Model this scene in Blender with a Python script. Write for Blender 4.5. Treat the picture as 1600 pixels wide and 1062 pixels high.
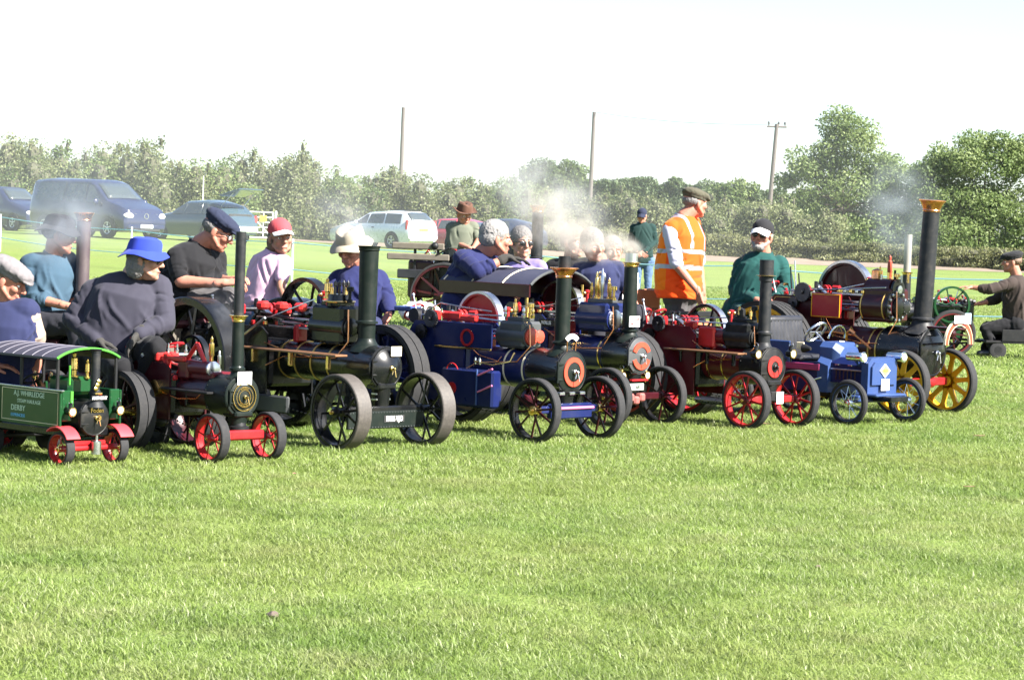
import bpy, math, random
import numpy as np
from mathutils import Vector, Matrix, noise as mnoise

# ------------------------------------------------------------------ camera, sky, sun, exposure
for o in list(bpy.data.objects): bpy.data.objects.remove(o)
SC = bpy.context.scene
COL = SC.collection
R_ = math.radians
FPX, CX, CY, CAMH = 3960.0, 800.0, 531.0, 1.43          # photograph: 1600 x 1062
PITCH, ROLL = math.atan(186 / FPX), R_(2.0)
FW = Vector((0, math.cos(PITCH), -math.sin(PITCH)))
UP0 = Vector((0, math.sin(PITCH), math.cos(PITCH)))
RT = Vector((1, 0, 0)) * math.cos(ROLL) + UP0 * math.sin(ROLL)
UP = UP0 * math.cos(ROLL) - Vector((1, 0, 0)) * math.sin(ROLL)
cd = bpy.data.cameras.new('camera')
cd.sensor_width = 36.0
cd.lens = FPX / 1600 * 36
cd.clip_start, cd.clip_end = 0.1, 4000
cam = bpy.data.objects.new('camera', cd)
COL.objects.link(cam)
cam.matrix_world = Matrix(((RT.x, UP.x, -FW.x, 0), (RT.y, UP.y, -FW.y, 0), (RT.z, UP.z, -FW.z, CAMH), (0, 0, 0, 1)))
SC.camera = cam
SUN_EL, SUN_AZ = R_(40), R_(30)        # sun to the right, SUN_AZ degrees round towards the camera
sun_dir = Vector((math.cos(SUN_EL) * math.cos(SUN_AZ), -math.cos(SUN_EL) * math.sin(SUN_AZ), math.sin(SUN_EL)))
W = bpy.data.worlds.new('World')
SC.world = W
W.use_nodes = True
wn = W.node_tree.nodes
sky = wn.new('ShaderNodeTexSky')
sky.sky_type = 'NISHITA'
sky.sun_disc = False
sky.sun_elevation = SUN_EL
sky.sun_rotation = math.atan2(sun_dir.x, sun_dir.y)
sky.air_density = 0.75
sky.dust_density = 1.0
sky.ozone_density = 1.0
wn['Background'].inputs['Strength'].default_value = 0.066
W.node_tree.links.new(sky.outputs[0], wn['Background'].inputs[0])
sl = bpy.data.lights.new('sun', 'SUN')
sl.energy = 5.0
sl.angle = R_(0.5)
sl.color = (1.0, 0.955, 0.88)
sun = bpy.data.objects.new('sun', sl)
COL.objects.link(sun)
sun.rotation_euler = (-sun_dir).to_track_quat('-Z', 'Y').to_euler()
sun.location = (20, -10, 30)
SC.view_settings.view_transform = 'Standard'
SC.view_settings.look = 'None'
SC.view_settings.exposure = 2.2
SC.view_settings.gamma = 1.0
SC.view_settings.use_curve_mapping = False
SC.render.engine = 'CYCLES'
SC.cycles.use_denoising = True
SC.cycles.max_bounces = 6
SC.cycles.transparent_max_bounces = 12
SC.cycles.volume_bounces = 1
SC.cycles.volume_step_rate = 1.0
SC.cycles.volume_max_steps = 128
SC.cycles.sample_clamp_indirect = 4.0

CAMP = Vector((0, 0, CAMH))
def ray(x, y): return FW + RT * ((x - CX) / FPX) + UP * ((CY - y) / FPX)
def PX(x, y, d): return CAMP + ray(x, y) * d                 # pixel of the photograph at a depth
def GND(x, y, z=0.0):
    r = ray(x, y); return CAMP + r * ((z - CAMH) / r.z)
def sstep(a, b, t):
    t = min(1, max(0, (t - a) / (b - a))); return t * t * (3 - 2 * t)
def gz(x, y):                                                # lie of the land
    z = 0.42 * sstep(40, 84, y) * min(1, max(0, (2 - x) / 16))
    z += 0.14 * sstep(107, 113, y)
    return z

# ------------------------------------------------------------------ helpers
def tag(o, label=None, cat=None, group=None, kind=None):
    if label: o['label'] = label
    if cat: o['category'] = cat
    if group: o['group'] = group
    if kind: o['kind'] = kind
    return o
def empty(name, loc=(0, 0, 0), rz=0.0):
    o = bpy.data.objects.new(name, None)
    COL.objects.link(o)
    o.empty_display_size = 0.1
    o.location = loc
    o.rotation_euler = (0, 0, rz)
    return o
def link(name, me, parent=None, loc=None, rot=None):
    o = bpy.data.objects.new(name, me)
    COL.objects.link(o)
    if parent is not None: o.parent = parent
    if loc is not None: o.location = loc
    if rot is not None: o.rotation_euler = rot
    return o
def frame_of(axis):
    a = Vector(axis).normalized()
    h = Vector((0, 0, 1)) if abs(a.z) < 0.95 else Vector((1, 0, 0))
    u = h.cross(a).normalized()
    return a, u, a.cross(u).normalized()

class MB:
    def __init__(s): s.v = []; s.f = []
    def add(s, vs, fs):
        n = len(s.v); s.v += [tuple(p) for p in vs]; s.f += [tuple(i + n for i in q) for q in fs]; return s
    def box(s, c, size, bev=0.0, rot=None):
        hx, hy, hz = size[0] / 2, size[1] / 2, size[2] / 2
        b = min(bev, hx * .9, hy * .9, hz * .9)
        vs = []; fs = []
        if b <= 0:
            vs = [Vector((sx * hx, sy * hy, sz * hz)) for sx in (-1, 1) for sy in (-1, 1) for sz in (-1, 1)]
            fs = [(0, 1, 3, 2), (4, 6, 7, 5), (0, 4, 5, 1), (2, 3, 7, 6), (0, 2, 6, 4), (1, 5, 7, 3)]
        else:
            idx = {}
            for sx in (-1, 1):
                for sy in (-1, 1):
                    for sz in (-1, 1):
                        for ax in range(3):
                            p = [sx * (hx - b), sy * (hy - b), sz * (hz - b)]
                            p[ax] = (sx * hx, sy * hy, sz * hz)[ax]
                            idx[(sx, sy, sz, ax)] = len(vs); vs.append(Vector(p))
            for ax in range(3):
                o1, o2 = (ax + 1) % 3, (ax + 2) % 3
                for sg in (-1, 1):
                    q = []
                    for a_, b_ in ((-1, -1), (1, -1), (1, 1), (-1, 1)):
                        k = [0, 0, 0]; k[ax] = sg; k[o1] = a_; k[o2] = b_; q.append(idx[(k[0], k[1], k[2], ax)])
                    fs.append(tuple(q if sg > 0 else q[::-1]))
            for ax in range(3):
                o1, o2 = (ax + 1) % 3, (ax + 2) % 3
                for a_ in (-1, 1):
                    for b_ in (-1, 1):
                        def g(t, face):
                            k = [0, 0, 0]; k[ax] = t; k[o1] = a_; k[o2] = b_; return idx[(k[0], k[1], k[2], face)]
                        q = [g(-1, o1), g(1, o1), g(1, o2), g(-1, o2)]
                        fs.append(tuple(q if a_ * b_ > 0 else q[::-1]))
            for sx in (-1, 1):
                for sy in (-1, 1):
                    for sz in (-1, 1):
                        q = [idx[(sx, sy, sz, a_)] for a_ in range(3)]
                        fs.append(tuple(q if sx * sy * sz > 0 else q[::-1]))
        c = Vector(c)
        if rot is not None:
            m = rot if isinstance(rot, Matrix) else Matrix.Rotation(rot[1], 3, rot[0])
            vs = [m @ p for p in vs]
        return s.add([p + c for p in vs], fs)
    def lathe(s, prof, o=(0, 0, 0), axis=(0, 0, 1), seg=20, loop=False, caps=True, a0=0.0, a1=None):
        a, u, w = frame_of(axis); o = Vector(o)
        full = a1 is None
        a1 = a0 + 2 * math.pi if full else a1
        n = seg if full else seg + 1
        vs = []; fs = []; m = len(prof)
        for (t, r) in prof:
            for k in range(n):
                th = a0 + (a1 - a0) * k / seg
                vs.append(o + a * t + (u * math.cos(th) + w * math.sin(th)) * r)
        for i in range(m if loop else m - 1):
            j = (i + 1) % m
            for k in range(seg):
                k2 = (k + 1) % n
                fs.append((i * n + k, i * n + k2, j * n + k2, j * n + k))
        if caps and not loop and full:
            if prof[0][1] > 1e-6: fs.append(tuple(range(n))[::-1])
            if prof[-1][1] > 1e-6: fs.append(tuple((m - 1) * n + k for k in range(n)))
        if loop and not full:
            fs.append(tuple(i * n for i in range(m))); fs.append(tuple(i * n + seg for i in range(m))[::-1])
        return s.add(vs, fs)
    def cyl(s, p0, p1, r0, r1=None, seg=14):
        p0, p1 = Vector(p0), Vector(p1); r1 = r0 if r1 is None else r1
        return s.lathe([(0, r0), ((p1 - p0).length, r1)], p0, p1 - p0, seg)
    def ring(s, c, axis, ro, ri, t0, t1, seg=36, a0=0.0, a1=None):
        return s.lathe([(t0, ri), (t0, ro), (t1, ro), (t1, ri)], c, axis, seg, loop=True, a0=a0, a1=a1)
    def torus(s, c, axis, R, r, seg=28, ss=8, a0=0.0, a1=None):
        return s.lathe([(r * math.sin(2 * math.pi * k / ss), R + r * math.cos(2 * math.pi * k / ss)) for k in range(ss)][::-1], c, axis, seg, loop=True, a0=a0, a1=a1)
    def ell(s, c, r, rot=None, seg=14, rings=8):
        c = Vector(c); r = (r, r, r) if not hasattr(r, '__len__') else r
        vs = []; fs = []
        for i in range(rings + 1):
            ph = math.pi * i / rings
            for k in range(seg):
                th = 2 * math.pi * k / seg
                p = Vector((r[0] * math.sin(ph) * math.cos(th), r[1] * math.sin(ph) * math.sin(th), -r[2] * math.cos(ph)))
                vs.append(c + (rot @ p if rot is not None else p))
        for i in range(rings):
            for k in range(seg):
                k2 = (k + 1) % seg
                fs.append((i * seg + k, i * seg + k2, (i + 1) * seg + k2, (i + 1) * seg + k))
        return s.add(vs, fs)
    def cap(s, p0, p1, r0, r1=None, seg=12):
        p0, p1 = Vector(p0), Vector(p1); r1 = r0 if r1 is None else r1
        L = max((p1 - p0).length, 1e-5)
        pr = [(-r0 * math.cos(t), r0 * math.sin(t)) for t in (0.02, .5, 1.0, 1.57)] + [(L + r1 * math.sin(t), r1 * math.cos(t)) for t in (0, .55, 1.05, 1.55)]
        ax = p1 - p0 if L > 1e-4 else Vector((0, 0, 1))
        return s.lathe(pr, p0, ax, seg)
    def tube(s, pts, r, seg=8):
        pts = [Vector(p) for p in pts]
        vs = []; fs = []; n = len(pts); pu = None
        for i, p in enumerate(pts):
            d = (pts[min(i + 1, n - 1)] - pts[max(i - 1, 0)])
            a, u, w = frame_of(d)
            if pu is not None:
                u = (pu - a * pu.dot(a)).normalized(); w = a.cross(u)
            pu = u
            rr = r[i] if hasattr(r, '__len__') else r
            for k in range(seg):
                th = 2 * math.pi * k / seg
                vs.append(p + (u * math.cos(th) + w * math.sin(th)) * rr)
        for i in range(n - 1):
            for k in range(seg):
                k2 = (k + 1) % seg
                fs.append((i * seg + k, i * seg + k2, (i + 1) * seg + k2, (i + 1) * seg + k))
        fs.append(tuple(range(seg))[::-1]); fs.append(tuple((n - 1) * seg + k for k in range(seg)))
        return s.add(vs, fs)
    def prism(s, poly, o, u, v, th):
        u, v, o = Vector(u), Vector(v), Vector(o); n = u.cross(v).normalized(); m = len(poly)
        a = [o + u * p[0] + v * p[1] - n * th / 2 for p in poly]; b = [p + n * th for p in a]
        fs = [tuple(range(m))[::-1], tuple(range(m, 2 * m))] + [(i, (i + 1) % m, m + (i + 1) % m, m + i) for i in range(m)]
        return s.add(a + b, fs)
    def mesh(s, name, mat, smooth=True, ang=32):
        me = bpy.data.meshes.new(name)
        me.from_pydata(s.v, [], s.f)
        me.validate()
        if mat: me.materials.append(mat)
        if smooth:
            me.shade_smooth()
            me.set_sharp_from_angle(angle=R_(ang))
        return me
    def build(s, name, mat, parent=None, smooth=True, loc=None, rot=None, ang=32):
        return link(name, s.mesh(name, mat, smooth, ang), parent, loc, rot)

# ------------------------------------------------------------------ materials
MATS = {}
def mat(key, col, rough=0.5, metal=0.0, coat=0.0, var=0.12, vscale=8.0, bump=0.0, bscale=60.0, spec=0.5, trans=0.0, sheen=0.0, dust=0.0):
    if key in MATS: return MATS[key]
    m = bpy.data.materials.new(key); m.use_nodes = True
    nt = m.node_tree; N = nt.nodes; L = nt.links; b = N['Principled BSDF']
    tc = N.new('ShaderNodeTexCoord')
    n1 = N.new('ShaderNodeTexNoise'); n1.inputs['Scale'].default_value = vscale; n1.inputs['Detail'].default_value = 5
    L.new(tc.outputs['Object'], n1.inputs['Vector'])
    mx = N.new('ShaderNodeMix'); mx.data_type = 'RGBA'
    c = Vector(col)
    lo = tuple(x * (1 - var) for x in c) + (1,); hi = tuple(min(1, x * (1 + var) + 0.02 * var) for x in c) + (1,)
    mx.inputs['A'].default_value = lo; mx.inputs['B'].default_value = hi
    L.new(n1.outputs['Fac'], mx.inputs['Factor'])
    last = mx.outputs['Result']
    mr = N.new('ShaderNodeMapRange')
    mr.inputs['To Min'].default_value = max(0.02, rough * 0.75); mr.inputs['To Max'].default_value = min(1, rough * 1.3)
    L.new(n1.outputs['Fac'], mr.inputs['Value'])
    if dust > 0:
        n3 = N.new('ShaderNodeTexNoise'); n3.inputs['Scale'].default_value = vscale * 2.7; n3.inputs['Detail'].default_value = 8
        L.new(tc.outputs['Object'], n3.inputs['Vector'])
        rp = N.new('ShaderNodeMapRange'); rp.inputs['From Min'].default_value = .48; rp.inputs['From Max'].default_value = .72; rp.inputs['To Max'].default_value = dust
        L.new(n3.outputs['Fac'], rp.inputs['Value'])
        m2 = N.new('ShaderNodeMix'); m2.data_type = 'RGBA'
        m2.inputs['B'].default_value = (.16, .14, .11, 1)
        L.new(rp.outputs[0], m2.inputs['Factor']); L.new(last, m2.inputs['A']); last = m2.outputs['Result']
    L.new(last, b.inputs['Base Color']); L.new(mr.outputs[0], b.inputs['Roughness'])
    b.inputs['Metallic'].default_value = metal
    b.inputs['Coat Weight'].default_value = coat; b.inputs['Coat Roughness'].default_value = 0.06
    b.inputs['Specular IOR Level'].default_value = spec
    b.inputs['Transmission Weight'].default_value = trans
    b.inputs['Sheen Weight'].default_value = sheen
    if bump > 0:
        n2 = N.new('ShaderNodeTexNoise'); n2.inputs['Scale'].default_value = bscale; n2.inputs['Detail'].default_value = 4
        L.new(tc.outputs['Object'], n2.inputs['Vector'])
        bp = N.new('ShaderNodeBump'); bp.inputs['Strength'].default_value = bump; bp.inputs['Distance'].default_value = 0.01
        L.new(n2.outputs['Fac'], bp.inputs['Height']); L.new(bp.outputs[0], b.inputs['Normal'])
    MATS[key] = m
    return m
def paint(key, col, rough=0.30, dust=0.05): return mat(key, col, rough, coat=0.22, var=0.10, vscale=5, dust=dust, spec=.3)
def cloth(key, col, var=0.12): return mat(key, col, 0.92, var=var, vscale=14, bump=0.06, bscale=260, spec=0.12, sheen=0.06)

BLACK = paint('black_enamel', (.004, .0045, .0055), .26)
BLACKM = mat('smokebox_black', (.005, .0055, .006), .42, dust=.10, vscale=7, spec=.3)
CHIMG = mat('dark_green_enamel', (.0028, .0068, .005), .48, coat=.04, dust=.04, spec=.22)
CHIMB = mat('dark_grey_iron', (.009, .010, .012), .5, dust=.10, spec=.3)
NAVY = paint('navy_enamel', (.005, .010, .062))
BLUE = paint('mid_blue_enamel', (.024, .050, .150), .40)
MAROON = paint('maroon_enamel', (.032, .003, .006))
CRIM = paint('crimson_enamel', (.085, .005, .009))
RED = paint('red_enamel', (.30, .010, .013), .3)
SCARLET = paint('scarlet_enamel', (.42, .020, .018), .35)
GREEN = paint('green_enamel', (.0035, .040, .011), .3)
LIME = paint('lime_edge', (.05, .22, .025), .4)
YELLOW = paint('yellow_enamel', (.60, .30, .008), .35)
ORANGEP = paint('orange_red_enamel', (.40, .050, .026), .4)
BRASS = mat('brass', (.78, .54, .20), .24, metal=1.0, var=.2, vscale=20)
COPPER = mat('copper', (.72, .30, .13), .26, metal=1.0, var=.25, vscale=16)
STEEL = mat('bright_steel', (.56, .57, .59), .28, metal=1.0, var=.2, vscale=20)
DSTEEL = mat('oily_steel', (.07, .07, .075), .35, metal=1.0, var=.3, vscale=18)
IRON = mat('black_iron', (.007, .007, .008), .5, dust=.05, spec=.3)
CHROME = mat('chrome', (.72, .73, .75), .09, metal=1.0, var=.05)
RUBBER = mat('tyre_rubber', (.019, .019, .0205), .85, var=.25, vscale=18, bump=.15, bscale=90, dust=.05, spec=.25)
WORN = mat('worn_steel_tread', (.046, .039, .034), .6, var=.3, vscale=30, dust=.2)
WOODB = mat('varnished_board', (.15, .07, .03), .45, coat=.3, var=.3, vscale=22)
WOODO = mat('orange_board', (.36, .13, .055), .6, var=.25, vscale=16)
WOODG = mat('weathered_board', (.10, .085, .066), .8, var=.3, vscale=18)
CARD = mat('white_card', (.80, .80, .78), .7, var=.04)
CREAM = mat('cream_paint', (.72, .62, .42), .5, var=.08)
GOLD = mat('gold_leaf_line', (.62, .42, .12), .35, metal=.6)
WHITEP = mat('white_paint', (.78, .78, .76), .5, var=.05)
GREYP = mat('grey_enamel', (.045, .048, .05), .45, coat=.15)
LEATHER = mat('black_leather', (.012, .012, .015), .40, var=.3, vscale=12, bump=.12, bscale=30)
MAROONSEAT = mat('maroon_vinyl', (.07, .018, .026), .5, bump=.2)
LENS = mat('lamp_glass', (.85, .83, .76), .08, var=.05, coat=.8)
GLASSD = mat('car_glass', (.035, .045, .05), .05, var=.2, coat=.6, spec=.8)
COAL = mat('coal', (.012, .012, .013), .5, bump=.8, bscale=40)
INK = mat('black_ink', (.02, .02, .02), .6)
REDINK = mat('red_ink', (.16, .006, .012), .6)
BLUEINK = mat('blue_lettering', (.10, .36, .62), .5)
PALELET = mat('pale_lettering', (.42, .52, .40), .5)
ROPEM = mat('blue_rope', (.42, .68, .78), .8)

# ------------------------------------------------------------------ ground
def fast_mesh(name, V, Q, mat_, rnd=None, smooth=False):
    me = bpy.data.meshes.new(name)
    V = np.asarray(V, np.float32); Q = np.asarray(Q, np.int32)
    k = Q.shape[1]
    me.vertices.add(len(V)); me.vertices.foreach_set('co', V.ravel())
    me.loops.add(Q.size); me.loops.foreach_set('vertex_index', Q.ravel())
    me.polygons.add(len(Q)); me.polygons.foreach_set('loop_start', np.arange(0, Q.size, k, dtype=np.int32))
    me.update(calc_edges=True)
    if mat_: me.materials.append(mat_)
    if rnd is not None:
        a = me.attributes.new('rnd', 'FLOAT', 'FACE'); a.data.foreach_set('value', np.asarray(rnd, np.float32))
    if smooth: me.shade_smooth()
    return me

def ground_material():
    m = bpy.data.materials.new('mown_grass'); m.use_nodes = True
    nt = m.node_tree; N = nt.nodes; L = nt.links; b = N['Principled BSDF']
    tc = N.new('ShaderNodeTexCoord')
    def noi(sc, det=6):
        n = N.new('ShaderNodeTexNoise'); n.inputs['Scale'].default_value = sc; n.inputs['Detail'].default_value = det
        L.new(tc.outputs['Object'], n.inputs['Vector']); return n
    def mixc(f, a, c):
        x = N.new('ShaderNodeMix'); x.data_type = 'RGBA'
        if hasattr(f, 'is_linked'): L.new(f, x.inputs['Factor'])
        else: x.inputs['Factor'].default_value = f
        for s, k in ((a, 'A'), (c, 'B')):
            if hasattr(s, 'is_linked'): L.new(s, x.inputs[k])
            else: x.inputs[k].default_value = s + (1,)
        return x.outputs['Result']
    def rng(v, a, c, t0=0, t1=1):
        r = N.new('ShaderNodeMapRange'); r.inputs['From Min'].default_value = a; r.inputs['From Max'].default_value = c
        r.inputs['To Min'].default_value = t0; r.inputs['To Max'].default_value = t1; L.new(v, r.inputs['Value']); return r.outputs[0]
    c1 = mixc(rng(noi(35, 8).outputs['Fac'], .35, .65), (.105, .160, .032), (.178, .230, .058))
    c2 = mixc(rng(noi(.9).outputs['Fac'], .35, .7, 0, .55), c1, (.150, .165, .060))
    c3 = mixc(rng(noi(.22, 3).outputs['Fac'], .45, .7, 0, .5), c2, (.075, .130, .030))
    c4 = mixc(rng(noi(5, 4).outputs['Fac'], .62, .75, 0, .5), c3, (.19, .16, .09))
    L.new(c4, b.inputs['Base Color'])
    b.inputs['Roughness'].default_value = .9; b.inputs['Specular IOR Level'].default_value = .15
    bp = N.new('ShaderNodeBump'); bp.inputs['Strength'].default_value = .8; bp.inputs['Distance'].default_value = .03
    L.new(noi(60, 6).outputs['Fac'], bp.inputs['Height']); L.new(bp.outputs[0], b.inputs['Normal'])
    return m
GRASSM = ground_material()
def sheet(name, xs, ys, m, dz=0.0):
    V = [(x, y, gz(x, y) + dz) for y in ys for x in xs]
    n = len(xs)
    Q = [(j * n + i, j * n + i + 1, (j + 1) * n + i + 1, (j + 1) * n + i) for j in range(len(ys) - 1) for i in range(n - 1)]
    return tag(link(name, fast_mesh(name, V, Q, m, smooth=True)), kind='structure')
sheet('ground', [-2500, -600, -200, -80] + list(range(-40, 41, 2)) + [80, 200, 600, 2500], [-60, -10, 0, 10, 20, 30] + list(range(36, 140, 3)) + [160, 220, 400, 1000, 3500], GRASSM)
VERGE = mat('dry_verge', (.165, .125, .092), .95, var=.35, vscale=1.6, bump=.6, bscale=8)
def verge():
    rng = random.Random(3); V = []; Q = []
    xs = np.linspace(-34, 44, 90)
    for i, x in enumerate(xs):
        y0 = 103.6 + 3.5 * sstep(-4, 8, x) + (.8 * math.sin(x * .35)) + rng.uniform(-.5, .5) - max(0, x - 14) * .35
        y1 = 117 - max(0, x - 14) * .3
        for t in (0, .25, .6, 1.0):
            y = y0 + (y1 - y0) * t
            V.append((x, y, gz(x, y) + .012 + .10 * t * (1 + .5 * math.sin(x * 1.7))))
    for i in range(len(xs) - 1):
        for k in range(3): Q.append((i * 4 + k, i * 4 + 4 + k, i * 4 + 5 + k, i * 4 + 1 + k))
    tag(link('verge', fast_mesh('verge', V, Q, VERGE, smooth=True)), kind='structure')
verge()

# ------------------------------------------------------------------ grass blades (instanced clumps)
def leafmat(key, c0, c1, c2, trans=.35, rough=.55, patch=False):
    m = bpy.data.materials.new(key); m.use_nodes = True
    nt = m.node_tree; N = nt.nodes; L = nt.links; b = N['Principled BSDF']
    at = N.new('ShaderNodeAttribute'); at.attribute_name = 'rnd'
    rp = N.new('ShaderNodeValToRGB'); e = rp.color_ramp.elements
    e[0].color = c0 + (1,); e[1].color = c2 + (1,); x = e.new(.5); x.color = c1 + (1,)
    L.new(at.outputs['Fac'], rp.inputs['Fac'])
    src = rp.outputs[0]
    if patch:
        ge = N.new('ShaderNodeNewGeometry')
        for sc, lo, hi, cc in ((.8, .45, .68, (.075, .150, .020)), (2.3, .52, .72, (.30, .30, .14)), (.35, .45, .65, (.20, .235, .060))):
            n = N.new('ShaderNodeTexNoise'); n.inputs['Scale'].default_value = sc; n.inputs['Detail'].default_value = 5; L.new(ge.outputs['Position'], n.inputs['Vector'])
            r = N.new('ShaderNodeMapRange'); r.inputs['From Min'].default_value = lo; r.inputs['From Max'].default_value = hi; r.inputs['To Max'].default_value = .5; L.new(n.outputs['Fac'], r.inputs['Value'])
            x2 = N.new('ShaderNodeMix'); x2.data_type = 'RGBA'; x2.inputs['B'].default_value = cc + (1,); L.new(r.outputs[0], x2.inputs['Factor']); L.new(src, x2.inputs['A']); src = x2.outputs['Result']
    L.new(src, b.inputs['Base Color'])
    b.inputs['Roughness'].default_value = rough; b.inputs['Specular IOR Level'].default_value = .35
    tr = N.new('ShaderNodeBsdfTranslucent'); L.new(src, tr.inputs['Color'])
    mx = N.new('ShaderNodeMixShader'); mx.inputs[0].default_value = trans
    out = N['Material Output']
    L.new(b.outputs[0], mx.inputs[1]); L.new(tr.outputs[0], mx.inputs[2]); L.new(mx.outputs[0], out.inputs['Surface'])
    return m
BLADE = leafmat('grass_blade', (.125, .190, .035), (.210, .280, .066), (.42, .44, .27), .46, .45, True)
def clump_mesh(name, n, rad, hmin, hmax, wid, seed):
    g = np.random.default_rng(seed)
    V = np.zeros((n * 5, 3)); T = []
    r = rad * np.sqrt(g.random(n)); th = g.random(n) * 6.283
    bx, by = r * np.cos(th), r * np.sin(th)
    h = hmin + (hmax - hmin) * g.random(n) ** 1.5
    az = g.random(n) * 6.283; ln = h * (.4 + 1.5 * g.random(n))
    dx, dy = np.cos(az), np.sin(az); px, py = -dy, dx
    w = wid * (.6 + .8 * g.random(n))
    for i, (t, ww) in enumerate(((0, 1), (0, -1), (.55, .8), (.55, -.8), (1, 0))):
        V[i::5, 0] = bx + dx * ln * t * t + px * w * ww * .5
        V[i::5, 1] = by + dy * ln * t * t + py * w * ww * .5
        V[i::5, 2] = h * (t - .15 * t * t) - .004
    b = np.arange(n) * 5
    Q = np.concatenate([np.stack([b, b + 1, b + 3], 1), np.stack([b, b + 3, b + 2], 1), np.stack([b + 2, b + 3, b + 4], 1)])
    rr = np.clip(g.normal(.42, .22, n) + (g.random(n) > .93) * .4, 0, 1)
    return fast_mesh(name, V, Q, BLADE, np.concatenate([rr, rr, rr]))
def grass_field(name, cm, cx, cy, sx, sy, dens, seed, smin, smax):
    o = link(name, cm)
    o.location = (cx, cy, 0)
    tag(o, 'short mown green grass covering the show field', 'grass', kind='stuff')
    ng = bpy.data.node_groups.new(name, 'GeometryNodeTree')
    ng.interface.new_socket('Geometry', in_out='INPUT', socket_type='NodeSocketGeometry')
    ng.interface.new_socket('Geometry', in_out='OUTPUT', socket_type='NodeSocketGeometry')
    N = ng.nodes; L = ng.links
    gi = N.new('NodeGroupInput'); go = N.new('NodeGroupOutput')
    gr = N.new('GeometryNodeMeshGrid'); gr.inputs['Size X'].default_value = sx; gr.inputs['Size Y'].default_value = sy
    gr.inputs['Vertices X'].default_value = 2; gr.inputs['Vertices Y'].default_value = 2
    ds = N.new('GeometryNodeDistributePointsOnFaces'); ds.inputs['Density'].default_value = dens; ds.inputs['Seed'].default_value = seed
    ip = N.new('GeometryNodeInstanceOnPoints')
    rv = N.new('FunctionNodeRandomValue'); rv.data_type = 'FLOAT_VECTOR'
    rv.inputs[0].default_value = (-.06, -.06, 0); rv.inputs[1].default_value = (.06, .06, 6.283)
    rs = N.new('FunctionNodeRandomValue'); rs.data_type = 'FLOAT'
    rs.inputs[2].default_value = smin; rs.inputs[3].default_value = smax
    L.new(gr.outputs['Mesh'], ds.inputs['Mesh']); L.new(ds.outputs['Points'], ip.inputs['Points'])
    L.new(gi.outputs[0], ip.inputs['Instance'])
    L.new(rv.outputs[0], ip.inputs['Rotation']); L.new(rs.outputs[1], ip.inputs['Scale'])
    L.new(ip.outputs[0], go.inputs[0])
    md = o.modifiers.new('scatter', 'NODES'); md.node_group = ng
grass_field('grass', clump_mesh('grass', 520, .22, .008, .034, .0030, 1), 0, 9.9, 12, 8.0, 40, 1, .75, 1.25)
grass_field('grass', clump_mesh('grass', 420, .26, .010, .038, .0042, 2), .5, 18.9, 16, 10.0, 30, 2, .75, 1.3)
grass_field('grass', clump_mesh('grass', 200, .55, .02, .055, .010, 3), 0, 42, 30, 36.5, 5, 3, .8, 1.3)

# ------------------------------------------------------------------ hedges and trees
LEAF_OLIVE = leafmat('olive_leaf', (.080, .102, .038), (.150, .175, .072), (.240, .250, .130), .42)
LEAF_GREEN = leafmat('green_leaf', (.065, .105, .030), (.125, .175, .055), (.215, .255, .100), .45)
LEAF_ASH = leafmat('ash_leaf', (.090, .138, .042), (.170, .230, .078), (.275, .325, .140), .52)
LEAF_DARK = leafmat('dark_oak_leaf', (.040, .068, .026), (.072, .108, .042), (.120, .155, .065), .4)
LEAF_HEDGE = leafmat('trimmed_hedge_leaf', (.085, .100, .036), (.150, .160, .062), (.225, .220, .105), .4)
BARK = mat('bark', (.09, .07, .05), .9, var=.3, vscale=4, bump=.8, bscale=12)
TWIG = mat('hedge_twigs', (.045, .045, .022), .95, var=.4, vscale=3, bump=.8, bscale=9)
def leaves(P, size, g, m, name, flat=.5, out=None):
    n = len(P)
    a = g.normal(size=(n, 3))
    if out is not None: a = a * .75 + out * .6
    a[:, 2] += flat
    a /= np.linalg.norm(a, axis=1, keepdims=True)
    t = g.normal(size=(n, 3)); u = np.cross(a, t); u /= np.linalg.norm(u, axis=1, keepdims=True); v = np.cross(a, u)
    s = size * (.55 + .9 * g.random((n, 1)))
    V = np.empty((n * 4, 3)); V[0::4] = P + u * s; V[1::4] = P + v * s * .55; V[2::4] = P - u * s; V[3::4] = P - v * s * .55
    Q = np.arange(n * 4).reshape(n, 4)
    off = getattr(clump_points, 'off', None)
    rr = np.clip(g.normal(.45, .2, n) + (off if off is not None and len(off) == n else 0), 0, 1)
    return fast_mesh(name, V, Q, m, rr)
def clump_points(clumps, n, g, shell=.5):
    c = np.array([k[:3] for k in clumps]); r = np.array([k[3:6] for k in clumps])
    w = (r[:, 0] * r[:, 2] + r[:, 1] * r[:, 2]); w = w / w.sum()
    i = g.choice(len(c), n, p=w)
    d = g.normal(size=(n, 3)); d /= np.linalg.norm(d, axis=1, keepdims=True)
    q = shell + (1.08 - shell) * g.random((n, 1)) ** .6
    clump_points.off = g.normal(0, .17, len(c))[i]
    return c[i] + d * r[i] * q, d
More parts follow.
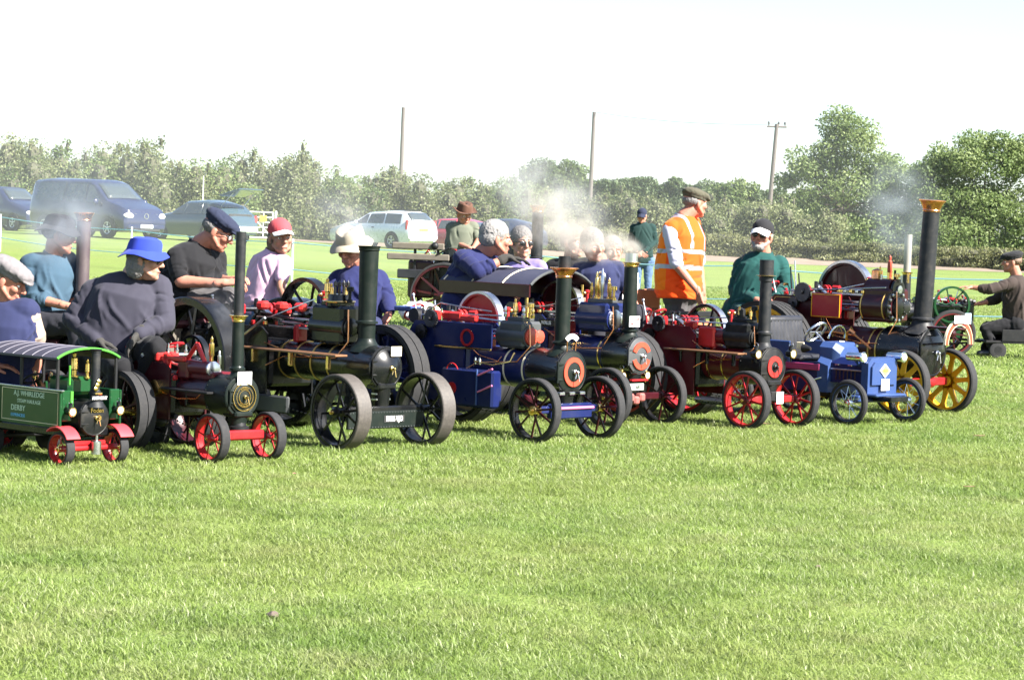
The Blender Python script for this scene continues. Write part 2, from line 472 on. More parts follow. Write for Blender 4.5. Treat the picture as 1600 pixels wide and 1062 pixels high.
def bush(name, label, cat, group, x, y, wid, dep, hgt, m, seed, nleaf, size, spiky=0.25, twiggy=True):
    g = np.random.default_rng(seed)
    z0 = gz(x, y) + .05
    o = empty(name, (x, y, z0)); tag(o, label, cat, group)
    cl = []
    k = max(6, int(wid * 2.2))
    for i in range(k):
        cx = (i + .5) / k * wid - wid / 2 + g.normal() * .2
        hh = hgt * (1 - spiky * g.random()) * (1 - .25 * abs(cx / wid * 2) ** 3)
        for lev in range(3):
            f = (lev + .5) / 3
            cl.append((cx + g.normal() * .25, g.normal() * dep * .16, hh * f * .95, wid / k * 1.0 + .25, dep * .5 * (1.05 - .25 * f), hh * .26))
        if g.random() < spiky * 1.6:
            for kk in range(3): cl.append((cx + g.normal() * .3, g.normal() * dep * .15, hh * (.98 + .09 * kk * g.random()), .16 + .1 * g.random(), .16, hh * (.08 + .09 * g.random())))
    P, d = clump_points(cl, nleaf, g, .62)
    P[:, 2] = np.maximum(P[:, 2], .02)
    link('foliage', leaves(P, size, g, m, 'foliage', .3, d), o)
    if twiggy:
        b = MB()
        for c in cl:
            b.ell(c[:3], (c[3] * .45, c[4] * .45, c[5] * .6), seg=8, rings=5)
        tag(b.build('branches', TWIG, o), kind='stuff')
    return o
def grow(b, p, d, L, r, depth, g, ends):
    p = Vector(p); d = Vector(d).normalized(); pts = [p]; q = p
    for i in range(4):
        d = (d + Vector(g.normal(size=3)) * .12 + Vector((0, 0, .04))).normalized(); q = q + d * L / 4; pts.append(q)
    b.tube(pts, [r * (1 - .16 * i) for i in range(5)], 7)
    if depth == 0: ends.append(q); return
    for k in range(3 if depth > 1 else 4):
        s = pts[2 + k % 3]
        dd = (d * .6 + Vector(g.normal(size=3)) * .62).normalized()
        grow(b, s, dd, L * .66, r * .5, depth - 1, g, ends)
def tree(name, label, group, x, y, hgt, crown, m, seed, nleaf, size, r=.2, trunk_h=.3):
    g = np.random.default_rng(seed)
    z0 = gz(x, y) - .02
    o = empty(name, (x, y, z0)); tag(o, label, 'tree', group)
    b = MB(); ends = []
    grow(b, (0, 0, 0), (0, 0, 1), hgt * trunk_h, r, 0, g, ends)
    top = ends[0]; e2 = []
    for c in crown:
        t = Vector((c[0], c[1], c[2]))
        mid = top.lerp(t, .5) + Vector(g.normal(size=3)) * .25
        b.tube([top - Vector((0, 0, .3)), top.lerp(mid, .5), mid, t], [r * .5, r * .36, r * .22, r * .08], 6)
    b.build('trunk', BARK, o)
    cl = []
    for c in crown:
        for k in range(9):
            u = g.normal(size=3); u /= np.linalg.norm(u)
            f = .72 * g.random() ** .4; s = .36 + .26 * g.random()
            cl.append((c[0] + u[0] * c[3] * f, c[1] + u[1] * c[4] * f, c[2] + u[2] * c[5] * f, c[3] * s, c[4] * s, c[5] * s * .85))
    P, d = clump_points(cl, nleaf, g, .45)
    link('crown', leaves(P, size, g, m, 'crown', .25, d), o)
    return o

# unkempt hedgerow behind the parked cars
HL = ['beyond the navy people carrier', 'right behind the navy people carrier', 'between the people carrier and the navy van', 'behind the roof of the navy van', 'behind the bonnet of the navy van', 'between the navy van and the white marker pole', 'behind the dark teal hatchback', 'behind the white field gate', 'behind the person in pink', 'behind the person in khaki sun hat', 'behind the silver estate below the bare pole', 'behind the red car', 'behind the brown hatted driver']
prof = [(-60, 232), (0, 218), (60, 236), (120, 240), (200, 226), (260, 246), (330, 252), (400, 238), (470, 246), (540, 262), (620, 268), (700, 282), (780, 286)]
for i, (px, py) in enumerate(prof):
    d = 99 + i * 1.1
    p = PX(px, py, d); z0 = gz(p.x, p.y)
    bush('hedgerow_bush', 'tall unkempt olive hedgerow bush ' + HL[i], 'bush', 'hedgerow bushes behind the parked cars',
         p.x, p.y + .6 * (i % 2), 3.7, 2.6, p.z - z0 + .1, LEAF_OLIVE if i % 3 else LEAF_GREEN, 40 + i, 13000, .060, .30)
BL = ['beside the white gate', 'next to the silver estate', 'behind the silver estate', 'behind the red car', 'behind the dark blue car', 'behind the drifting smoke', 'below the slim pole', 'behind the distant person in jeans']
for i, (px, py) in enumerate([(450, 320), (530, 325), (620, 322), (700, 330), (760, 345), (830, 352), (900, 352), (970, 356)]):
    d = 112
    p = PX(px, py, d); z0 = gz(p.x, p.y)
    bush('bramble_bush', 'low sprawling bramble growth on the verge ' + BL[i], 'bush', 'bramble bushes along the verge',
         p.x, p.y, 2.8, 1.8, max(.7, p.z - z0), LEAF_HEDGE if i % 2 else LEAF_OLIVE, 70 + i, 6000, .058, .25)
WL = ['above the drifting smoke', 'at the foot of the slim pole', 'behind the distant person in jeans', 'behind the orange vest', 'between the orange vest and the bearded person', 'at the foot of the leaning pole', 'under the airy ash tree']
TL_ = ['behind the orange vest', 'right of the orange vest', 'behind the bearded person', 'beyond the big maroon flywheel', 'under the airy ash tree', 'behind the tall copper capped chimney', 'between the two ash trees', 'under the dense ash tree', 'behind the brown shirted driver', 'beyond the brown shirted driver']
OL = ['rounded, topping the drifting smoke', 'small and pale, beside the rounded oak', 'right of the slim pole', 'above the distant person in jeans', 'left of the moss flat cap', 'right behind the moss flat cap', 'right of the moss flat cap', 'at the leaning pole', 'between the leaning pole and the ash']
for i, (px, py) in enumerate([(850, 300), (925, 303), (1000, 306), (1070, 312), (1140, 316), (1210, 318), (1275, 336)]):
    d = 117
    p = PX(px, py, d); z0 = gz(p.x, p.y)
    bush('hawthorn_bush', 'broad brownish green hawthorn bush ' + WL[i], 'bush', 'hawthorn bushes in the field hedge',
         p.x, p.y, 3.0, 2.4, p.z - z0, LEAF_OLIVE, 90 + i, 9500, .062, .2)
for i, (px, py) in enumerate([(1060, 362), (1130, 366), (1200, 370), (1270, 378), (1340, 380), (1410, 384), (1480, 386), (1550, 388), (1620, 392), (1690, 394)]):
    d = 113 - max(0, i - 3) * .9
    p = PX(px, py, d); z0 = gz(p.x, p.y)
    bush('trimmed_hedge', 'low flat topped trimmed hedge section ' + TL_[i], 'hedge', 'trimmed hedge sections',
         p.x, p.y, 2.5, 1.3, p.z - z0, LEAF_HEDGE, 120 + i, 6500, .052, .06)
# trees
def crown_px(lst, d, x0, y0):
    out = []
    for (px, py, rx, rz) in lst:
        p = PX(px, py, d); s = FPX / d
        out.append((p.x - x0, (p.y - y0) + 0, p.z - gz(x0, y0), rx / s, rx / s * .9, rz / s))
    return out
dA = 126; pA = PX(1318, 400, dA)
tree('ash_tree', 'tall ash tree with open airy crown beside the wooden pole', None, pA.x, pA.y, 7.8,
     crown_px([(1322, 205, 52, 42), (1268, 262, 42, 36), (1355, 250, 58, 46), (1300, 300, 70, 46), (1385, 300, 48, 46), (1262, 318, 36, 34), (1345, 350, 78, 44), (1410, 360, 44, 40), (1275, 355, 40, 30), (1230, 290, 26, 22), (1300, 250, 46, 40), (1330, 385, 90, 30), (1400, 330, 46, 50), (1395, 265, 34, 30)], dA, pA.x, pA.y), LEAF_ASH, 5, 40000, .080, .16, .35)
dB = 124; pB = PX(1525, 405, dB)
tree('ash_tree', 'broad bushy ash tree with dense rounded crown over the trimmed hedge', None, pB.x, pB.y, 7.2,
     crown_px([(1520, 250, 62, 50), (1462, 258, 44, 36), (1578, 262, 44, 44), (1500, 310, 78, 48), (1575, 325, 60, 50), (1455, 335, 42, 50), (1520, 372, 76, 44), (1600, 375, 50, 46), (1640, 300, 40, 50), (1540, 225, 50, 28), (1440, 290, 30, 34), (1450, 385, 50, 30), (1550, 395, 70, 26), (1600, 240, 40, 36)], dB, pB.x, pB.y), LEAF_ASH, 6, 46000, .080, .18, .3)
for i, (px, py, rx, rz, d) in enumerate([(848, 268, 34, 30, 190), (890, 275, 26, 28, 190), (945, 290, 34, 22, 190), (1000, 290, 36, 22, 190), (1052, 296, 32, 24, 190), (1105, 300, 34, 24, 190), (1150, 300, 38, 28, 180), (1200, 312, 36, 26, 180), (1240, 318, 34, 30, 180)]):
    p = PX(px, 400, d); z0 = gz(p.x, p.y)
    cr = crown_px([(px - rx * .45, py + 6, rx * .7, rz * .8), (px + rx * .4, py + 4, rx * .7, rz * .85), (px, py, rx * .75, rz), (px, py + rz * .9, rx, rz)], d, p.x, p.y)
    tree('oak_tree', 'distant dark oak crown beyond the hedge, ' + OL[i], 'distant oaks',
         p.x, p.y, 6, cr, LEAF_DARK if i not in (1, 6, 8) else LEAF_GREEN, 20 + i, 7000, .115, .16, .4)
# far tree line closing the horizon
def far_wood():
    g = np.random.default_rng(9); cl = []
    for x in np.arange(-150, 160, 5.0):
        h = 4.2 + 1.6 * g.random()
        cl.append((x, 300 + 8 * g.random(), h * .55, 4.5, 3.5, h * .55))
    P, d = clump_points(cl, 16000, g, .7)
    tag(link('far_wood', leaves(P, .34, g, LEAF_DARK, 'far_wood', .3, d)), 'far off dark wood along the horizon', 'wood', kind='stuff')
far_wood()

# ------------------------------------------------------------------ poles, wires, gate, rope fence
POLEM = mat('grey_pole_wood', (.10, .085, .078), .85, var=.25, vscale=3)
tops = []
for i, (px, py, lean, d, lab) in enumerate([(630.5, 168, .2, 150, 'bare wooden pole rising behind the tall hedgerow'), (928.5, 175, .6, 150, 'slim wooden pole with yellow mark in front of the dark oaks'), (1214, 194, 3.0, 140, 'leaning wooden pole with insulators beside the ash tree')]):
    t = PX(px, py, d); z0 = gz(t.x, t.y)
    foot = Vector((t.x - math.tan(R_(lean)) * (t.z - z0), t.y, z0))
    o = empty('telegraph_pole', foot); tag(o, lab, 'pole')
    b = MB(); tp = t - foot
    b.cyl((0, 0, -.3), tp, .15, .105, 10); b.build('shaft', POLEM, o)
    if i == 1: MB().cyl(tp * .22, tp * .26, .15, .148, 10).build('marker_band', YELLOW, o)
    if i == 2:
        MB().box(tp + Vector((0, 0, -.15)), (1.1, .1, .1), .02).build('crossarm', POLEM, o)
        for sx in (-.45, .1, .45):
            MB().lathe([(0, .03), (.1, .03), (.12, .07), (.2, .06), (.24, .02)], tp + Vector((sx, 0, -.1)), (0, 0, 1), 8).build('insulator', GREYP, o)
        MB().cyl(tp * .32 + Vector((-.1, 0, 0)), tp * .32 + Vector((.75, -.1, .02)), .03).build('bracket', GREYP, o)
    tops.append(t)
WIRE = mat('wire', (.30, .30, .31), .6)
def wire(a, c, sag, lab):
    pts = [a.lerp(c, k / 24) - Vector((0, 0, sag * 4 * (k / 24) * (1 - k / 24))) for k in range(25)]
    tag(MB().tube(pts, .018, 5).build('overhead_wire', WIRE), lab, 'wire', 'overhead wires')
wire(PX(-300, 95, 150), tops[0], .4, 'overhead wire running left from the bare pole')
wire(tops[0], tops[1], .25, 'overhead wire between the bare pole and the slim pole')
wire(tops[1], tops[2], .25, 'overhead wire between the slim pole and the leaning pole')
wire(tops[2], PX(1900, 190, 140), .3, 'overhead wire running right from the leaning pole')

def gate():
    d = 100.0; a = PX(352, 362, d); c = PX(430, 362, d)
    z0 = gz(c.x, c.y)
    o = empty('field_gate', (c.x, c.y, z0)); tag(o, 'white metal field gate with yellow notice by the hedge', 'gate')
    w = 2.1; h = 1.12
    b = MB()
    for x in (-w, -.12): b.cyl((x, 0, .1), (x, 0, h), .025)
    b.cyl((-w, 0, h), (-.12, 0, h), .025); b.cyl((-w, 0, .12), (-.12, 0, .12), .025)
    b.build('frame', WHITEP, o)
    for z in (.32, .52, .72, .92): MB().cyl((-w, 0, z), (-.12, 0, z), .019).build('rail', WHITEP, o)
    MB().cyl((-1.1, -.02, h), (-.14, -.02, .14), .02).build('brace', WHITEP, o)
    MB().cyl((-.48, -.02, .12), (-.48, -.02, h), .018).build('upright', WHITEP, o)
    MB().cyl((0, 0, -.2), (0, 0, h + .06), .05).build('post', WHITEP, o)
    MB().box((-.48, -.05, h - .25), (.27, .012, .24), .003).build('notice', mat('yellow_notice', (.75, .52, .05), .6), o)
gate()
pw = PX(317, 318, 96)
tag(MB().cyl((pw.x, pw.y, gz(pw.x, pw.y)), PX(318, 275, 96), .022, .018, 8).build('marker_pole', WHITEP), 'thin white marker pole standing before the hedgerow', 'pole')

STAKE = mat('pale_stake', (.68, .72, .74), .6)
fence = [(-19, 74.2), (-12.9, 63.5), (-8.4, 55.5), (-4.22, 48.1), (.4, 42.4), (3.4, 38.8), (6.9, 34.8), (10.5, 31.0)]
STN = ['beside the navy van', 'before the navy van', 'before the dark hatchback', 'behind the woman in pink', 'behind the sunglasses man', 'behind the man in the orange vest', 'behind the tall copper capped chimney', 'beyond the brown shirted driver']
for (x, y), nm in zip(fence, STN):
    z0 = gz(x, y)
    o = empty('rope_stake', (x, y, z0)); tag(o, 'pale blue white rope stake ' + nm, 'stake', 'rope stakes')
    MB().cyl((0, 0, -.15), (0, 0, .93), .022, .02, 10).build('shaft', STAKE, o)
    MB().torus((0, 0, .85), (0, 0, 1), .024, .009, 12, 6).build('rope_knot', ROPEM, o)
    MB().torus((0, 0, .34), (0, 0, 1), .024, .009, 12, 6).build('rope_knot', ROPEM, o)
def rope(h, sag, lab):
    pts = []
    for i in range(len(fence) - 1):
        a = Vector((*fence[i], gz(*fence[i]) + h)); c = Vector((*fence[i + 1], gz(*fence[i + 1]) + h))
        for k in range(10):
            t = k / 10; pts.append(a.lerp(c, t) - Vector((0, 0, sag * 4 * t * (1 - t))))
    pts.append(c)
    tag(MB().tube(pts, .011, 6).build('barrier_rope', ROPEM), lab, 'rope')
rope(.86, .05, 'upper pale blue rope strung between the stakes')
rope(.35, .05, 'lower pale blue rope strung between the stakes')

# small things lying in the grass
SOIL = mat('dry_soil', (.085, .062, .048), .95, var=.4, vscale=30, bump=.8, bscale=80)
DLEAF = mat('dead_leaf', (.22, .115, .075), .8, var=.3, vscale=40)
def litter(name, lab, cat, px, py, kind, s):
    p = GND(px, py); g = random.Random(int(px))
    b = MB()
    if kind == 0:
        b.ell((0, 0, s * .3), (s, s * .8, s * .55), seg=12, rings=8)
        b.v = [tuple(Vector(v) * (1 + .35 * mnoise.noise(Vector(v) * 1.4 / s))) for v in b.v]
    else:
        n = 10; V = []; 
        for i in range(3):
            y = (i - 1) * s * .42
            for k in range(n):
                t = k / (n - 1) * 2 - 1
                V.append((t * s, y * (1 - t * t) ** .5 + .0, .022 + .10 * s * (abs(i - 1)) + .06 * s * t * t))
        b.add(V, [(i * n + k, i * n + k + 1, (i + 1) * n + k + 1, (i + 1) * n + k) for i in range(2) for k in range(n - 1)])
    o = b.build(name, SOIL if kind == 0 else DLEAF)
    o.location = (p.x, p.y, .01); o.rotation_euler = (0, 0, g.uniform(0, 6))
    tag(o, lab, cat)
litter('soil_clod', 'small dry clod of soil lying in the open grass', 'clod', 427, 968, 0, .026)
litter('soil_clod', 'tiny dark clod in the grass below the blue car', 'clod', 1278, 890, 0, .014)
litter('fallen_leaf', 'pinkish fallen leaf in front of the small red engine', 'leaf', 460, 749, 1, .026)
litter('fallen_leaf', 'tan fallen leaf far out in the open grass', 'leaf', 1514, 769, 1, .034)
litter('fallen_leaf', 'brown dry leaf in the grass below the yellow wheel', 'leaf', 1530, 688, 1, .045)
litter('fallen_leaf', 'pale dead leaf beside the red spoked front wheels', 'leaf', 1197, 669, 1, .04)

# ------------------------------------------------------------------ miniature engines: local x forwards, y across (away), z up
def text(parent, s, size, m, loc, rot, name='lettering', bend=None, ext=.0012, align='CENTER', sx=1.0, bold=0.0):
    cu = bpy.data.curves.new(name, 'FONT'); cu.body = s; cu.size = size; cu.extrude = ext
    cu.offset = bold; cu.align_x = align; cu.align_y = 'CENTER'; cu.resolution_u = 3
    t = bpy.data.objects.new(name, cu); COL.objects.link(t)
    bpy.context.view_layer.update()
    me = bpy.data.meshes.new_from_object(t.evaluated_get(bpy.context.evaluated_depsgraph_get()))
    bpy.data.objects.remove(t); bpy.data.curves.remove(cu)
    for v in me.vertices:
        v.co.x *= sx
        if bend:
            a = v.co.x / bend; r = bend + v.co.y
            v.co.x, v.co.y = r * math.sin(a), r * math.cos(a) - bend
    me.materials.clear(); me.materials.append(m)
    return link(name, me, parent, loc, rot)
SIDE = (R_(90), 0, 0)             # reads from the near side
FRONT = (R_(90), 0, R_(90))       # reads from the front

def wheel(parent, name, c, R, W, n, rim, tyre, spk, hub, style='round', tt=None, hubr=None):
    tt = tt if tt is not None else R * .09
    hubr = hubr or R * .15
    ro = R - tt; ri = ro - R * (.075 if style != 'wire' else .06)
    A = (0, 1, 0)
    w = MB()
    w.lathe([(-W * .46, ri), (-W * .46, ro), (W * .46, ro), (W * .46, ri), (W * .36, ri + R * .03), (-W * .36, ri + R * .03)], (0, 0, 0), A, 40, loop=True)
    o = w.build(name, rim, parent, loc=c)
    b = W / 2; e = min(tt * .35, W * .2)
    if style == 'wire':
        MB().torus((0, 0, 0), A, R - W * .5, W * .5, 44, 10).build('tyre', tyre, o)
    elif style == 'strake':
        MB().ring((0, 0, 0), A, R, ro - .002, -b, b, 44).build('tyre', tyre, o)
        for k in (-.42, -.14, .14, .42):
            MB().ring((0, 0, 0), A, R + .008, R - .002, W * (k - .11), W * (k + .11), 44).build('tread_band', RUBBER, o)
    elif style == 'double':
        MB().lathe([(-b, ro - .002), (-b, R - e), (-b + e, R), (b - e, R), (b, R - e), (b, ro - .002)], (0, 0, 0), A, 44, loop=True).build('tyre', tyre, o)
        MB().ring((0, 0, 0), A, R + .006, R - .002, -b * .96, -b * .06, 44).build('tread_band', tyre, o)
        MB().ring((0, 0, 0), A, R + .006, R - .002, b * .06, b * .96, 44).build('tread_band', tyre, o)
    else:
        MB().lathe([(-b, ro - .002), (-b, R - e), (-b + e, R), (b - e, R), (b, R - e), (b, ro - .002)], (0, 0, 0), A, 44, loop=True).build('tyre', tyre, o)
    hw = W * .62
    MB().lathe([(-hw, 0.001), (-hw, hubr * .55), (-hw * .8, hubr * .6), (-hw * .75, hubr), (-hw * .55, hubr * 1.05), (-hw * .5, hubr * .8), (hw * .5, hubr * .8), (hw * .55, hubr * 1.05), (hw * .75, hubr), (hw * .8, hubr * .6), (hw, .001)], (0, 0, 0), A, 18).build('hub', hub, o)
    cap = MB().lathe([(-hw * 1.25, .001), (-hw * 1.22, hubr * .38), (-hw * .9, hubr * .42)], (0, 0, 0), A, 12).build('hub_cap', BRASS if style != 'wire' else CHROME, o)
    ms = []
    for sg in (-1, 1):
        s = MB()
        if style in ('flat', 'strake'):
            pts = []
            for t, ww in ((0, .15), (.12, .105), (.45, .075), (.8, .07), (.92, .11), (1.0, .20)):
                pts.append((hubr * .85 + (ri - hubr * .85 + .004) * t, ww * R))
            L_ = [( -q, p) for p, q in pts]; Rr = [(q, p) for p, q in pts[::-1]]
            s.prism(L_ + Rr, (0, 0, 0), (1, 0, 0), (0, 0, 1), W * .22)
            s.prism([(-.012 * R, hubr), (-.012 * R, ri), (.012 * R, ri), (.012 * R, hubr)], (0, 0, 0), (0, 1, 0), (0, 0, 1), W * .2)
        elif style == 'wire':
            s.cyl((hubr * .5 * sg, sg * hw * .8, hubr * .8), (R * .1 * sg, 0, ri + .004), R * .011, seg=5)
        else:
            s.prism([(-R * .036, hubr * .9), (-R * .028, ri + .006), (R * .028, ri + .006), (R * .036, hubr * .9)], (0, sg * W * .3, 0), (1, 0, 0), (0, -sg * W * .10 / max(ri, .01), 1), R * .03)
        ms.append(s.mesh('spoke', spk if style != 'wire' else CHROME))
    for k in range(n):
        link('spoke', ms[k % 2], o, rot=(0, 2 * math.pi * (k + .3) / n, 0))
    return o

def chimney(parent, x, zs, zt, r0, r1, m, rb=.1, zb=.4, tilt=0.0, flange=None, cap=None, ext=None, name='chimney'):
    """zs: foot of the stack on the smokebox, zt: top; cap: (material, z bottom, z top, flare radius); ext: (material, z top, radius)"""
    ax = Vector((math.sin(tilt), 0, math.cos(tilt))); H = zt - zs
    b = MB()
    b.lathe([(-.03, r0 * 2.1), (0, r0 * 1.75), (H * .03, r0 * 1.3), (H * .07, r0 * 1.06), (H * .09, r0)], (x, 0, zs), ax, 28, caps=False)
    b.lathe([(H * .08, r0), (H, r1), (H, r1 * .8), (H * .75, r1 * .8)], (x, 0, zs), ax, 28, caps=False)
    o = b.build(name, m, parent)
    f = flange if flange is not None else zs + H * .1
    MB().lathe([(-.004, r0), (-.004, r0 * 1.28), (.008, r0 * 1.28), (.012, r0 * 1.1), (.02, r0 * 1.0)], Vector((x, 0, zs)) + ax * (f - zs), ax, 28).build('flange', m, o)
    if cap:
        cm, z0, z1, rf = cap; h = z1 - z0
        rr = r1 * 1.03
        MB().lathe([(-.002, rr), (h * .1, rr * 1.08), (h * .2, rr * 1.02), (h * .45, rr + (rf - rr) * .25), (h * .75, rr + (rf - rr) * .62), (h * .92, rf), (h, rf), (h * .98, rr * .82), (h * .3, rr * .8)], Vector((x, 0, zs)) + ax * (z0 - zs), ax, 28, caps=False).build('chimney_cap', cm, o)
    if ext:
        em, z1, re = ext
        MB().lathe([(0, re), (z1 - zt + .03, re), (z1 - zt + .03, re * .86), (0, re * .86)], Vector((x, 0, zs)) + ax * (zt - .03 - zs), ax, 24, caps=False).build('chimney_extension', em, o)
    return o

def door(parent, x, z, r, m, ring=None, ringm=None, dome=.18, handle=STEEL, arcs=False, lugs=8, rim=None):
    b = MB()
    b.lathe([(-.012, r * 1.0), (0, r * 1.0), (.008, r * .97), (.010, r * .9), (.010 + r * dome * .35, r * .72), (.010 + r * dome * .75, r * .4), (.010 + r * dome, r * .001)], (x, 0, z), (1, 0, 0), 36)
    o = b.build('smokebox_door', m, parent)
    MB().torus((x + .006, 0, z), (1, 0, 0), r * .97, r * .035, 40, 8).build('door_rim', rim or m, o)
    if ring:
        r0, r1 = ring
        x0 = x + .010 + r * dome * (1 - (r1 + r0) / 2) * 1.0
        if arcs:
            for a0, a1 in ((R_(20), R_(160)), (R_(200), R_(340))):
                MB().ring((x0 + .004, 0, z), (1, 0, 0), r * r1, r * r0, -.02, .006, 20, a0, a1).build('painted_arc', ringm, o)
        else:
            MB().ring((x0 + .004, 0, z), (1, 0, 0), r * r1, r * r0, -.02, .005, 36).build('painted_ring', ringm, o)
    xe = x + .010 + r * dome
    MB().lathe([(-.01, r * .12), (.012, r * .12), (.016, r * .07), (.035, r * .06), (.04, .001)], (xe, 0, z), (1, 0, 0), 16).build('dart_boss', handle, o)
    MB().cyl((xe + .03, 0, z), (xe + .038, r * .05, z - r * .42), r * .035, r * .025, 8).cyl((xe + .02, 0, z), (xe + .024, -r * .12, z - r * .3), r * .03, r * .02, 8).build('door_handle', handle, o)
    h = MB()
    for dz in (.35, -.35): h.box((x + .012, -r * .72, z + r * dz), (.012, r * .55, r * .1), .003)
    h.cyl((x + .012, -r * .99, z - r * .5), (x + .012, -r * .99, z + r * .5), r * .045, seg=8)
    h.build('hinge', m, o)
    return o

def lamp(parent, c, r, m=BLACK, hood=True):
    o = MB().lathe([(-r * 1.5, r * .7), (-r * .2, r * .95), (r * .25, r), (r * .25, r * .82)], c, (1, 0, 0), 18).build('lamp', m, parent)
    MB().lathe([(0, r * .84), (r * .12, r * .6), (r * .18, .001)], Vector(c) + Vector((r * .18, 0, 0)), (1, 0, 0), 18).build('lens', LENS, o)
    MB().torus(Vector(c) + Vector((r * .25, 0, 0)), (1, 0, 0), r * .92, r * .1, 20, 6).build('bezel', BRASS, o)
    MB().lathe([(r * .7, r * .5), (r * 1.5, r * .45), (r * 1.55, r * .6), (r * 1.9, r * .25), (r * 1.95, .001)], Vector(c) + Vector((-r * .5, 0, 0)), (0, 0, 1), 14).build('lamp_top', m, o)
    MB().torus(Vector(c) + Vector((-r * .5, 0, r * 1.9)), (0, 1, 0), r * .6, r * .07, 14, 5, 0, math.pi * 2).build('carry_handle', STEEL, o)
    MB().cyl(Vector(c) + Vector((-r * .5, 0, -r * 1.7)), Vector(c) + Vector((-r * .5, 0, -r * .7)), r * .2, seg=8).build('bracket', m, o)
    return o

def valve(parent, c, h, r, m=BRASS, n='safety_valve'):
    return MB().lathe([(0, r * 1.2), (h * .1, r * 1.2), (h * .12, r * .7), (h * .3, r * .7), (h * .35, r), (h * .75, r * .9), (h * .8, r * .5), (h * .92, r * .55), (h, .001)], c, (0, 0, 1), 12).build(n, m, parent)

def pipe(parent, pts, r=.005, m=COPPER, n='pipe'):
    return MB().tube(pts, r, 7).build(n, m, parent)

def flywheel(parent, x, z, R, lat, w, m, style='spoke', tread=None, n=6, spk=None):
    A = (0, 1, 0)
    if style == 'disc':
        o = MB().lathe([(-w * .5, R), (-w * .5, R * .86), (-w * .15, R * .84), (-w * .15, R * .2), (-w * .6, R * .16), (-w * .6, .001)], (0, 0, 0), A, 44, caps=False).build('flywheel', m, parent, loc=(x, lat, z))
        MB().ring((0, 0, 0), A, R + .003, R * .93, -w * .52, w * .5, 48).build('flywheel_rim', tread or STEEL, o)
    else:
        o = MB().lathe([(-w * .5, R * .9), (-w * .5, R), (w * .5, R), (w * .5, R * .9)], (0, 0, 0), A, 48, loop=True).build('flywheel', m, parent, loc=(x, lat, z))
        if tread: MB().ring((0, 0, 0), A, R + .003, R - .004, -w * .5, w * .5, 48).build('flywheel_rim', tread, o)
        me = None
        s = MB()
        pts = [Vector((0, 0, R * .12)), Vector((R * .07, 0, R * .35)), Vector((R * .02, 0, R * .65)), Vector((0, 0, R * .92))]
        s.tube(pts, [R * .05, R * .042, R * .038, R * .05], 8)
        me = s.mesh('spoke', spk or m)
        for k in range(n): link('spoke', me, o, rot=(0, 2 * math.pi * k / n + .35, 0))
        MB().lathe([(-w * .7, R * .1), (-w * .6, R * .16), (w * .6, R * .16), (w * .7, R * .1)], (0, 0, 0), A, 16).build('hub', m, o)
    return o

def gear(parent, c, R, w, m, teeth=28):
    b = MB(); poly = []
    for k in range(teeth * 4):
        rr = R if k % 4 in (0, 1) else R * .93
        a = 2 * math.pi * k / (teeth * 4); poly.append((rr * math.cos(a), rr * math.sin(a)))
    b.prism(poly, (0, 0, 0), (1, 0, 0), (0, 0, 1), w)
    b.lathe([(-w * 1.4, R * .2), (w * 1.4, R * .2)], (0, 0, 0), (0, 1, 0), 14)
    return b.build('gear_wheel', m, parent, smooth=False, loc=c)

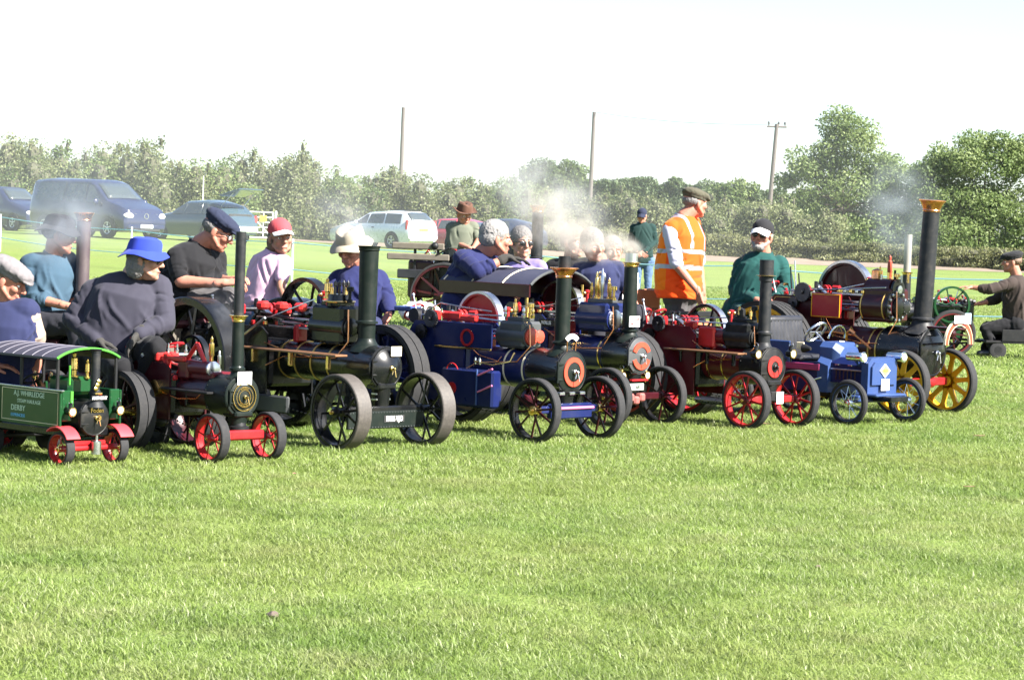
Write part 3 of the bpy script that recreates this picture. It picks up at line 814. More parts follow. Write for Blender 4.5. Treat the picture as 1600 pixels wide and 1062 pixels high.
def engine(name, label, loc, yaw, p, cat='steam engine'):
    o = empty(name, (loc[0], loc[1], 0), -R_(yaw)); tag(o, label, cat, 'miniature steam engines')
    zb, rb, rs, xf, xs, xr = p['zb'], p['rb'], p['rs'], p['xf'], p['xs'], p['xr']
    body, frame, motion = p.get('body', BLACK), p.get('frame', BLACK), p.get('motion', RED)
    sb = p.get('sb', BLACKM)
    # boiler and smokebox
    MB().lathe([(xr, rb), (xs, rb)], (0, 0, zb), (1, 0, 0), 40).build('boiler', body, o)
    for x in p.get('bands', ()):
        MB().ring((x, 0, zb), (1, 0, 0), rb + .004, rb - .003, -.006, .006, 40).build('boiler_band', p.get('bandm', BRASS), o)
    MB().lathe([(xs - .004, rs), (xs, rs + .003), (xf - .012, rs + .003), (xf - .006, rs + .006), (xf, rs)], (0, 0, zb), (1, 0, 0), 44).build('smokebox', sb, o)
    rv = MB()
    for k in range(26):
        a = 2 * math.pi * k / 26
        rv.ell((xs + .012, math.cos(a) * (rs + .003), zb + math.sin(a) * (rs + .003)), .0045, seg=6, rings=4)
        rv.ell((xf - .022, math.cos(a) * (rs + .003), zb + math.sin(a) * (rs + .003)), .0045, seg=6, rings=4)
    tag(rv.build('rivet_row', sb, o), kind='stuff')
    dr = p.get('door', {}); door(o, xf, zb, dr.get('r', rs * .93), dr.get('m', sb), dr.get('ring'), dr.get('ringm'), dr.get('dome', .18), dr.get('handle', STEEL), dr.get('arcs', False), rim=dr.get('rim'))
    c = p['chim']; chimney(o, c['x'], zb + rs * .92, c['zt'], c['r0'], c['r1'], c.get('m', sb), tilt=c.get('tilt', 0), flange=c.get('fl'), cap=c.get('cap'), ext=c.get('ext'))
    # front carriage
    f = p['fw']; R, Wd, lat = f['R'], f['W'], f['lat']
    perch = MB()
    perch.lathe([(R * .9, rs * .42), (R * 1.15, rs * .38), (max(zb - rs * .8, R * 1.3), rs * .5)], (-.03, 0, 0), (0, 0, 1), 16)
    perch.box((-.03, 0, zb - rs * .86), (.13, rs * 1.1, rs * .3), .01)
    perch.build('perch_bracket', sb, o)
    MB().box((-.0, 0, R), (.05, lat * 2 - Wd, R * .24), .008).cyl((0, -lat - Wd * .5, R), (0, lat + Wd * .5, R), R * .07).build('front_axle', f.get('axle', frame), o)
    for sy in (-1, 1):
        wheel(o, 'front_wheel', (0, sy * lat, R), R, Wd, f.get('n', 10), f['rim'], f.get('tyre', RUBBER), f['spk'], f.get('hub', f['spk']), f.get('style', 'round'), f.get('tt'))
    # firebox, hornplates, tender
    rw = p['rw']; xa, Rr, Wr, lr = rw['x'], rw['R'], rw['W'], rw['lat']
    hx0, hx1, hz0, hz1, hw = p['horn']
    MB().box(((xr + hx0) / 2 + .02, 0, (zb + rb + zb - rb * 1.5) / 2), (xr - hx0 + .05, hw * 1.86, rb * 2.45), .02).build('firebox', frame, o)
    pl = [(hx0, hz0), (hx1, hz0), (hx1, hz1 - (hz1 - zb) * .2), (hx1 - .06, hz1), (hx0 + .05, hz1), (hx0, hz1 - .06)]
    for sy in (-1, 1):
        MB().prism(pl, (0, sy * hw, 0), (1, 0, 0), (0, 0, 1), .012).build('hornplate', p.get('horn_m', body), o)
        if p.get('lining'):
            MB().tube([(x + (.02 if x < (hx0 + hx1) / 2 else -.02), sy * (hw + .0075), z + (.02 if z < (hz0 + hz1) / 2 else -.02)) for x, z in pl + pl[:1]], .0022, 5).build('lining', p['lining'], o)
    tx = hx0 - .02; tl = p.get('tender', .34)
    MB().box((tx - tl / 2 + .02, 0, hz0 + .12 + (zb - hz0) * .5), (tl, hw * 2.1, zb - hz0 + .06), .025).build('tender', p.get('tender_m', frame), o)
    cb = MB(); g = random.Random(7)
    for k in range(40): cb.ell((tx - tl / 2 + g.uniform(-.4, .4) * tl, g.uniform(-.8, .8) * hw, zb + .14 + g.uniform(-.02, .03)), (g.uniform(.02, .04), g.uniform(.02, .04), .025), seg=5, rings=4)
    tag(cb.build('coal_load', COAL, o, smooth=False), kind='stuff')
    MB().cyl((xa, -lr, Rr), (xa, lr, Rr), Rr * .09).build('rear_axle', frame, o)
    for sy in (-1, 1):
        wheel(o, 'rear_wheel', (xa, sy * lr, Rr), Rr, Wr, rw.get('n', 12), rw['rim'], rw.get('tyre', RUBBER), rw['spk'], rw.get('hub', rw['spk']), rw.get('style', 'round'), rw.get('tt'))
    # cylinder and valve gear
    if 'cyl' in p:
        cx0, cx1, cz0, cz1, ch = p['cyl']; cm = p.get('cyl_m', body)
        L_ = cx1 - cx0; zc = cz0 + (cz1 - cz0) * .45
        MB().box(((cx0 + cx1) / 2, 0, (cz0 + cz1) / 2), (L_, ch * 2, cz1 - cz0), .018).lathe([(cx0 - .015, ch * .75), (cx1 + .012, ch * .75)], (0, -ch * .35, zc), (1, 0, 0), 24).build('cylinder_block', cm, o)
        for (dy, rr) in ((-ch * .35, .62), (ch * .5, .45)):
            q = MB().lathe([(0, ch * rr), (.014, ch * rr), (.018, ch * rr * .8), (.018, .001)], (cx1 + .010, dy, zc), (1, 0, 0), 22)
            for k in range(8): q.ell((cx1 + .026, dy + ch * rr * .86 * math.cos(k * .785), zc + ch * rr * .86 * math.sin(k * .785)), .005, seg=6, rings=4)
            q.build('cylinder_cover', p.get('cover_m', cm), o)
        MB().box(((cx0 + cx1) / 2, 0, cz1 + .012), (L_ * .62, ch * 1.3, .03), .006).build('valve_chest', p.get('chest_m', cm), o)
        if p.get('valves', True):
            vh = p.get('vh', .13)
            valve(o, (cx0 + L_ * .35, -.02, cz1 + .02), vh, .016)
            valve(o, (cx0 + L_ * .62, .03, cz1 + .02), vh * .8, .014)
            MB().lathe([(0, .018), (.02, .018), (.025, .01), (.07, .01), (.075, .024), (.1, .024), (.105, .001)], (cx1 - L_ * .12, 0, cz1 + .02), (0, 0, 1), 12).build('lubricator', p.get('lub_m', BRASS), o)
        # motion: slide bars, rods, crank, eccentrics
        kx, kz = p.get('crank', (hx0 + .12, hz1 + .03))
        for dy in (-.055, .055):
            MB().box(((cx0 + (kx + .16)) / 2, -ch * .35 + dy * .5, zc + .028), (abs(cx0 - kx) - .12, .012, .012), .002).box(((cx0 + (kx + .16)) / 2, -ch * .35 + dy * .5, zc - .028), (abs(cx0 - kx) - .12, .012, .012), .002).build('slide_bar', STEEL, o)
        MB().cyl((cx0, -ch * .35, zc), (kx + .20, -ch * .35, zc), .009).build('piston_rod', STEEL, o)
        MB().box((kx + .2, -ch * .35, zc), (.06, .05, .05), .008).build('crosshead', DSTEEL, o)
        MB().tube([(kx + .2, -ch * .35, zc), (kx, -ch * .35, kz + .03)], [.011, .016], 8).build('connecting_rod', STEEL, o)
        MB().cyl((kx, -hw - .05, kz), (kx, hw + .12, kz), .016).box((kx, -ch * .35 - .03, kz + .02), (.035, .018, .10), .006).box((kx, -ch * .35 + .03, kz + .02), (.035, .018, .10), .006).build('crankshaft', DSTEEL, o)
        for dy in (.03, .07): MB().lathe([(-.009, .042), (.009, .042)], (kx + .008, dy, kz), (0, 1, 0), 20).build('eccentric', motion, o)
        MB().tube([(kx + .04, .05, kz), (cx0, .05, cz1 - .02)], .007, 6).build('valve_rod', STEEL, o)
        for sy in (-1, 1): MB().box((kx, sy * hw, kz), (.09, .04, .075), .014).build('bearing_housing', motion, o)
        MB().box(((hx1 + cx0) / 2 - .02, -ch * .35, zc - .065), (.05, .09, .11), .012).build('motion_bracket', motion, o)
        gear(o, (kx - .01, -hw - .035, kz - .02), p.get('gr', .06), .022, p.get('gear_m', DSTEEL))
        gear(o, (kx - .10, -hw - .035, kz - .11), .05, .022, p.get('gear_m', DSTEEL))
        # governor, pump, oil boxes, pipes, levers
        MB().lathe([(0, .03), (.015, .03), (.02, .012), (.09, .010), (.095, .02), (.11, .02), (.115, .001)], (cx0 - .06, .06, cz1 - .03), (0, 0, 1), 12).build('governor_column', motion, o)
        for k in range(2): MB().ell((cx0 - .06, .06 + (.03 if k else -.03), cz1 + .06), .014, seg=10, rings=6).build('governor_ball', BRASS, o)
        for k in range(3): MB().box((kx + .09 + .06 * k, -hw * .8 + .05 * k, hz1 + .018), (.028, .022, .03), .005).build('oil_box', BRASS if k % 2 else motion, o)
        pipe(o, [(cx1 + .02, -ch * .6, cz1 - .02), (cx1 + .05, -ch * .8, cz0 + .02), (cx1 - .02, -rb * .98, zb + rb * .35), (xr + .1, -rb * 1.04, zb + .02), (hx1, -hw - .012, zb - .04)], .0045)
        pipe(o, [(hx1 - .02, -hw - .012, hz1 - .1), (hx1 + .1, -rb - .02, zb + rb * .55), (cx0 + .05, -rb - .012, zb + rb * .3), (cx0 + .06, -rb * .9, zb + rb * .55)], .0035, COPPER)
        pipe(o, [(kx + .1, -hw * .7, hz1 + .055), (kx + .25, -hw * .75, hz1 + .06), (cx0 + .02, -ch * .9, cz1 + .03)], .005, STEEL, 'regulator_rod')
        MB().cyl((hx0 + .04, -hw * .75, hz1 - .05), (hx0 - .02, -hw * .8, hz1 + .17), .007, .005).ell((hx0 - .02, -hw * .8, hz1 + .17), .012, seg=8, rings=6).build('reversing_lever', STEEL, o)
        MB().cyl((hx0 - .03, hw * .5, hz1 - .05), (hx0 - .05, hw * .5, hz1 + .13), .007).build('brake_column', STEEL, o)
        MB().lathe([(-.01, .035), (.01, .035), (.012, .001)], (hx0 - .0, 0, hz1 + .06), (-1, 0, .2), 16).build('pressure_gauge', BRASS, o)
        sw = MB().torus((hx0 - .1, -hw * .3, hz1 + .05), (-.7, 0, .7), .075, .008, 24, 6)
        for k in range(3):
            a = k * 2.09; A_, u_, w_ = frame_of((-.7, 0, .7))
            sw.cyl((hx0 - .1, -hw * .3, hz1 + .05), Vector((hx0 - .1, -hw * .3, hz1 + .05)) + (u_ * math.cos(a) + w_ * math.sin(a)) * .072, .006, seg=6)
        sw.cyl((hx0 - .1, -hw * .3, hz1 + .05), (hx0 + .06, -hw * .3, hz1 - .14), .008)
        sw.build('steering_wheel', p.get('sw_m', motion), o)
        MB().cyl((hx0 + .08, -hw - .02, Rr * 1.05), (hx0 + .08, hw + .02, Rr * 1.05), .022).build('chain_drum', frame, o)
    for sy in (-1, 1):
        pts = [(hx0 + .08, sy * hw * .8, Rr * .8), (-.3, sy * lat * .85, R * .95), (-.02, sy * lat * .78, R * .98)]
        ch_ = MB()
        for k in range(34):
            t = k / 33; q = Vector(pts[0]).lerp(Vector(pts[1]), min(1, t * 1.35)) if t < .74 else Vector(pts[1]).lerp(Vector(pts[2]), (t - .74) / .26)
            q.z -= .05 * math.sin(math.pi * t)
            ch_.ell(q, (.013, .004, .006) if k % 2 else (.013, .006, .004), seg=6, rings=4)
        tag(ch_.build('steering_chain', DSTEEL, o), kind='stuff')
    if 'fly' in p:
        fx, fz, fR, fl, fwid, fm, fs, ft = p['fly']; flywheel(o, fx, fz, fR, fl, fwid, fm, fs, ft)
        MB().cyl((fx, hw, fz), (fx, fl + fwid, fz), .016).build('flywheel_shaft', DSTEEL, o)
    if 'board' in p:
        bx0, bx1, bz, blat, bm = p['board']
        MB().box(((bx0 + bx1) / 2, blat, bz), (bx1 - bx0, .10, .014), .004).build('running_board', bm, o)
        for k in (.15, .5, .85):
            MB().box((bx0 + (bx1 - bx0) * k, blat + .03, bz - .05), (.02, .03, .09), .004).build('board_bracket', BRASS if p.get('brass_brk') else frame, o)
    return o

def card(parent, c, w, h, rot=FRONT, m=CARD, tilt=0, name='paper_card'):
    b = MB().box((0, 0, 0), (w, h, .003), .0008)
    return b.build(name, m, parent, loc=c, rot=rot)

# ---- the small red engine
e2 = engine('traction_engine', 'small dark red traction engine with tall thin chimney and red front axle', (-1.536, 14.476), 47, dict(
    zb=.371, rb=.100, rs=.116, xf=.01, xs=-.20, xr=-.55, body=MAROON, frame=BLACK, motion=SCARLET, sb=CHIMG,
    door=dict(r=.098, m=CHIMG, ring=(.80, .83), ringm=BRASS, handle=BRASS, dome=.12),
    chim=dict(x=-.05, r0=.036, r1=.034, zt=.80, m=CHIMG, cap=(BRASS, .80, .835, .056), ext=(CHIMB, 1.313, .030), fl=.525),
    fw=dict(R=.14, W=.06, lat=.20, n=8, rim=RED, spk=RED, tt=.012), rw=dict(x=-.80, R=.235, W=.12, lat=.25, n=12, rim=MAROON, spk=MAROON, hub=BRASS, tyre=RUBBER, style='double', tt=.02),
    horn=(-.92, -.52, .20, .53, .13), horn_m=MAROON, board=(-.70, -.11, .385, -.115, IRON),
    fly=(-.78, .53, .15, .22, .04, BLACK, 'spoke', None)))
MB().lathe([(-.50, .045), (-.22, .045)], (0, -.05, .515), (1, 0, 0), 24).box((-.45, -.05, .50), (.10, .10, .11), .012).build('cylinder_block', CRIM, e2)
MB().lathe([(0, .046), (.012, .046), (.016, .036), (.018, .001)], (-.22, -.05, .515), (1, 0, 0), 24).build('cylinder_cover', STEEL, e2)
for a, c in (((-.56, -.06, .45), (-.36, -.06, .655)), ((-.24, -.06, .50), (-.36, -.06, .655))): MB().cyl(a, c, .013, seg=8).build('stay_bar', SCARLET, e2)
MB().box((-.60, -.10, .50), (.05, .03, .17), .006).box((-.52, -.1, .56), (.2, .03, .03), .006).box((-.56, -.1, .42), (.13, .03, .03), .006, ((0, 1, 0), -.5)).build('motion_bracket', SCARLET, e2)
for x in (-.66, -.72): MB().box((x, -.06, .56), (.035, .16, .05), .008).build('bearing_housing', SCARLET, e2)
MB().cyl((-.74, -.18, .565), (-.74, .2, .565), .013).build('crankshaft', STEEL, e2)
MB().tube([(-.5, -.05, .515), (-.6, -.05, .52), (-.74, -.05, .57)], .009, 7).build('connecting_rod', STEEL, e2)
MB().cyl((-.95, -.12, .52), (-.95, -.12, .66), .005).box((-.95, -.12, .60), (.03, .06, .012), .004).build('brake_column', RED, e2)
MB().torus((-.72, .04, .625), (-.3, 0, 1), .05, .007, 22, 6).cyl((-.72, .04, .55), (-.72, .04, .62), .006).build('steering_wheel', RED, e2)
valve(e2, (-.30, 0, .53), .17, .017); valve(e2, (-.25, .02, .5), .12, .012, STEEL, 'lubricator')
for k in range(4): MB().lathe([(0, .011), (.02, .011), (.024, .006), (.05, .006), (.055, .001)], (-.66 + .06 * k, -.05 + .02 * k, .585), (0, 0, 1), 10).build('oil_cup', STEEL, e2)
MB().box((-.35, 0, .475), (.34, .15, .05), .01).build('valve_chest', CRIM, e2)
MB().lathe([(0, .05), (.05, .05), (.052, .001)], (-.62, -.125, .38), (0, -1, 0), 18).build('injector', BRASS, e2)
pipe(e2, [(-.60, -.14, .36), (-.45, -.12, .33), (-.3, -.10, .34), (-.26, -.095, .37)])
MB().box((.03, 0, .155), (.05, .27, .055), .01).build('axle_beam', RED, e2)
MB().lathe([(0, .06), (.02, .06), (.025, .045), (.05, .04)], (-.02, 0, .18), (0, 0, 1), 18).build('turntable', IRON, e2)
card(e2, (.025, .0, .478), .10, .075)
for ra in (.058, .040): MB().torus((.032, 0, .371), (1, 0, 0), ra, .0018, 36, 6).build('nameplate_ring', BRASS, e2)
for t_, a_ in (('BURRELL', 0), ('THETFORD', math.pi)): text(e2, t_, .015, BRASS, (.030, -.049 * math.sin(a_), .371 + .049 * math.cos(a_)), (R_(90), 0, R_(90)) if not a_ else (R_(90), math.pi, R_(90)), bend=.049, sx=1.0)

# ---- the big black engine
e3 = engine('traction_engine', 'black traction engine with brown running board and registration plate on front beam', (-.778, 15.635), 46, dict(
    zb=.495, rb=.120, rs=.130, xf=.01, xs=-.30, xr=-.95, body=BLACK, frame=BLACK, motion=RED, sb=BLACK,
    bands=(-.42, -.58, -.74, -.90), bandm=GOLD, door=dict(r=.121, m=BLACK, handle=BRASS, dome=.34),
    chim=dict(x=-.185, r0=.054, r1=.061, zt=1.225, m=CHIMG, cap=(CHIMG, 1.215, 1.243, .071), fl=.765),
    fw=dict(R=.232, W=.108, lat=.345, n=10, rim=BLACK, spk=BLACK, tyre=WORN, style='round', tt=.014), rw=dict(x=-1.42, R=.435, W=.17, lat=.40, n=12, rim=BLACK, spk=BLACK, tt=.02, tyre=BLACK),
    horn=(-1.55, -.93, .26, .70, .19), cyl=(-.62, -.32, .62, .86, .095), crank=(-1.22, .80), gr=.07, chest_m=BLACK, vh=.12, lub_m=IRON, gear_m=IRON,
    fly=(-1.16, .765, .245, .31, .07, BLACK, 'spoke', None), board=(-1.21, -.14, .563, -.235, WOODB), brass_brk=True))
MB().lathe([(0, .085), (.02, .085), (.022, .10), (.032, .10), (.034, .075), (.075, .07), (.08, .001)], (-.46, -.0, .855), (0, 0, 1), 24).build('steam_dome', BLACK, e3)
MB().torus((-.46, 0, .885), (0, 0, 1), .098, .007, 28, 6).build('dome_band', BRASS, e3)
for k in range(4): MB().lathe([(0, .008), (.05, .008), (.055, .012), (.075, .012), (.085, .004), (.09, .001)], (-.43 + .0 * k, -.06 + .035 * k, .93), (0, 0, 1), 8).build('valve_stem', DSTEEL, e3)
valve(e3, (-.52, -.05, .90), .13, .019)
for k in range(3): MB().box((-1.1 + .13 * k, -.10 + .05 * k, .83), (.08, .07, .055), .016).build('crank_guard', SCARLET, e3)
MB().box((-.80, .20, .845), (.07, .06, .075), .008).build('oil_tank', SCARLET, e3)
for k in range(2): MB().lathe([(-.03, .04), (.03, .04)], (-1.38, -.15 + .06 * k, .79), (0, 1, 0), 20).build('pulley', IRON, e3)
for k, x in enumerate((-.92, -.78, -.70)): MB().tube([(x - .25, -.06 + .05 * k, .78 - .02 * k), (x + .2, -.06 + .05 * k, .74)], .011, 7).build('rod', DSTEEL, e3)
MB().box((.02, -.0, .178), (.022, .62, .108), .004).build('front_beam', CHIMG, e3)
rvb = MB()
for k in range(27):
    for dz in (-.045, .045): rvb.ell((.032, -.295 + k * .0227, .178 + dz), .004, seg=6, rings=4)
tag(rvb.build('rivet_row', GREYP, e3), kind='stuff')
MB().box((.033, .06, .182), (.004, .165, .042), .001).build('number_plate', INK, e3)
text(e3, 'FX06 VJO', .044, WHITEP, (.0365, .06, .182), FRONT, sx=.74, bold=.0012)
card(e3, (.05, .045, .60), .085, .06, m=CREAM)
MB().box((-.85, -.235, .22), (.42, .03, .11), .01).build('water_tank', GREYP, e3)
MB().cyl((-.9, -.24, .76), (-1.15, -.24, .62), .008).build('drain_rod', STEEL, e3)
MB().box((-.03, 0, .30), (.05, .12, .012), .003).box((-.03, 0, .335), (.05, .12, .012), .003).build('spring_leaf', STEEL, e3)

# ---- the navy blue engine with the red flywheel
e4 = engine('traction_engine', 'navy blue traction engine with red disc flywheel and copper capped green chimney', (.379, 16.605), 43, dict(
    zb=.455, rb=.128, rs=.140, xf=.02, xs=-.26, xr=-.80, body=NAVY, frame=NAVY, motion=SCARLET, sb=BLACK,
    bands=(-.30, -.47), bandm=CREAM, door=dict(r=.142, m=CHIMG, ring=(.46, .68), ringm=ORANGEP, handle=STEEL, dome=.16, rim=BLACK),
    chim=dict(x=-.07, r0=.052, r1=.050, zt=1.13, m=CHIMG, cap=(COPPER, 1.07, 1.135, .096), ext=(CHIMB, 1.21, .040)),
    fw=dict(R=.21, W=.065, lat=.315, n=10, rim=BLACK, spk=MAROON, hub=BRASS, tt=.018, axle=NAVY), rw=dict(x=-1.33, R=.345, W=.15, lat=.37, n=12, rim=BLACK, spk=NAVY, tt=.03, style='double'),
    horn=(-1.30, -.78, .20, .73, .185), horn_m=NAVY, cyl=(-.56, -.33, .585, .765, .095), cyl_m=GREYP, cover_m=ORANGEP, chest_m=GREYP, crank=(-1.06, .77), lining=None,
    fly=(-1.04, .735, .20, .235, .06, RED, 'disc', STEEL)))
MB().box((-.78, -.195, .655), (.53, .012, .165), .004).build('motion_cover', NAVY, e4)
MB().ring((-.74, -.206, .64), (0, 1, 0), .058, .044, -.006, .006, 30).build('painted_ring', RED, e4)
MB().box((-.78, -.203, .568), (.53, .01, .012), .002).build('cover_trim', BRASS, e4)
for x in (-1.0, -.9): MB().box((x, -.15, .775), (.13, .05, .06), .012).build('crank_guard', SCARLET, e4)
MB().box((-.80, -.15, .765), (.20, .04, .045), .01).build('crank_guard', SCARLET, e4)
MB().box((-.66, -.235, .31), (.48, .09, .25), .014).build('side_tank', NAVY, e4)
MB().ring((-.79, -.284, .30), (0, 1, 0), .040, .001, -.003, .003, 24).build('painted_roundel', RED, e4)
MB().torus((-.79, -.286, .41), (0, 1, 0), .055, .005, 16, 5, R_(20), R_(160)).build('painted_arc', RED, e4)
MB().box((-.56, -.285, .32), (.012, .014, .24), .003).build('tank_strap', BLUE, e4)
for z in (.40, .29): MB().cyl((-.55, -.285, z), (-.42, -.285, z + .05), .006).build('tank_pipe', mat('pink_line', (.5, .12, .25), .4), e4)
for k in range(2): valve(e4, (-.62 + .04 * k, -.24, .47), .05, .012, CHROME, 'water_cock')
pipe(e4, [(-.62, -.25, .49), (-.48, -.22, .47), (-.38, -.16, .50), (-.36, -.14, .56)], .006, BRASS)
pipe(e4, [(-1.15, -.19, .80), (-1.0, -.2, .86), (-.8, -.19, .84), (-.6, -.12, .82)], .005, STEEL)
for k in range(3): MB().lathe([(0, .012), (.03, .012), (.034, .007), (.08, .007), (.085, .001)], (-1.2 + .09 * k, -.17, .74), (0, 0, 1), 10).build('oil_cup', CHROME, e4)
MB().lathe([(-.04, .05), (.04, .05)], (-1.30, -.12, .76), (0, 1, 0), 20).build('pulley', IRON, e4)
MB().box((-1.42, -.1, .80), (.16, .12, .035), .008).build('tool_tray', BLUE, e4)
for k in range(5):
    MB().lathe([(0, .012), (.02, .014), (.03, .008), (.05, .012), (.07, .004)], (-.52 + .055 * k, -.07 + .03 * (k % 3), .79), (0, 0, 1), 10).build('fitting', (STEEL, BRASS, IRON)[k % 3], e4)
MB().box((.02, 0, .20), (.05, .40, .10), .008).build('axle_beam', NAVY, e4)
MB().cyl((.05, -.2, .22), (.05, .2, .22), .010).build('tow_bar', mat('pink_line', (.5, .12, .25), .4), e4)
for k in range(3): MB().box((.02, -.1 + .1 * k, .315), (.05, .05, .02), .004).build('spring_clip', STEEL, e4)
np_ = MB().ring((0, 0, 0), (1, 0, 0), .085, .052, -.002, .002, 18, R_(40), R_(140)).build('arched_nameplate', WHITEP, e4, loc=(.02, 0, .62))
text(np_, 'LITTLE LADY', .017, INK, (.0028, 0, .0685), FRONT, bend=.066, sx=.8)
for sy in (-1, 1): MB().cyl((.015, sy * .04, .58), (.018, sy * .045, .66), .004).build('nameplate_bracket', COPPER, e4)

# ---- the smoking engine with the canopy
e5 = engine('traction_engine', 'dark navy traction engine with roof canopy and silver tipped smoking chimney', (.89, 18.022), 43, dict(
    zb=.503, rb=.125, rs=.133, xf=.025, xs=-.22, xr=-.72, body=NAVY, frame=MAROON, motion=RED, sb=BLACK,
    bands=(-.26, -.50), bandm=BRASS, door=dict(r=.130, m=GREYP, ring=(.48, .76), ringm=ORANGEP, arcs=True, dome=.12, handle=STEEL),
    chim=dict(x=-.08, r0=.051, r1=.049, zt=1.15, m=CHIMG, cap=(BRASS, 1.135, 1.165, .066), ext=(STEEL, 1.228, .045)),
    fw=dict(R=.212, W=.065, lat=.30, n=10, rim=BLACK, spk=MAROON, tt=.02, axle=MAROON), rw=dict(x=-1.22, R=.36, W=.15, lat=.37, n=12, rim=MAROON, spk=MAROON, tt=.03, style='double'),
    horn=(-1.30, -.70, .22, .76, .18), horn_m=NAVY, cyl=(-.48, -.20, .66, .865, .11), cyl_m=NAVY, cover_m=STEEL, chest_m=GREYP, crank=(-1.02, .80), vh=.20,
    fly=(-.95, .80, .20, .24, .06, MAROON, 'disc', STEEL), sw_m=IRON))
lamp(e5, (-.02, -.115, .36), .030, BRASS); lamp(e5, (.02, .10, .362), .030, BRASS)
MB().box((.06, -.06, .285), (.008, .16, .05), .003).build('number_plate', mat('sage_plate', (.30, .36, .30), .5), e5)
text(e5, '68', .042, INK, (.0655, -.05, .285), FRONT)
for k in range(3): MB().box((.05, -.12 + .06 * k, .21 - .02 * (k % 2)), (.06, .06, .06), .012).build('fork_casting', mat('rust_red', (.24, .07, .06), .6, dust=.2), e5)
MB().box((.03, 0, .33), (.03, .18, .015), .004).build('lamp_bar', RED, e5)
sg = card(e5, (-.005, -.03, .745), .115, .075, name='warning_sign')
text(sg, 'DANGER', .027, REDINK, (0, .016, .0017), (0, 0, 0), ext=.0008, sx=1.0, bold=.0012)
text(sg, 'VERY HOT', .024, REDINK, (0, -.018, .0017), (0, 0, 0), ext=.0008, sx=.85, bold=.0012)
for k in range(4): valve(e5, (-.42 + .05 * k, -.03 + .03 * (k % 2), .87), .14 + .05 * ((k * 7) % 3), .014, BRASS if k != 2 else STEEL, 'safety_valve')
MB().torus((-.36, 0, 1.05), (0, 1, 0), .035, .009, 18, 6).build('whistle_loop', STEEL, e5)
def canopy(o, x0, x1, hw, ze, zp, roofm, skm, trimm, undm, ribs, skirt, posts, front=None):
    n = 14
    def prof(t): return (hw * math.sin(t * 1.0) / math.sin(1.0), ze + (zp - ze) * (math.cos(t) - math.cos(1.0)) / (1 - math.cos(1.0)))
    V = []; F = []
    for x in (x0, x1):
        for k in range(n + 1):
            y, z = prof(-1 + 2 * k / n); V.append((x, y, z))
    for k in range(n): F.append((k, k + 1, n + 2 + k, n + 1 + k))
    m_ = len(V)
    V2 = V + [(v[0], v[1], v[2] - .012) for v in V]
    F2 = F + [tuple(i + m_ for i in q[::-1]) for q in F]
    for k in range(n): F2 += [(k + 1, k, k + m_, k + 1 + m_), (n + 1 + k, n + 2 + k, n + 2 + k + m_, n + 1 + k + m_)]
    F2 += [(0, n + 1, n + 1 + m_, m_), (n, n + m_, 2 * n + 1 + m_, 2 * n + 1)]
    c = MB().add(V2, F2).build('canopy', roofm, o)
    MB().add([(v[0] * .998, v[1] * .99, v[2] - .016) for v in V], [q[::-1] for q in F]).build('canopy_lining', undm, c)
    for x in ribs:
        MB().tube([(x, prof(-1 + 2 * k / n)[0], prof(-1 + 2 * k / n)[1] + .001) for k in range(n + 1)], .006 if skirt else .0032, 6).build('roof_batten', trimm, c)
    for x in (x1,):
        MB().tube([(x, prof(-1 + 2 * k / n)[0], prof(-1 + 2 * k / n)[1] - .004) for k in range(n + 1)], .011 if skirt else .008, 7).build('front_edge', front or trimm, c)
    if skirt:
        for sy in (-1, 1):
            MB().box(((x0 + x1) / 2, sy * (hw + .004), ze - skirt / 2), (x1 - x0, .014, skirt), .003).build('valance', skm, c)
    for (px_, py_) in posts:
        MB().cyl((px_, py_, posts_z), (px_, py_, ze - .0), .010, seg=8).build('canopy_post', BRASS if skirt else IRON, c)
    return c
posts_z = .70
canopy(e5, -1.66, -.74, .335, .975, 1.085, mat('canopy_navy', (.020, .022, .045), .7, bump=.15), MAROON, CREAM, MAROON, (-1.62, -1.33, -1.02), .095, ((-.80, -.30), (-.80, .30), (-1.6, -.30), (-1.6, .30)), GREYP)
MB().box((-.70, -.19, .70), (.16, .012, .05), .003).build('cab_plate', BLACK, e5)
text(e5, 'WALLIS', .035, WHITEP, (-.70, -.198, .70), SIDE, sx=.8)

# ---- the crimson engine with red wheels
e6 = engine('traction_engine', 'crimson traction engine with red spoked wheels and twin black lamps by the smokebox', (1.883, 18.25), 46, dict(
    zb=.445, rb=.125, rs=.136, xf=.0, xs=-.20, xr=-.62, body=CRIM, frame=BLACK, motion=RED, sb=BLACKM,
    bands=(-.38, -.52), bandm=BRASS, door=dict(r=.138, m=BLACKM, ring=(.30, .56), ringm=SCARLET, dome=.10, handle=IRON),
    chim=dict(x=-.09, r0=.046, r1=.043, zt=1.09, m=CHIMB, cap=(BRASS, 1.085, 1.10, .074), ext=(CHIMB, 1.212, .052), fl=.68),
    fw=dict(R=.21, W=.07, lat=.272, n=12, rim=RED, spk=RED, hub=CRIM, tt=.022, axle=RED), rw=dict(x=-1.10, R=.32, W=.14, lat=.33, n=12, rim=RED, spk=RED, tt=.03, style='double'),
    horn=(-1.15, -.60, .20, .70, .17), horn_m=CRIM, cyl=(-.40, -.16, .56, .75, .09), cyl_m=BLACKM, chest_m=BLACKM, crank=(-.93, .73), vh=.10, lub_m=IRON,
    fly=(-.89, .655, .20, .27, .06, BLACK, 'spoke', STEEL), board=(-.84, -.11, .532, -.205, WOODB), lining=None))
MB().lathe([(-.58, .055), (-.40, .055)], (0, -.05, .64), (1, 0, 0), 22).build('trunk_guide', CRIM, e6)
MB().box((-.55, -.10, .63), (.16, .035, .15), .012).build('motion_bracket', SCARLET, e6)
MB().box((-.69, -.12, .71), (.10, .05, .06), .012).build('crank_guard', RED, e6)
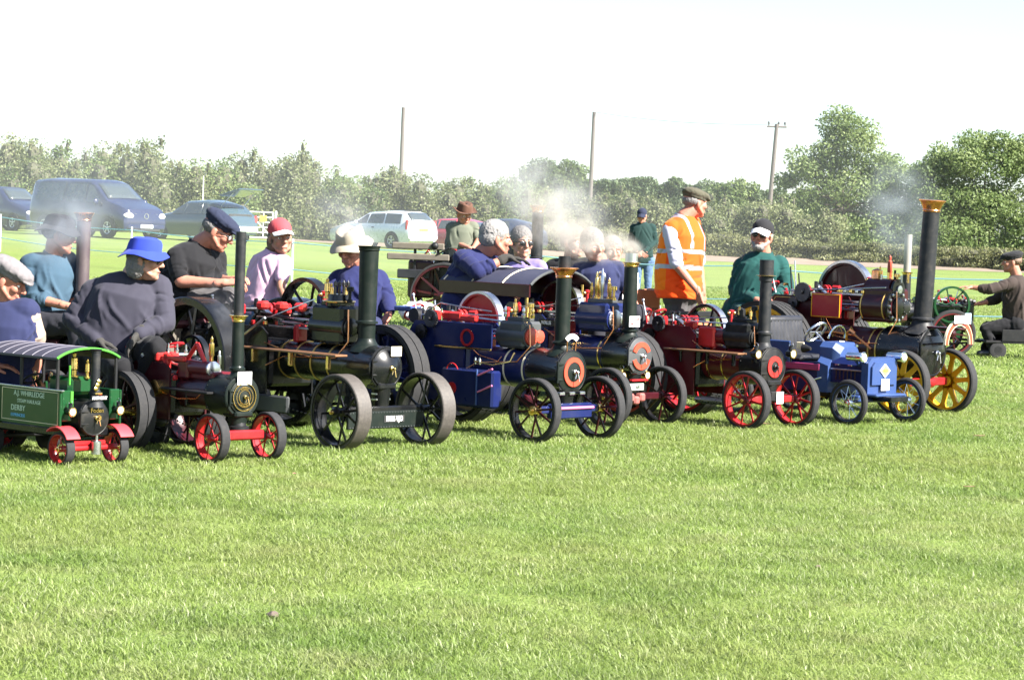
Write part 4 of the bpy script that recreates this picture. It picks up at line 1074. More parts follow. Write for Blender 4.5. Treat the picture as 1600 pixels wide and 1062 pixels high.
MB().lathe([(0, .05), (.03, .05), (.035, .035), (.08, .035), (.09, .02), (.10, .001)], (-.32, 0, .76), (0, 0, 1), 18).build('steam_dome', IRON, e6)
MB().torus((-1.08, -.05, .78), (-.5, 0, .8), .05, .010, 20, 6).build('hand_wheel', RED, e6)
for k in range(4): MB().cyl((-1.12 + .09 * k, -.14, .70), (-1.13 + .09 * k, -.14, .76 + .02 * (k % 2)), .008).build('oil_cup', (RED, STEEL)[k % 2], e6)
lamp(e6, (-.01, -.155, .535), .033); lamp(e6, (.06, .15, .54), .033)
for sy, x in ((-1, -.03), (1, .03)): MB().cyl((x - .03, sy * .155, .50), (x - .05, sy * .10, .44), .009).build('lamp_bracket', IRON, e6)
MB().box((.045, .0, .235), (.02, .13, .07), .006).build('tool_box', IRON, e6)
card(e6, (.062, .025, .225), .075, .085)
MB().box((-.45, -.12, .17), (.30, .12, .05), .02).build('ash_pan', STEEL, e6)

# ---- the big maroon engine with yellow wheels
e8 = engine('traction_engine', 'large maroon traction engine with yellow wheels and tall copper capped chimney', (3.31, 20.24), 43, dict(
    zb=.495, rb=.175, rs=.195, xf=.06, xs=-.34, xr=-.95, body=MAROON, frame=MAROON, motion=RED, sb=BLACK,
    bands=(-.37, -.44), bandm=GOLD, door=dict(r=.185, m=BLACK, dome=.16, handle=STEEL),
    chim=dict(x=-.05, r0=.074, r1=.066, zt=1.625, m=CHIMB, cap=(COPPER, 1.62, 1.714, .108), tilt=R_(2.8), fl=.76),
    fw=dict(R=.26, W=.085, lat=.335, n=10, rim=YELLOW, spk=YELLOW, style='flat', tt=.026, axle=RED), rw=dict(x=-1.28, R=.42, W=.20, lat=.42, n=12, rim=YELLOW, spk=YELLOW, style='strake', tt=.03, tyre=IRON),
    horn=(-1.42, -.86, .24, .90, .21), horn_m=MAROON, lining=GOLD, crank=(-1.05, .95),
    cyl=(-.56, -.27, .72, .99, .13), cyl_m=MAROON, cover_m=BLACK, chest_m=BLACK, vh=.16, gr=.08,
    fly=(-1.06, .93, .265, .36, .075, MAROON, 'disc', STEEL)))
s8 = MB()
s8.lathe([(-.55, .115), (-.54, .13), (-.32, .13), (-.30, .115)], (0, -.04, .845), (1, 0, 0), 30); s8.lathe([(-.55, .085), (-.31, .085)], (0, -.02, .985), (1, 0, 0), 26)
s8.build('cylinder_lagging', MAROON, e8)
for x in (-.535, -.325): MB().torus((x, -.04, .845), (1, 0, 0), .131, .006, 30, 6).build('lagging_band', GOLD, e8)
q8 = MB().lathe([(0, .135), (.02, .135), (.024, .06), (.024, .001)], (-.29, -.04, .85), (1, 0, 0), 30)
q8.lathe([(0, .085), (.02, .085), (.022, .001)], (-.29, -.02, .985), (1, 0, 0), 24)
q8.build('cylinder_front', BLACK, e8)
for k in range(14):
    a = k * 2 * math.pi / 14; MB().lathe([(0, .012), (.012, .012), (.014, .001)], (-.268, -.04 + .115 * math.cos(a), .85 + .115 * math.sin(a)), (1, 0, 0), 8).build('stud_nut', STEEL, e8)
MB().lathe([(0, .055), (.015, .055), (.02, .03), (.022, .001)], (-.266, -.04, .85), (1, 0, 0), 22).build('cover_disc', CHROME, e8)
MB().lathe([(0, .032), (.012, .032), (.014, .001)], (-.268, -.02, .985), (1, 0, 0), 18).build('cover_disc', STEEL, e8)
MB().lathe([(0, .05), (.03, .05), (.05, .045), (.09, .045), (.10, .03), (.11, .001)], (-.50, 0, 1.04), (0, 0, 1), 20).build('valve_dome', COPPER, e8)
valve(e8, (-.38, 0, 1.05), .21, .020, mat('red_valve', (.30, .05, .03), .35), 'whistle')
for k in range(5): MB().cyl((-.42 + .05 * k, -.05 + .02 * k, 1.04), (-.42 + .05 * k, -.05 + .02 * k, 1.10 + .02 * (k % 3)), .009).build('fitting', (STEEL, BRASS, IRON)[k % 3], e8)
MB().box((-.83, -.225, .83), (.30, .02, .20), .006).build('motion_plate', RED, e8)
MB().tube([(-.97, -.237, .92), (-.69, -.237, .92), (-.69, -.237, .74), (-.97, -.237, .74), (-.97, -.237, .92)], .004, 5).build('lining', YELLOW, e8)
for z in (.93, .87, .80): MB().box((-.68, -.12, z), (.34, .02, .018), .003).build('slide_bar', STEEL, e8)
for k in range(5): MB().box((-.78 + .06 * k, -.12, .955), (.03, .05, .03), .006).build('oil_box', STEEL if k % 2 else BRASS, e8)
pipe(e8, [(-.95, -.22, .60), (-.75, -.20, .62), (-.55, -.19, .60), (-.40, -.185, .50)], .010)
pipe(e8, [(-.62, -.22, .52), (-.60, -.25, .62), (-.56, -.26, .645), (-.52, -.25, .62)], .013, COPPER)
MB().box((-.76, -.19, .50), (.10, .05, .12), .015).build('feed_pump', MAROON, e8)
for k in range(3): MB().tube([(-.9 + .12 * k, -.185, .58), (-.84 + .12 * k, -.19, .67), (-.78 + .12 * k, -.185, .58)], .004, 5).build('lining', GOLD, e8)
MB().tube([(-1.30, -.2, .93), (-.3, -.16, 1.0)], .005, 6).build('regulator_rod', STEEL, e8)
for k, x in enumerate((-1.20, -1.28, -1.36, -1.43)): MB().cyl((x, -.08 + .05 * k, .86), (x - .03, -.08 + .05 * k, 1.08 + .05 * ((k * 5) % 3)), .009, .006).build('control_lever', STEEL if k % 2 else IRON, e8)
for k in range(5): MB().lathe([(0, .02), (.03, .02), (.035, .012), (.05, .012), (.055, .001)], (-1.3 + .07 * k, -.15, .90), (0, 0, 1), 10).build('oil_cup', (RED, STEEL, COPPER)[k % 3], e8)
MB().box((.17, 0, .700), (.34, .10, .016), .004).build('jib_plate', MAROON, e8)
a8 = MB().ring((0, 0, 0), (1, 0, 0), .195, .155, -.008, .008, 26, R_(0), R_(180)).build('arched_nameplate', ORANGEP, e8, loc=(.30, .0, .575))
MB().ring((0, 0, 0), (1, 0, 0), .198, .194, -.010, .010, 26, R_(0), R_(180)).build('nameplate_edge', CREAM, a8); MB().ring((0, 0, 0), (1, 0, 0), .156, .152, -.010, .010, 26, R_(0), R_(180)).build('nameplate_edge', CREAM, a8)
text(a8, 'CAROLE', .032, INK, (.0095, 0, .175), FRONT, bend=.175, sx=1.5)
for sy in (-1, 1): MB().cyl((.02, sy * .14, .56), (.30, sy * .172, .59), .008).build('nameplate_stay', IRON, e8)
card(e8, (.325, -.02, .775), .17, .062); card(e8, (.31, .11, .78), .085, .085, m=mat('pale_blue_card', (.50, .66, .82), .7))
MB().lathe([(-.09, .05), (.09, .05)], (.0, 0, .26), (0, 1, 0), 16).build('axle_sleeve', RED, e8)

# ---- the green steam wagon
def steam_wagon():
    o = empty('steam_wagon', (-2.328, 14.017, 0), -R_(43)); tag(o, 'small green steam wagon with ribbed canopy and red mudguards', 'steam wagon', 'miniature steam engines')
    MB().lathe([(-.40, .088), (-.06, .088)], (0, 0, .265), (1, 0, 0), 30).build('boiler', GREEN, o)
    MB().lathe([(-.08, .098), (-.078, .1), (.03, .1), (.034, .102), (.04, .098)], (0, 0, .262), (1, 0, 0), 40).build('smokebox', BLACKM, o)
    dr = door(o, .04, .262, .098, BLACKM, dome=.10, handle=BRASS)
    text(dr, 'Foden', .036, BRASS, (.060, .006, .303), FRONT, name='script_badge', ext=.003)
    MB().torus((.070, .012, .262), (1, 0, 0), .014, .004, 16, 6).build('door_wheel', BRASS, dr)
    chimney(o, .045, .352, .637, .026, .025, CHIMB, cap=(CHIMB, .625, .642, .034), flange=.40)
    for k in range(3): MB().ell((.078, -.008 + .01 * (k - 1), .425 + .02 * k), (.006, .016, .013), seg=10, rings=6).build('rearing_horse_badge', BRASS, o)
    MB().box((.078, -.0, .398), (.008, .05, .012), .003).build('badge_base', BRASS, o)
    MB().box((.085, .0, .374), (.006, .105, .026), .002).build('nameplate', INK, o)
    text(o, 'ANTHONY', .023, WHITEP, (.0885, 0, .374), FRONT, sx=.9)
    # cab and body
    MB().box((-.60, -.205, .308), (.12, .014, .205), .004).build('door_panel', GREEN, o)
    MB().box((-.26, -.205, .308), (.55, .014, .205), .004).build('side_panel', GREEN, o)
    MB().box((-.26, .205, .308), (.55, .014, .205), .004).build('side_panel', GREEN, o)
    MB().box((-.95, -.205, .308), (.56, .014, .205), .004).build('side_panel', GREEN, o)
    MB().box((-.95, .205, .308), (.56, .014, .205), .004).build('side_panel', GREEN, o)
    MB().box((-.60, -.205, .414), (1.26, .020, .010), .003).build('top_rail', STEEL, o)
    for sy in (-1, 1): MB().box((.005, sy * .165, .33), (.016, .07, .17), .006).build('front_panel', GREEN, o)
    MB().box((.016, -.135, .34), (.006, .02, .14), .002).build('corner_strip', LIME, o)
    MB().box((-.18, 0, .43), (.20, .16, .10), .02).build('boiler_casing', GREEN, o)
    MB().box((-.075, -.085, .49), (.012, .012, .11), .003).build('corner_strip', LIME, o)
    text(o, 'A.J. WHIRLEDGE', .040, PALELET, (-.27, -.2125, .375), SIDE, sx=.98)
    text(o, 'STEAM HAULAGE', .030, PALELET, (-.27, -.2125, .333), SIDE, sx=.92)
    text(o, 'DERBY', .044, PALELET, (-.37, -.2125, .292), SIDE, sx=1.0)
    text(o, 'EXPRINCESS', .024, BLUEINK, (-.37, -.2125, .252), SIDE, sx=1.0)
    for k in range(4): text(o, ('RAGE', 'HIRE', 'AND', 'CO')[k], .028, BLUEINK if k > 1 else PALELET, (-.62, -.2125, .375 - .04 * k), SIDE)
    MB().tube([(-.52, -.2130, .40), (-.005, -.2130, .40), (-.005, -.2130, .225), (-.52, -.2130, .225), (-.52, -.2130, .40)], .0016, 5).build('lining', CREAM, o)
    MB().box((-.65, 0, .175), (1.3, .30, .05), .01).build('chassis', BLACK, o)
    MB().box((-1.0, 0, .245), (.5, .38, .02), .004).build('load_floor', WOODG, o)
    global posts_z
    posts_z = .40
    canopy(o, -.75, -.02, .215, .592, .645, mat('canopy_grey', (.030, .028, .042), .65, bump=.2), GREEN, mat('grey_batten', (.07, .065, .09), .6), IRON, (-.70, -.61, -.52, -.43, -.34, -.25, -.16), 0, ((-.03, -.20), (-.03, .20), (-.36, -.20), (-.7, -.20), (-.7, .20)), LIME)
    valve(o, (-.12, -.02, .47), .15, .020); valve(o, (-.08, .04, .47), .11, .013)
    MB().torus((-.42, -.08, .45), (-.5, 0, .8), .055, .007, 22, 6).cyl((-.42, -.08, .45), (-.34, -.08, .33), .006).build('steering_wheel', IRON, o)
    for k in range(5): MB().lathe([(0, .012), (.02, .014), (.03, .008), (.05, .004)], (-.3 - .05 * k, -.04 + .03 * (k % 3), .44), (0, 0, 1), 10).build('fitting', (BRASS, COPPER, IRON)[k % 3], o)
    MB().box((-.62, .02, .34), (.12, .26, .09), .02).build('seat', LEATHER, o)
    # front axle, wheels, mudguards
    MB().cyl((0, -.19, .0925), (0, .19, .0925), .018).box((0, 0, .12), (.03, .22, .025), .006).build('front_axle', RED, o)
    MB().lathe([(0, .028), (.07, .028), (.075, .02)], (.045, .02, .06), (0, 0, 1), 14).build('towing_cup', STEEL, o)
    MB().cyl((.045, .02, .13), (.045, .02, .165), .008).build('towing_pin', STEEL, o)
    for sy in (-1, 1):
        wheel(o, 'front_wheel', (0, sy * .185, .0925), .0925, .055, 8, RED, RUBBER, RED, BRASS, 'round', .009)
        MB().ring((0, sy * .185, .0925), (0, 1, 0), .126, .119, -.046, .046, 16, R_(50), R_(150)).build('mudguard', mat('coral_red', (.50, .035, .045), .4), o)
        MB().box((-.02, sy * .10, .19), (.03, .1, .02), .006).build('spring_bracket', RED, o)
    for sy in (-1, 1):
        wheel(o, 'rear_wheel', (-1.0, sy * .19, .13), .13, .09, 8, RED, RUBBER, RED, BRASS, 'round', .014)
    MB().cyl((-1.0, -.19, .13), (-1.0, .19, .13), .016).build('rear_axle', BLACK, o)
    lamp(o, (.06, -.165, .300), .026); lamp(o, (.06, .165, .300), .026)
    return o
steam_wagon()

# ---- engine half hidden behind the drivers at the left, engine behind the canopy, engine passing at the right
e0 = engine('traction_engine', 'half hidden engine with copper topped brown chimney beside the man in denim shirt', (-2.80, 16.65), 45, dict(
    zb=.46, rb=.11, rs=.12, xf=.02, xs=-.22, xr=-.55, body=MAROON, frame=BLACK, motion=RED, sb=BLACK, door=dict(dome=.15),
    chim=dict(x=-.06, r0=.044, r1=.046, zt=1.36, m=mat('brown_chimney', (.055, .040, .045), .5, dust=.2), cap=(COPPER, 1.33, 1.385, .068)),
    fw=dict(R=.18, W=.06, lat=.25, n=8, rim=MAROON, spk=MAROON, tt=.015), rw=dict(x=-.9, R=.28, W=.12, lat=.29, n=10, rim=MAROON, spk=MAROON, tt=.02),
    horn=(-1.0, -.53, .2, .66, .15), cyl=(-.42, -.22, .56, .72, .08), crank=(-.80, .70), tender=.24))
e10 = engine('traction_engine', 'maroon wheeled engine in the second row carrying the brown hatted driver', (.22, 33.0), 4, dict(
    zb=.72, rb=.17, rs=.18, xf=.05, xs=-.25, xr=-.70, body=BLACK, frame=MAROON, motion=RED, sb=BLACK, door=dict(dome=.15),
    chim=dict(x=.06, r0=.078, r1=.074, zt=1.60, m=CHIMB, cap=(COPPER, 1.55, 1.64, .11)),
    fw=dict(R=.26, W=.09, lat=.32, n=10, rim=MAROON, spk=MAROON, tt=.02), rw=dict(x=-1.10, R=.43, W=.18, lat=.40, n=12, rim=MAROON, spk=MAROON, tt=.025),
    horn=(-1.25, -.68, .3, .95, .20), cyl=(-.45, -.18, .86, 1.08, .11), crank=(-1.0, 1.0)))
for z, x0, x1 in ((1.06, -1.80, -1.12), (.92, -1.86, -1.05), (.70, -1.72, -1.30)): MB().box(((x0 + x1) / 2, -.28, z), (x1 - x0, .05, .085 if z > .8 else .12), .012).build('seat_board' if z > .8 else 'seat_cushion', WOODG if z > .8 else LEATHER, e10)
for x in (-1.50, -1.20): MB().box((x, -.25, .80), (.035, .03, .60), .005).build('seat_post', IRON, e10)
MB().cyl((-1.22, -.30, .95), (-1.05, -.32, 1.05), .012).ell((-1.24, -.30, 1.07), .05, seg=10, rings=6).build('control_lever', IRON, e10)
e9 = engine('traction_engine', 'green flywheeled small engine driven past behind by the brown shirted man', (4.67, 30.3), 176, dict(
    zb=.50, rb=.11, rs=.12, xf=.02, xs=-.16, xr=-.36, body=GREEN, frame=BLACK, motion=RED, sb=BLACK, door=dict(dome=.15),
    chim=dict(x=-.02, r0=.052, r1=.05, zt=.98, m=CHIMB, cap=(BRASS, .955, .985, .075), ext=(mat('pale_galvanised', (.20, .185, .165), .6), 1.43, .045)),
    fw=dict(R=.17, W=.06, lat=.24, n=8, rim=MAROON, spk=CRIM, tt=.02), rw=dict(x=-.52, R=.28, W=.11, lat=.30, n=10, rim=CRIM, spk=MAROON, tt=.035),
    horn=(-.66, -.34, .2, .62, .14), cyl=(-.34, -.14, .60, .70, .07), crank=(-.56, .66), tender=.16,
    fly=(-.50, .62, .215, .32, .05, GREEN, 'spoke', GREEN)))
for sy in (-1, 1): MB().box((-.50, sy * .30, .60), (.30, .12, .02), .006).build('mudguard', BLACK, e9)

# ---- the little blue car
def blue_car():
    o = empty('miniature_car', (2.766, 19.011, 0), -R_(44.5)); tag(o, 'little blue vintage style car with spoked wheels and black seat', 'car')
    def sect(x, hw, z0, z1, ch): return [(x, -hw, z0), (x, -hw, z1 - ch), (x, -hw + ch, z1), (x, hw - ch, z1), (x, hw, z1 - ch), (x, hw, z0)]
    def loft(secs):
        b = MB(); n = len(secs[0])
        b.add([p for s in secs for p in s], [(i * n + k, i * n + (k + 1) % n, (i + 1) * n + (k + 1) % n, (i + 1) * n + k)[::-1] for i in range(len(secs) - 1) for k in range(n)] + [tuple(range(n)), tuple((len(secs) - 1) * n + k for k in range(n))[::-1]])
        return b
    loft([sect(.03, .18, .235, .500, .04), sect(-.03, .183, .235, .505, .04)]).build('radiator_shell', BLUE, o)
    loft([sect(.048, .150, .30, .47, .035), sect(.028, .150, .30, .47, .035)]).build('radiator_front', BLUE, o)
    loft([sect(-.03, .150, .30, .475, .04), sect(-.33, .165, .30, .495, .05)]).build('bonnet', NAVY, o)
    loft([sect(-.28, .120, .45, .56, .05), sect(-.33, .155, .45, .595, .04), sect(-.44, .17, .45, .60, .04)]).build('scuttle', BLUE, o)
    loft([sect(-.33, .20, .22, .47, .05), sect(-.42, .215, .22, .50, .05)]).build('scuttle_wing', BLUE, o)
    loft([sect(-.42, .20, .22, .44, .03), sect(-1.25, .21, .22, .44, .03)]).build('body_tub', NAVY, o)
    MB().box((-.62, -.212, .405), (.44, .012, .05), .004).build('side_stripe', mat('violet_red_line', (.28, .03, .10), .4), o)
    MB().box((-.19, -.170, .40), (.30, .006, .012), .002).build('bonnet_trim', STEEL, o)
    for x in (-.27, -.15): MB().box((x, -.168, .435), (.04, .008, .012), .002).build('bonnet_catch', CHROME, o)
    for k in range(6): MB().box((-.10 - .035 * k, -.168, .36), (.008, .008, .07), .002).build('louvre', MAROON, o)
    MB().box((.06, 0, .225), (.12, .37, .022), .008).build('front_apron', BLUE, o)
    MB().box((.0, 0, .185), (.06, .60, .035), .008).build('front_axle', NAVY, o)
    for sy in (-1, 1): MB().box((.0, sy * .27, .20), (.09, .06, .05), .01).build('stub_axle', BLUE, o)
    MB().box((-.5, 0, .20), (1.4, .22, .04), .006).build('chassis', BLACK, o)
    for sy in (-1, 1):
        wheel(o, 'front_wheel', (0, sy * .365, .172), .172, .050, 20, BLUE, RUBBER, CHROME, CHROME, 'wire', .030, .028)
        wheel(o, 'rear_wheel', (-1.08, sy * .365, .172), .172, .050, 20, BLUE, RUBBER, CHROME, CHROME, 'wire', .030, .028)
    MB().cyl((-1.08, -.36, .172), (-1.08, .36, .172), .018).build('rear_axle', BLACK, o)
    for sy, x in ((-1, -.01), (1, .06)):
        l = MB().lathe([(-.14, .025), (-.13, .032), (.0, .036), (.012, .042), (.018, .036)], (x, sy * .205, .505), (1, 0, 0), 20).build('headlamp', CHROME, o)
        MB().lathe([(.010, .036), (.026, .02), (.030, .001)], (x, sy * .205, .505), (1, 0, 0), 20).build('lens', LENS, l)
        MB().cyl((x - .06, sy * .205, .475), (x - .06, sy * .15, .44), .010).build('lamp_bracket', BLUE, o)
    d = MB().prism([(0, .052), (.062, 0), (0, -.052), (-.062, 0)], (.052, 0, .405), (0, 1, 0), (0, 0, 1), .008).build('diamond_badge', WHITEP, o)
    MB().prism([(0, .043), (.051, 0), (0, -.043), (-.051, 0)], (.0545, 0, .405), (0, 1, 0), (0, 0, 1), .008).build('badge_field', mat('badge_yellow', (.72, .55, .10), .5), d)
    text(d, 'RILEY', .024, mat('badge_letters', (.25, .12, .03), .5), (.0592, 0, .405), FRONT)
    b2 = MB().prism([(0, .022), (.03, 0), (0, -.022), (-.03, 0)], (-.36, -.0, .602), (0, 1, 0), (-1, 0, .1), .004).build('scuttle_badge', WHITEP, o)
    MB().lathe([(0, .014), (.012, .014), (.02, .001)], (-.29, .09, .565), (0, 0, 1), 10).build('filler_cap', CHROME, o)
    card(o, (.052, .01, .30), .10, .085)
    # seat, steering wheel, screen frame
    s = MB()
    for k in range(9):
        y = -.17 + .34 * k / 8
        s.cap((-.88, y, .46), (-.93, y, .72), .034, .040, 10)
    s.cap((-.93, -.19, .735), (-.93, .19, .735), .036, .036, 12)
    s.build('seat_back', LEATHER, o)
    MB().box((-.74, 0, .455), (.30, .37, .06), .025).build('seat_cushion', LEATHER, o)
    loft([sect(-.93, .205, .40, .70, .05), sect(-1.05, .20, .40, .72, .06), sect(-1.28, .16, .36, .52, .05)]).build('rear_body', BLUE, o)
    for sy in (-1, 1): MB().box((-.80, sy * .207, .50), (.22, .016, .18), .02).build('side_panel', BLUE, o)
    sw = MB().torus((-.60, -.02, .66), (-.75, 0, .66), .095, .011, 30, 8)
    A_, u_, w_ = frame_of((-.75, 0, .66)); c_ = Vector((-.60, -.02, .66))
    for k in range(4): sw.cyl(c_, c_ + (u_ * math.cos(k * 1.57) + w_ * math.sin(k * 1.57)) * .09, .006, seg=6)
    sw.cyl(c_, (-.44, -.02, .53), .010); sw.build('steering_wheel', STEEL, o)
    MB().torus((-.46, .06, .62), (1, 0, -.25), .10, .007, 24, 6, 0, math.pi).build('screen_rim', CHROME, o)
    MB().lathe([(0, .03), (.02, .035), (.03, .001)], (-.44, -.06, .56), (-1, 0, .4), 14).build('gauge', BRASS, o)
    MB().box((-.60, -.20, .56), (.07, .012, .05), .003).build('tax_card', CREAM, o)
    MB().lathe([(0, .012), (.05, .03), (.07, .035), (.072, .001)], (-.50, -.20, .54), (-1, 0, 0), 14).build('horn_bulb', IRON, o)
    pipe(o, [(-.38, -.216, .33), (-.48, -.22, .30), (-.52, -.22, .22)], .006, STEEL)
    return o
blue_car()

# ---- trolleys the drivers sit on
def trolley(x, y, yaw, sh, label, boardm=WOODO, L=.62, wd=.46):
    o = empty('driving_trolley', (x, y, 0), -R_(yaw)); tag(o, label, 'trolley', 'driving trolleys')
    MB().box((0, 0, .20), (L, wd, .03), .006).build('deck', boardm, o)
    MB().box((-.08, 0, sh - .035), (.34, wd * .8, .07), .025).build('seat_cushion', MAROONSEAT, o)
    MB().box((-.08, 0, (sh - .07 + .21) / 2), (.28, wd * .6, sh - .28), .01).build('seat_box', boardm, o)
    for sy in (-1, 1):
        MB().box((-.1, sy * wd * .5, .28), (L * .8, .018, .14), .004).build('side_board', boardm, o)
        for sx in (-1, 1):
            w = MB().lathe([(-.02, .03), (-.025, .085), (-.02, .10), (.02, .10), (.025, .085), (.02, .03)], (0, 0, 0), (0, 1, 0), 22, loop=True).build('wheel', RUBBER, o, loc=(sx * L * .33, sy * (wd * .5 - .03), .10))
            MB().lathe([(-.022, .001), (-.022, .05), (.022, .05), (.022, .001)], (0, 0, 0), (0, 1, 0), 14).build('wheel_disc', IRON, w)
    MB().cyl((-L * .33, -wd * .5 + .03, .10), (-L * .33, wd * .5 - .03, .10), .012).cyl((L * .33, -wd * .5 + .03, .10), (L * .33, wd * .5 - .03, .10), .012).build('axle', IRON, o)
    MB().cyl((L * .5, 0, .19), (L * .5 + .35, 0, .22), .014).build('draw_bar', IRON, o)
    return o

# ------------------------------------------------------------------ people
def remesh(mb, voxel, smooth=3, name='m'):
    me = bpy.data.meshes.new(name); me.from_pydata(mb.v, [], mb.f)
    t = bpy.data.objects.new('tmp', me); COL.objects.link(t)
    r = t.modifiers.new('r', 'REMESH'); r.mode = 'VOXEL'; r.voxel_size = voxel; r.use_smooth_shade = True
    if smooth:
        s = t.modifiers.new('s', 'SMOOTH'); s.iterations = smooth; s.factor = .5
    bpy.context.view_layer.update()
    out = bpy.data.meshes.new_from_object(t.evaluated_get(bpy.context.evaluated_depsgraph_get()))
    bpy.data.objects.remove(t); bpy.data.meshes.remove(me)
    return out
def folds(me, amp, scale, seed=0.0, aniso=(1, 1, 1)):
    n = len(me.vertices)
    co = np.empty(n * 3, np.float32); no = np.empty(n * 3, np.float32)
    me.vertices.foreach_get('co', co); me.vertex_normals.foreach_get('vector', no)
    co = co.reshape(-1, 3); no = no.reshape(-1, 3)
    d = np.empty(n, np.float32)
    for i in range(n):
        x_, y_, z_ = co[i, 0] * aniso[0], co[i, 1] * aniso[1], co[i, 2] * aniso[2]
        p = Vector((x_ + .5 * z_, y_, z_ - .45 * x_)) * scale + Vector((seed, seed * .7, -seed))
        w = mnoise.noise(p * .45) * 1.2
        a = mnoise.noise(p + Vector((w, w, w))); b = mnoise.noise(p * 2.1 + Vector((5 + w, 0, w)))
        d[i] = (1 - 2.2 * abs(a)) * .75 + .4 * b
    co += no * (d * amp)[:, None]
    me.vertices.foreach_set('co', co.ravel()); me.update()
def finish(name, me, m, parent):
    me.materials.clear(); me.materials.append(m); me.shade_smooth()
    return link(name, me, parent)
def merge(meshes, name):
    V = []; F = []; n = 0
    for me in meshes:
        k = len(me.vertices); co = np.empty(k * 3, np.float32); me.vertices.foreach_get('co', co); V.append(co.reshape(-1, 3))
        F += [tuple(i + n for i in p.vertices) for p in me.polygons]; n += k
        bpy.data.meshes.remove(me)
    me = bpy.data.meshes.new(name); me.from_pydata(np.concatenate(V).tolist(), [], F); return me

def skin(key, c): return mat(key, c, .55, var=.16, vscale=26, bump=.12, bscale=120, spec=.35)
SKIN = skin('fair_skin', (.36, .185, .13)); SKINR = skin('ruddy_skin', (.34, .14, .095)); SKINT = skin('tanned_skin', (.30, .145, .095))
HAIRG = mat('grey_hair', (.115, .108, .104), .7, var=.3, vscale=30, bump=.5, bscale=90)
HAIRB = mat('brown_hair', (.10, .06, .035), .65, var=.3, vscale=30, bump=.5, bscale=90)
HAIRW = mat('white_hair', (.17, .162, .155), .7, var=.3, vscale=30, bump=.5, bscale=90)
HAIRK = mat('dark_hair', (.03, .026, .026), .65, var=.3, vscale=30, bump=.5, bscale=90)
EYEW = mat('eye_white', (.7, .68, .64), .3); EYED = mat('eye_iris', (.04, .03, .025), .2)
LIP = mat('lip', (.36, .13, .11), .5); SUNG = mat('sunglass_lens', (.008, .008, .01), .08, coat=.6)

def head_mats(yaw, pitch, roll):
    return Matrix.Rotation(R_(yaw), 3, 'Z') @ Matrix.Rotation(-R_(pitch), 3, 'Y') @ Matrix.Rotation(R_(roll), 3, 'X')
def hand_caps(b, wrist, d, n, s=1.0, curl=.5, side=1, spread=.1, grow=0.0):
    """d: direction of the fingers, n: direction the palm faces"""
    d = Vector(d).normalized(); n = Vector(n); n = (n - d * n.dot(d)).normalized(); l = d.cross(n) * side
    w = Vector(wrist)
    g = grow
    b.cap(w - d * .03 * s, w + d * .02 * s, .026 * s + g, .028 * s + g, 10)
    for k in range(4):
        t = (k - 1.5) * .0195 * s
        b.cap(w + d * .015 * s + l * t * .7, w + d * .085 * s + l * t, .0165 * s + g, .0135 * s + g, 8)
    Ls = (.070, .080, .074, .056)
    for k in range(4):
        t = (k - 1.5)
        p = w + d * .088 * s + l * t * .0205 * s
        dd = (d + l * t * spread * .5).normalized()
        c = curl * (.8 + .12 * k)
        for j, f in enumerate((.45, .32, .23)):
            ang = c * (.55, .95, .8)[j]
            dd = (dd * math.cos(ang) + n * math.sin(ang)).normalized()
            q = p + dd * Ls[k] * f * s * 1.15
            r = (.0095, .0086, .0078, .007)[j] * s + g * .8
            b.cap(p, q, r, r * .92, 8); p = q
    p = w + d * .025 * s - l * .026 * s
    for v, f, r in (((d * .6 - l * .75 + n * .25), .045, .0125), ((d * .85 - l * .35 + n * .35), .034, .0105), ((d * .95 + n * .35), .026, .009)):
        q = p + Vector(v).normalized() * f * s; b.cap(p, q, r * s + g, r * .92 * s + g, 8); p = q

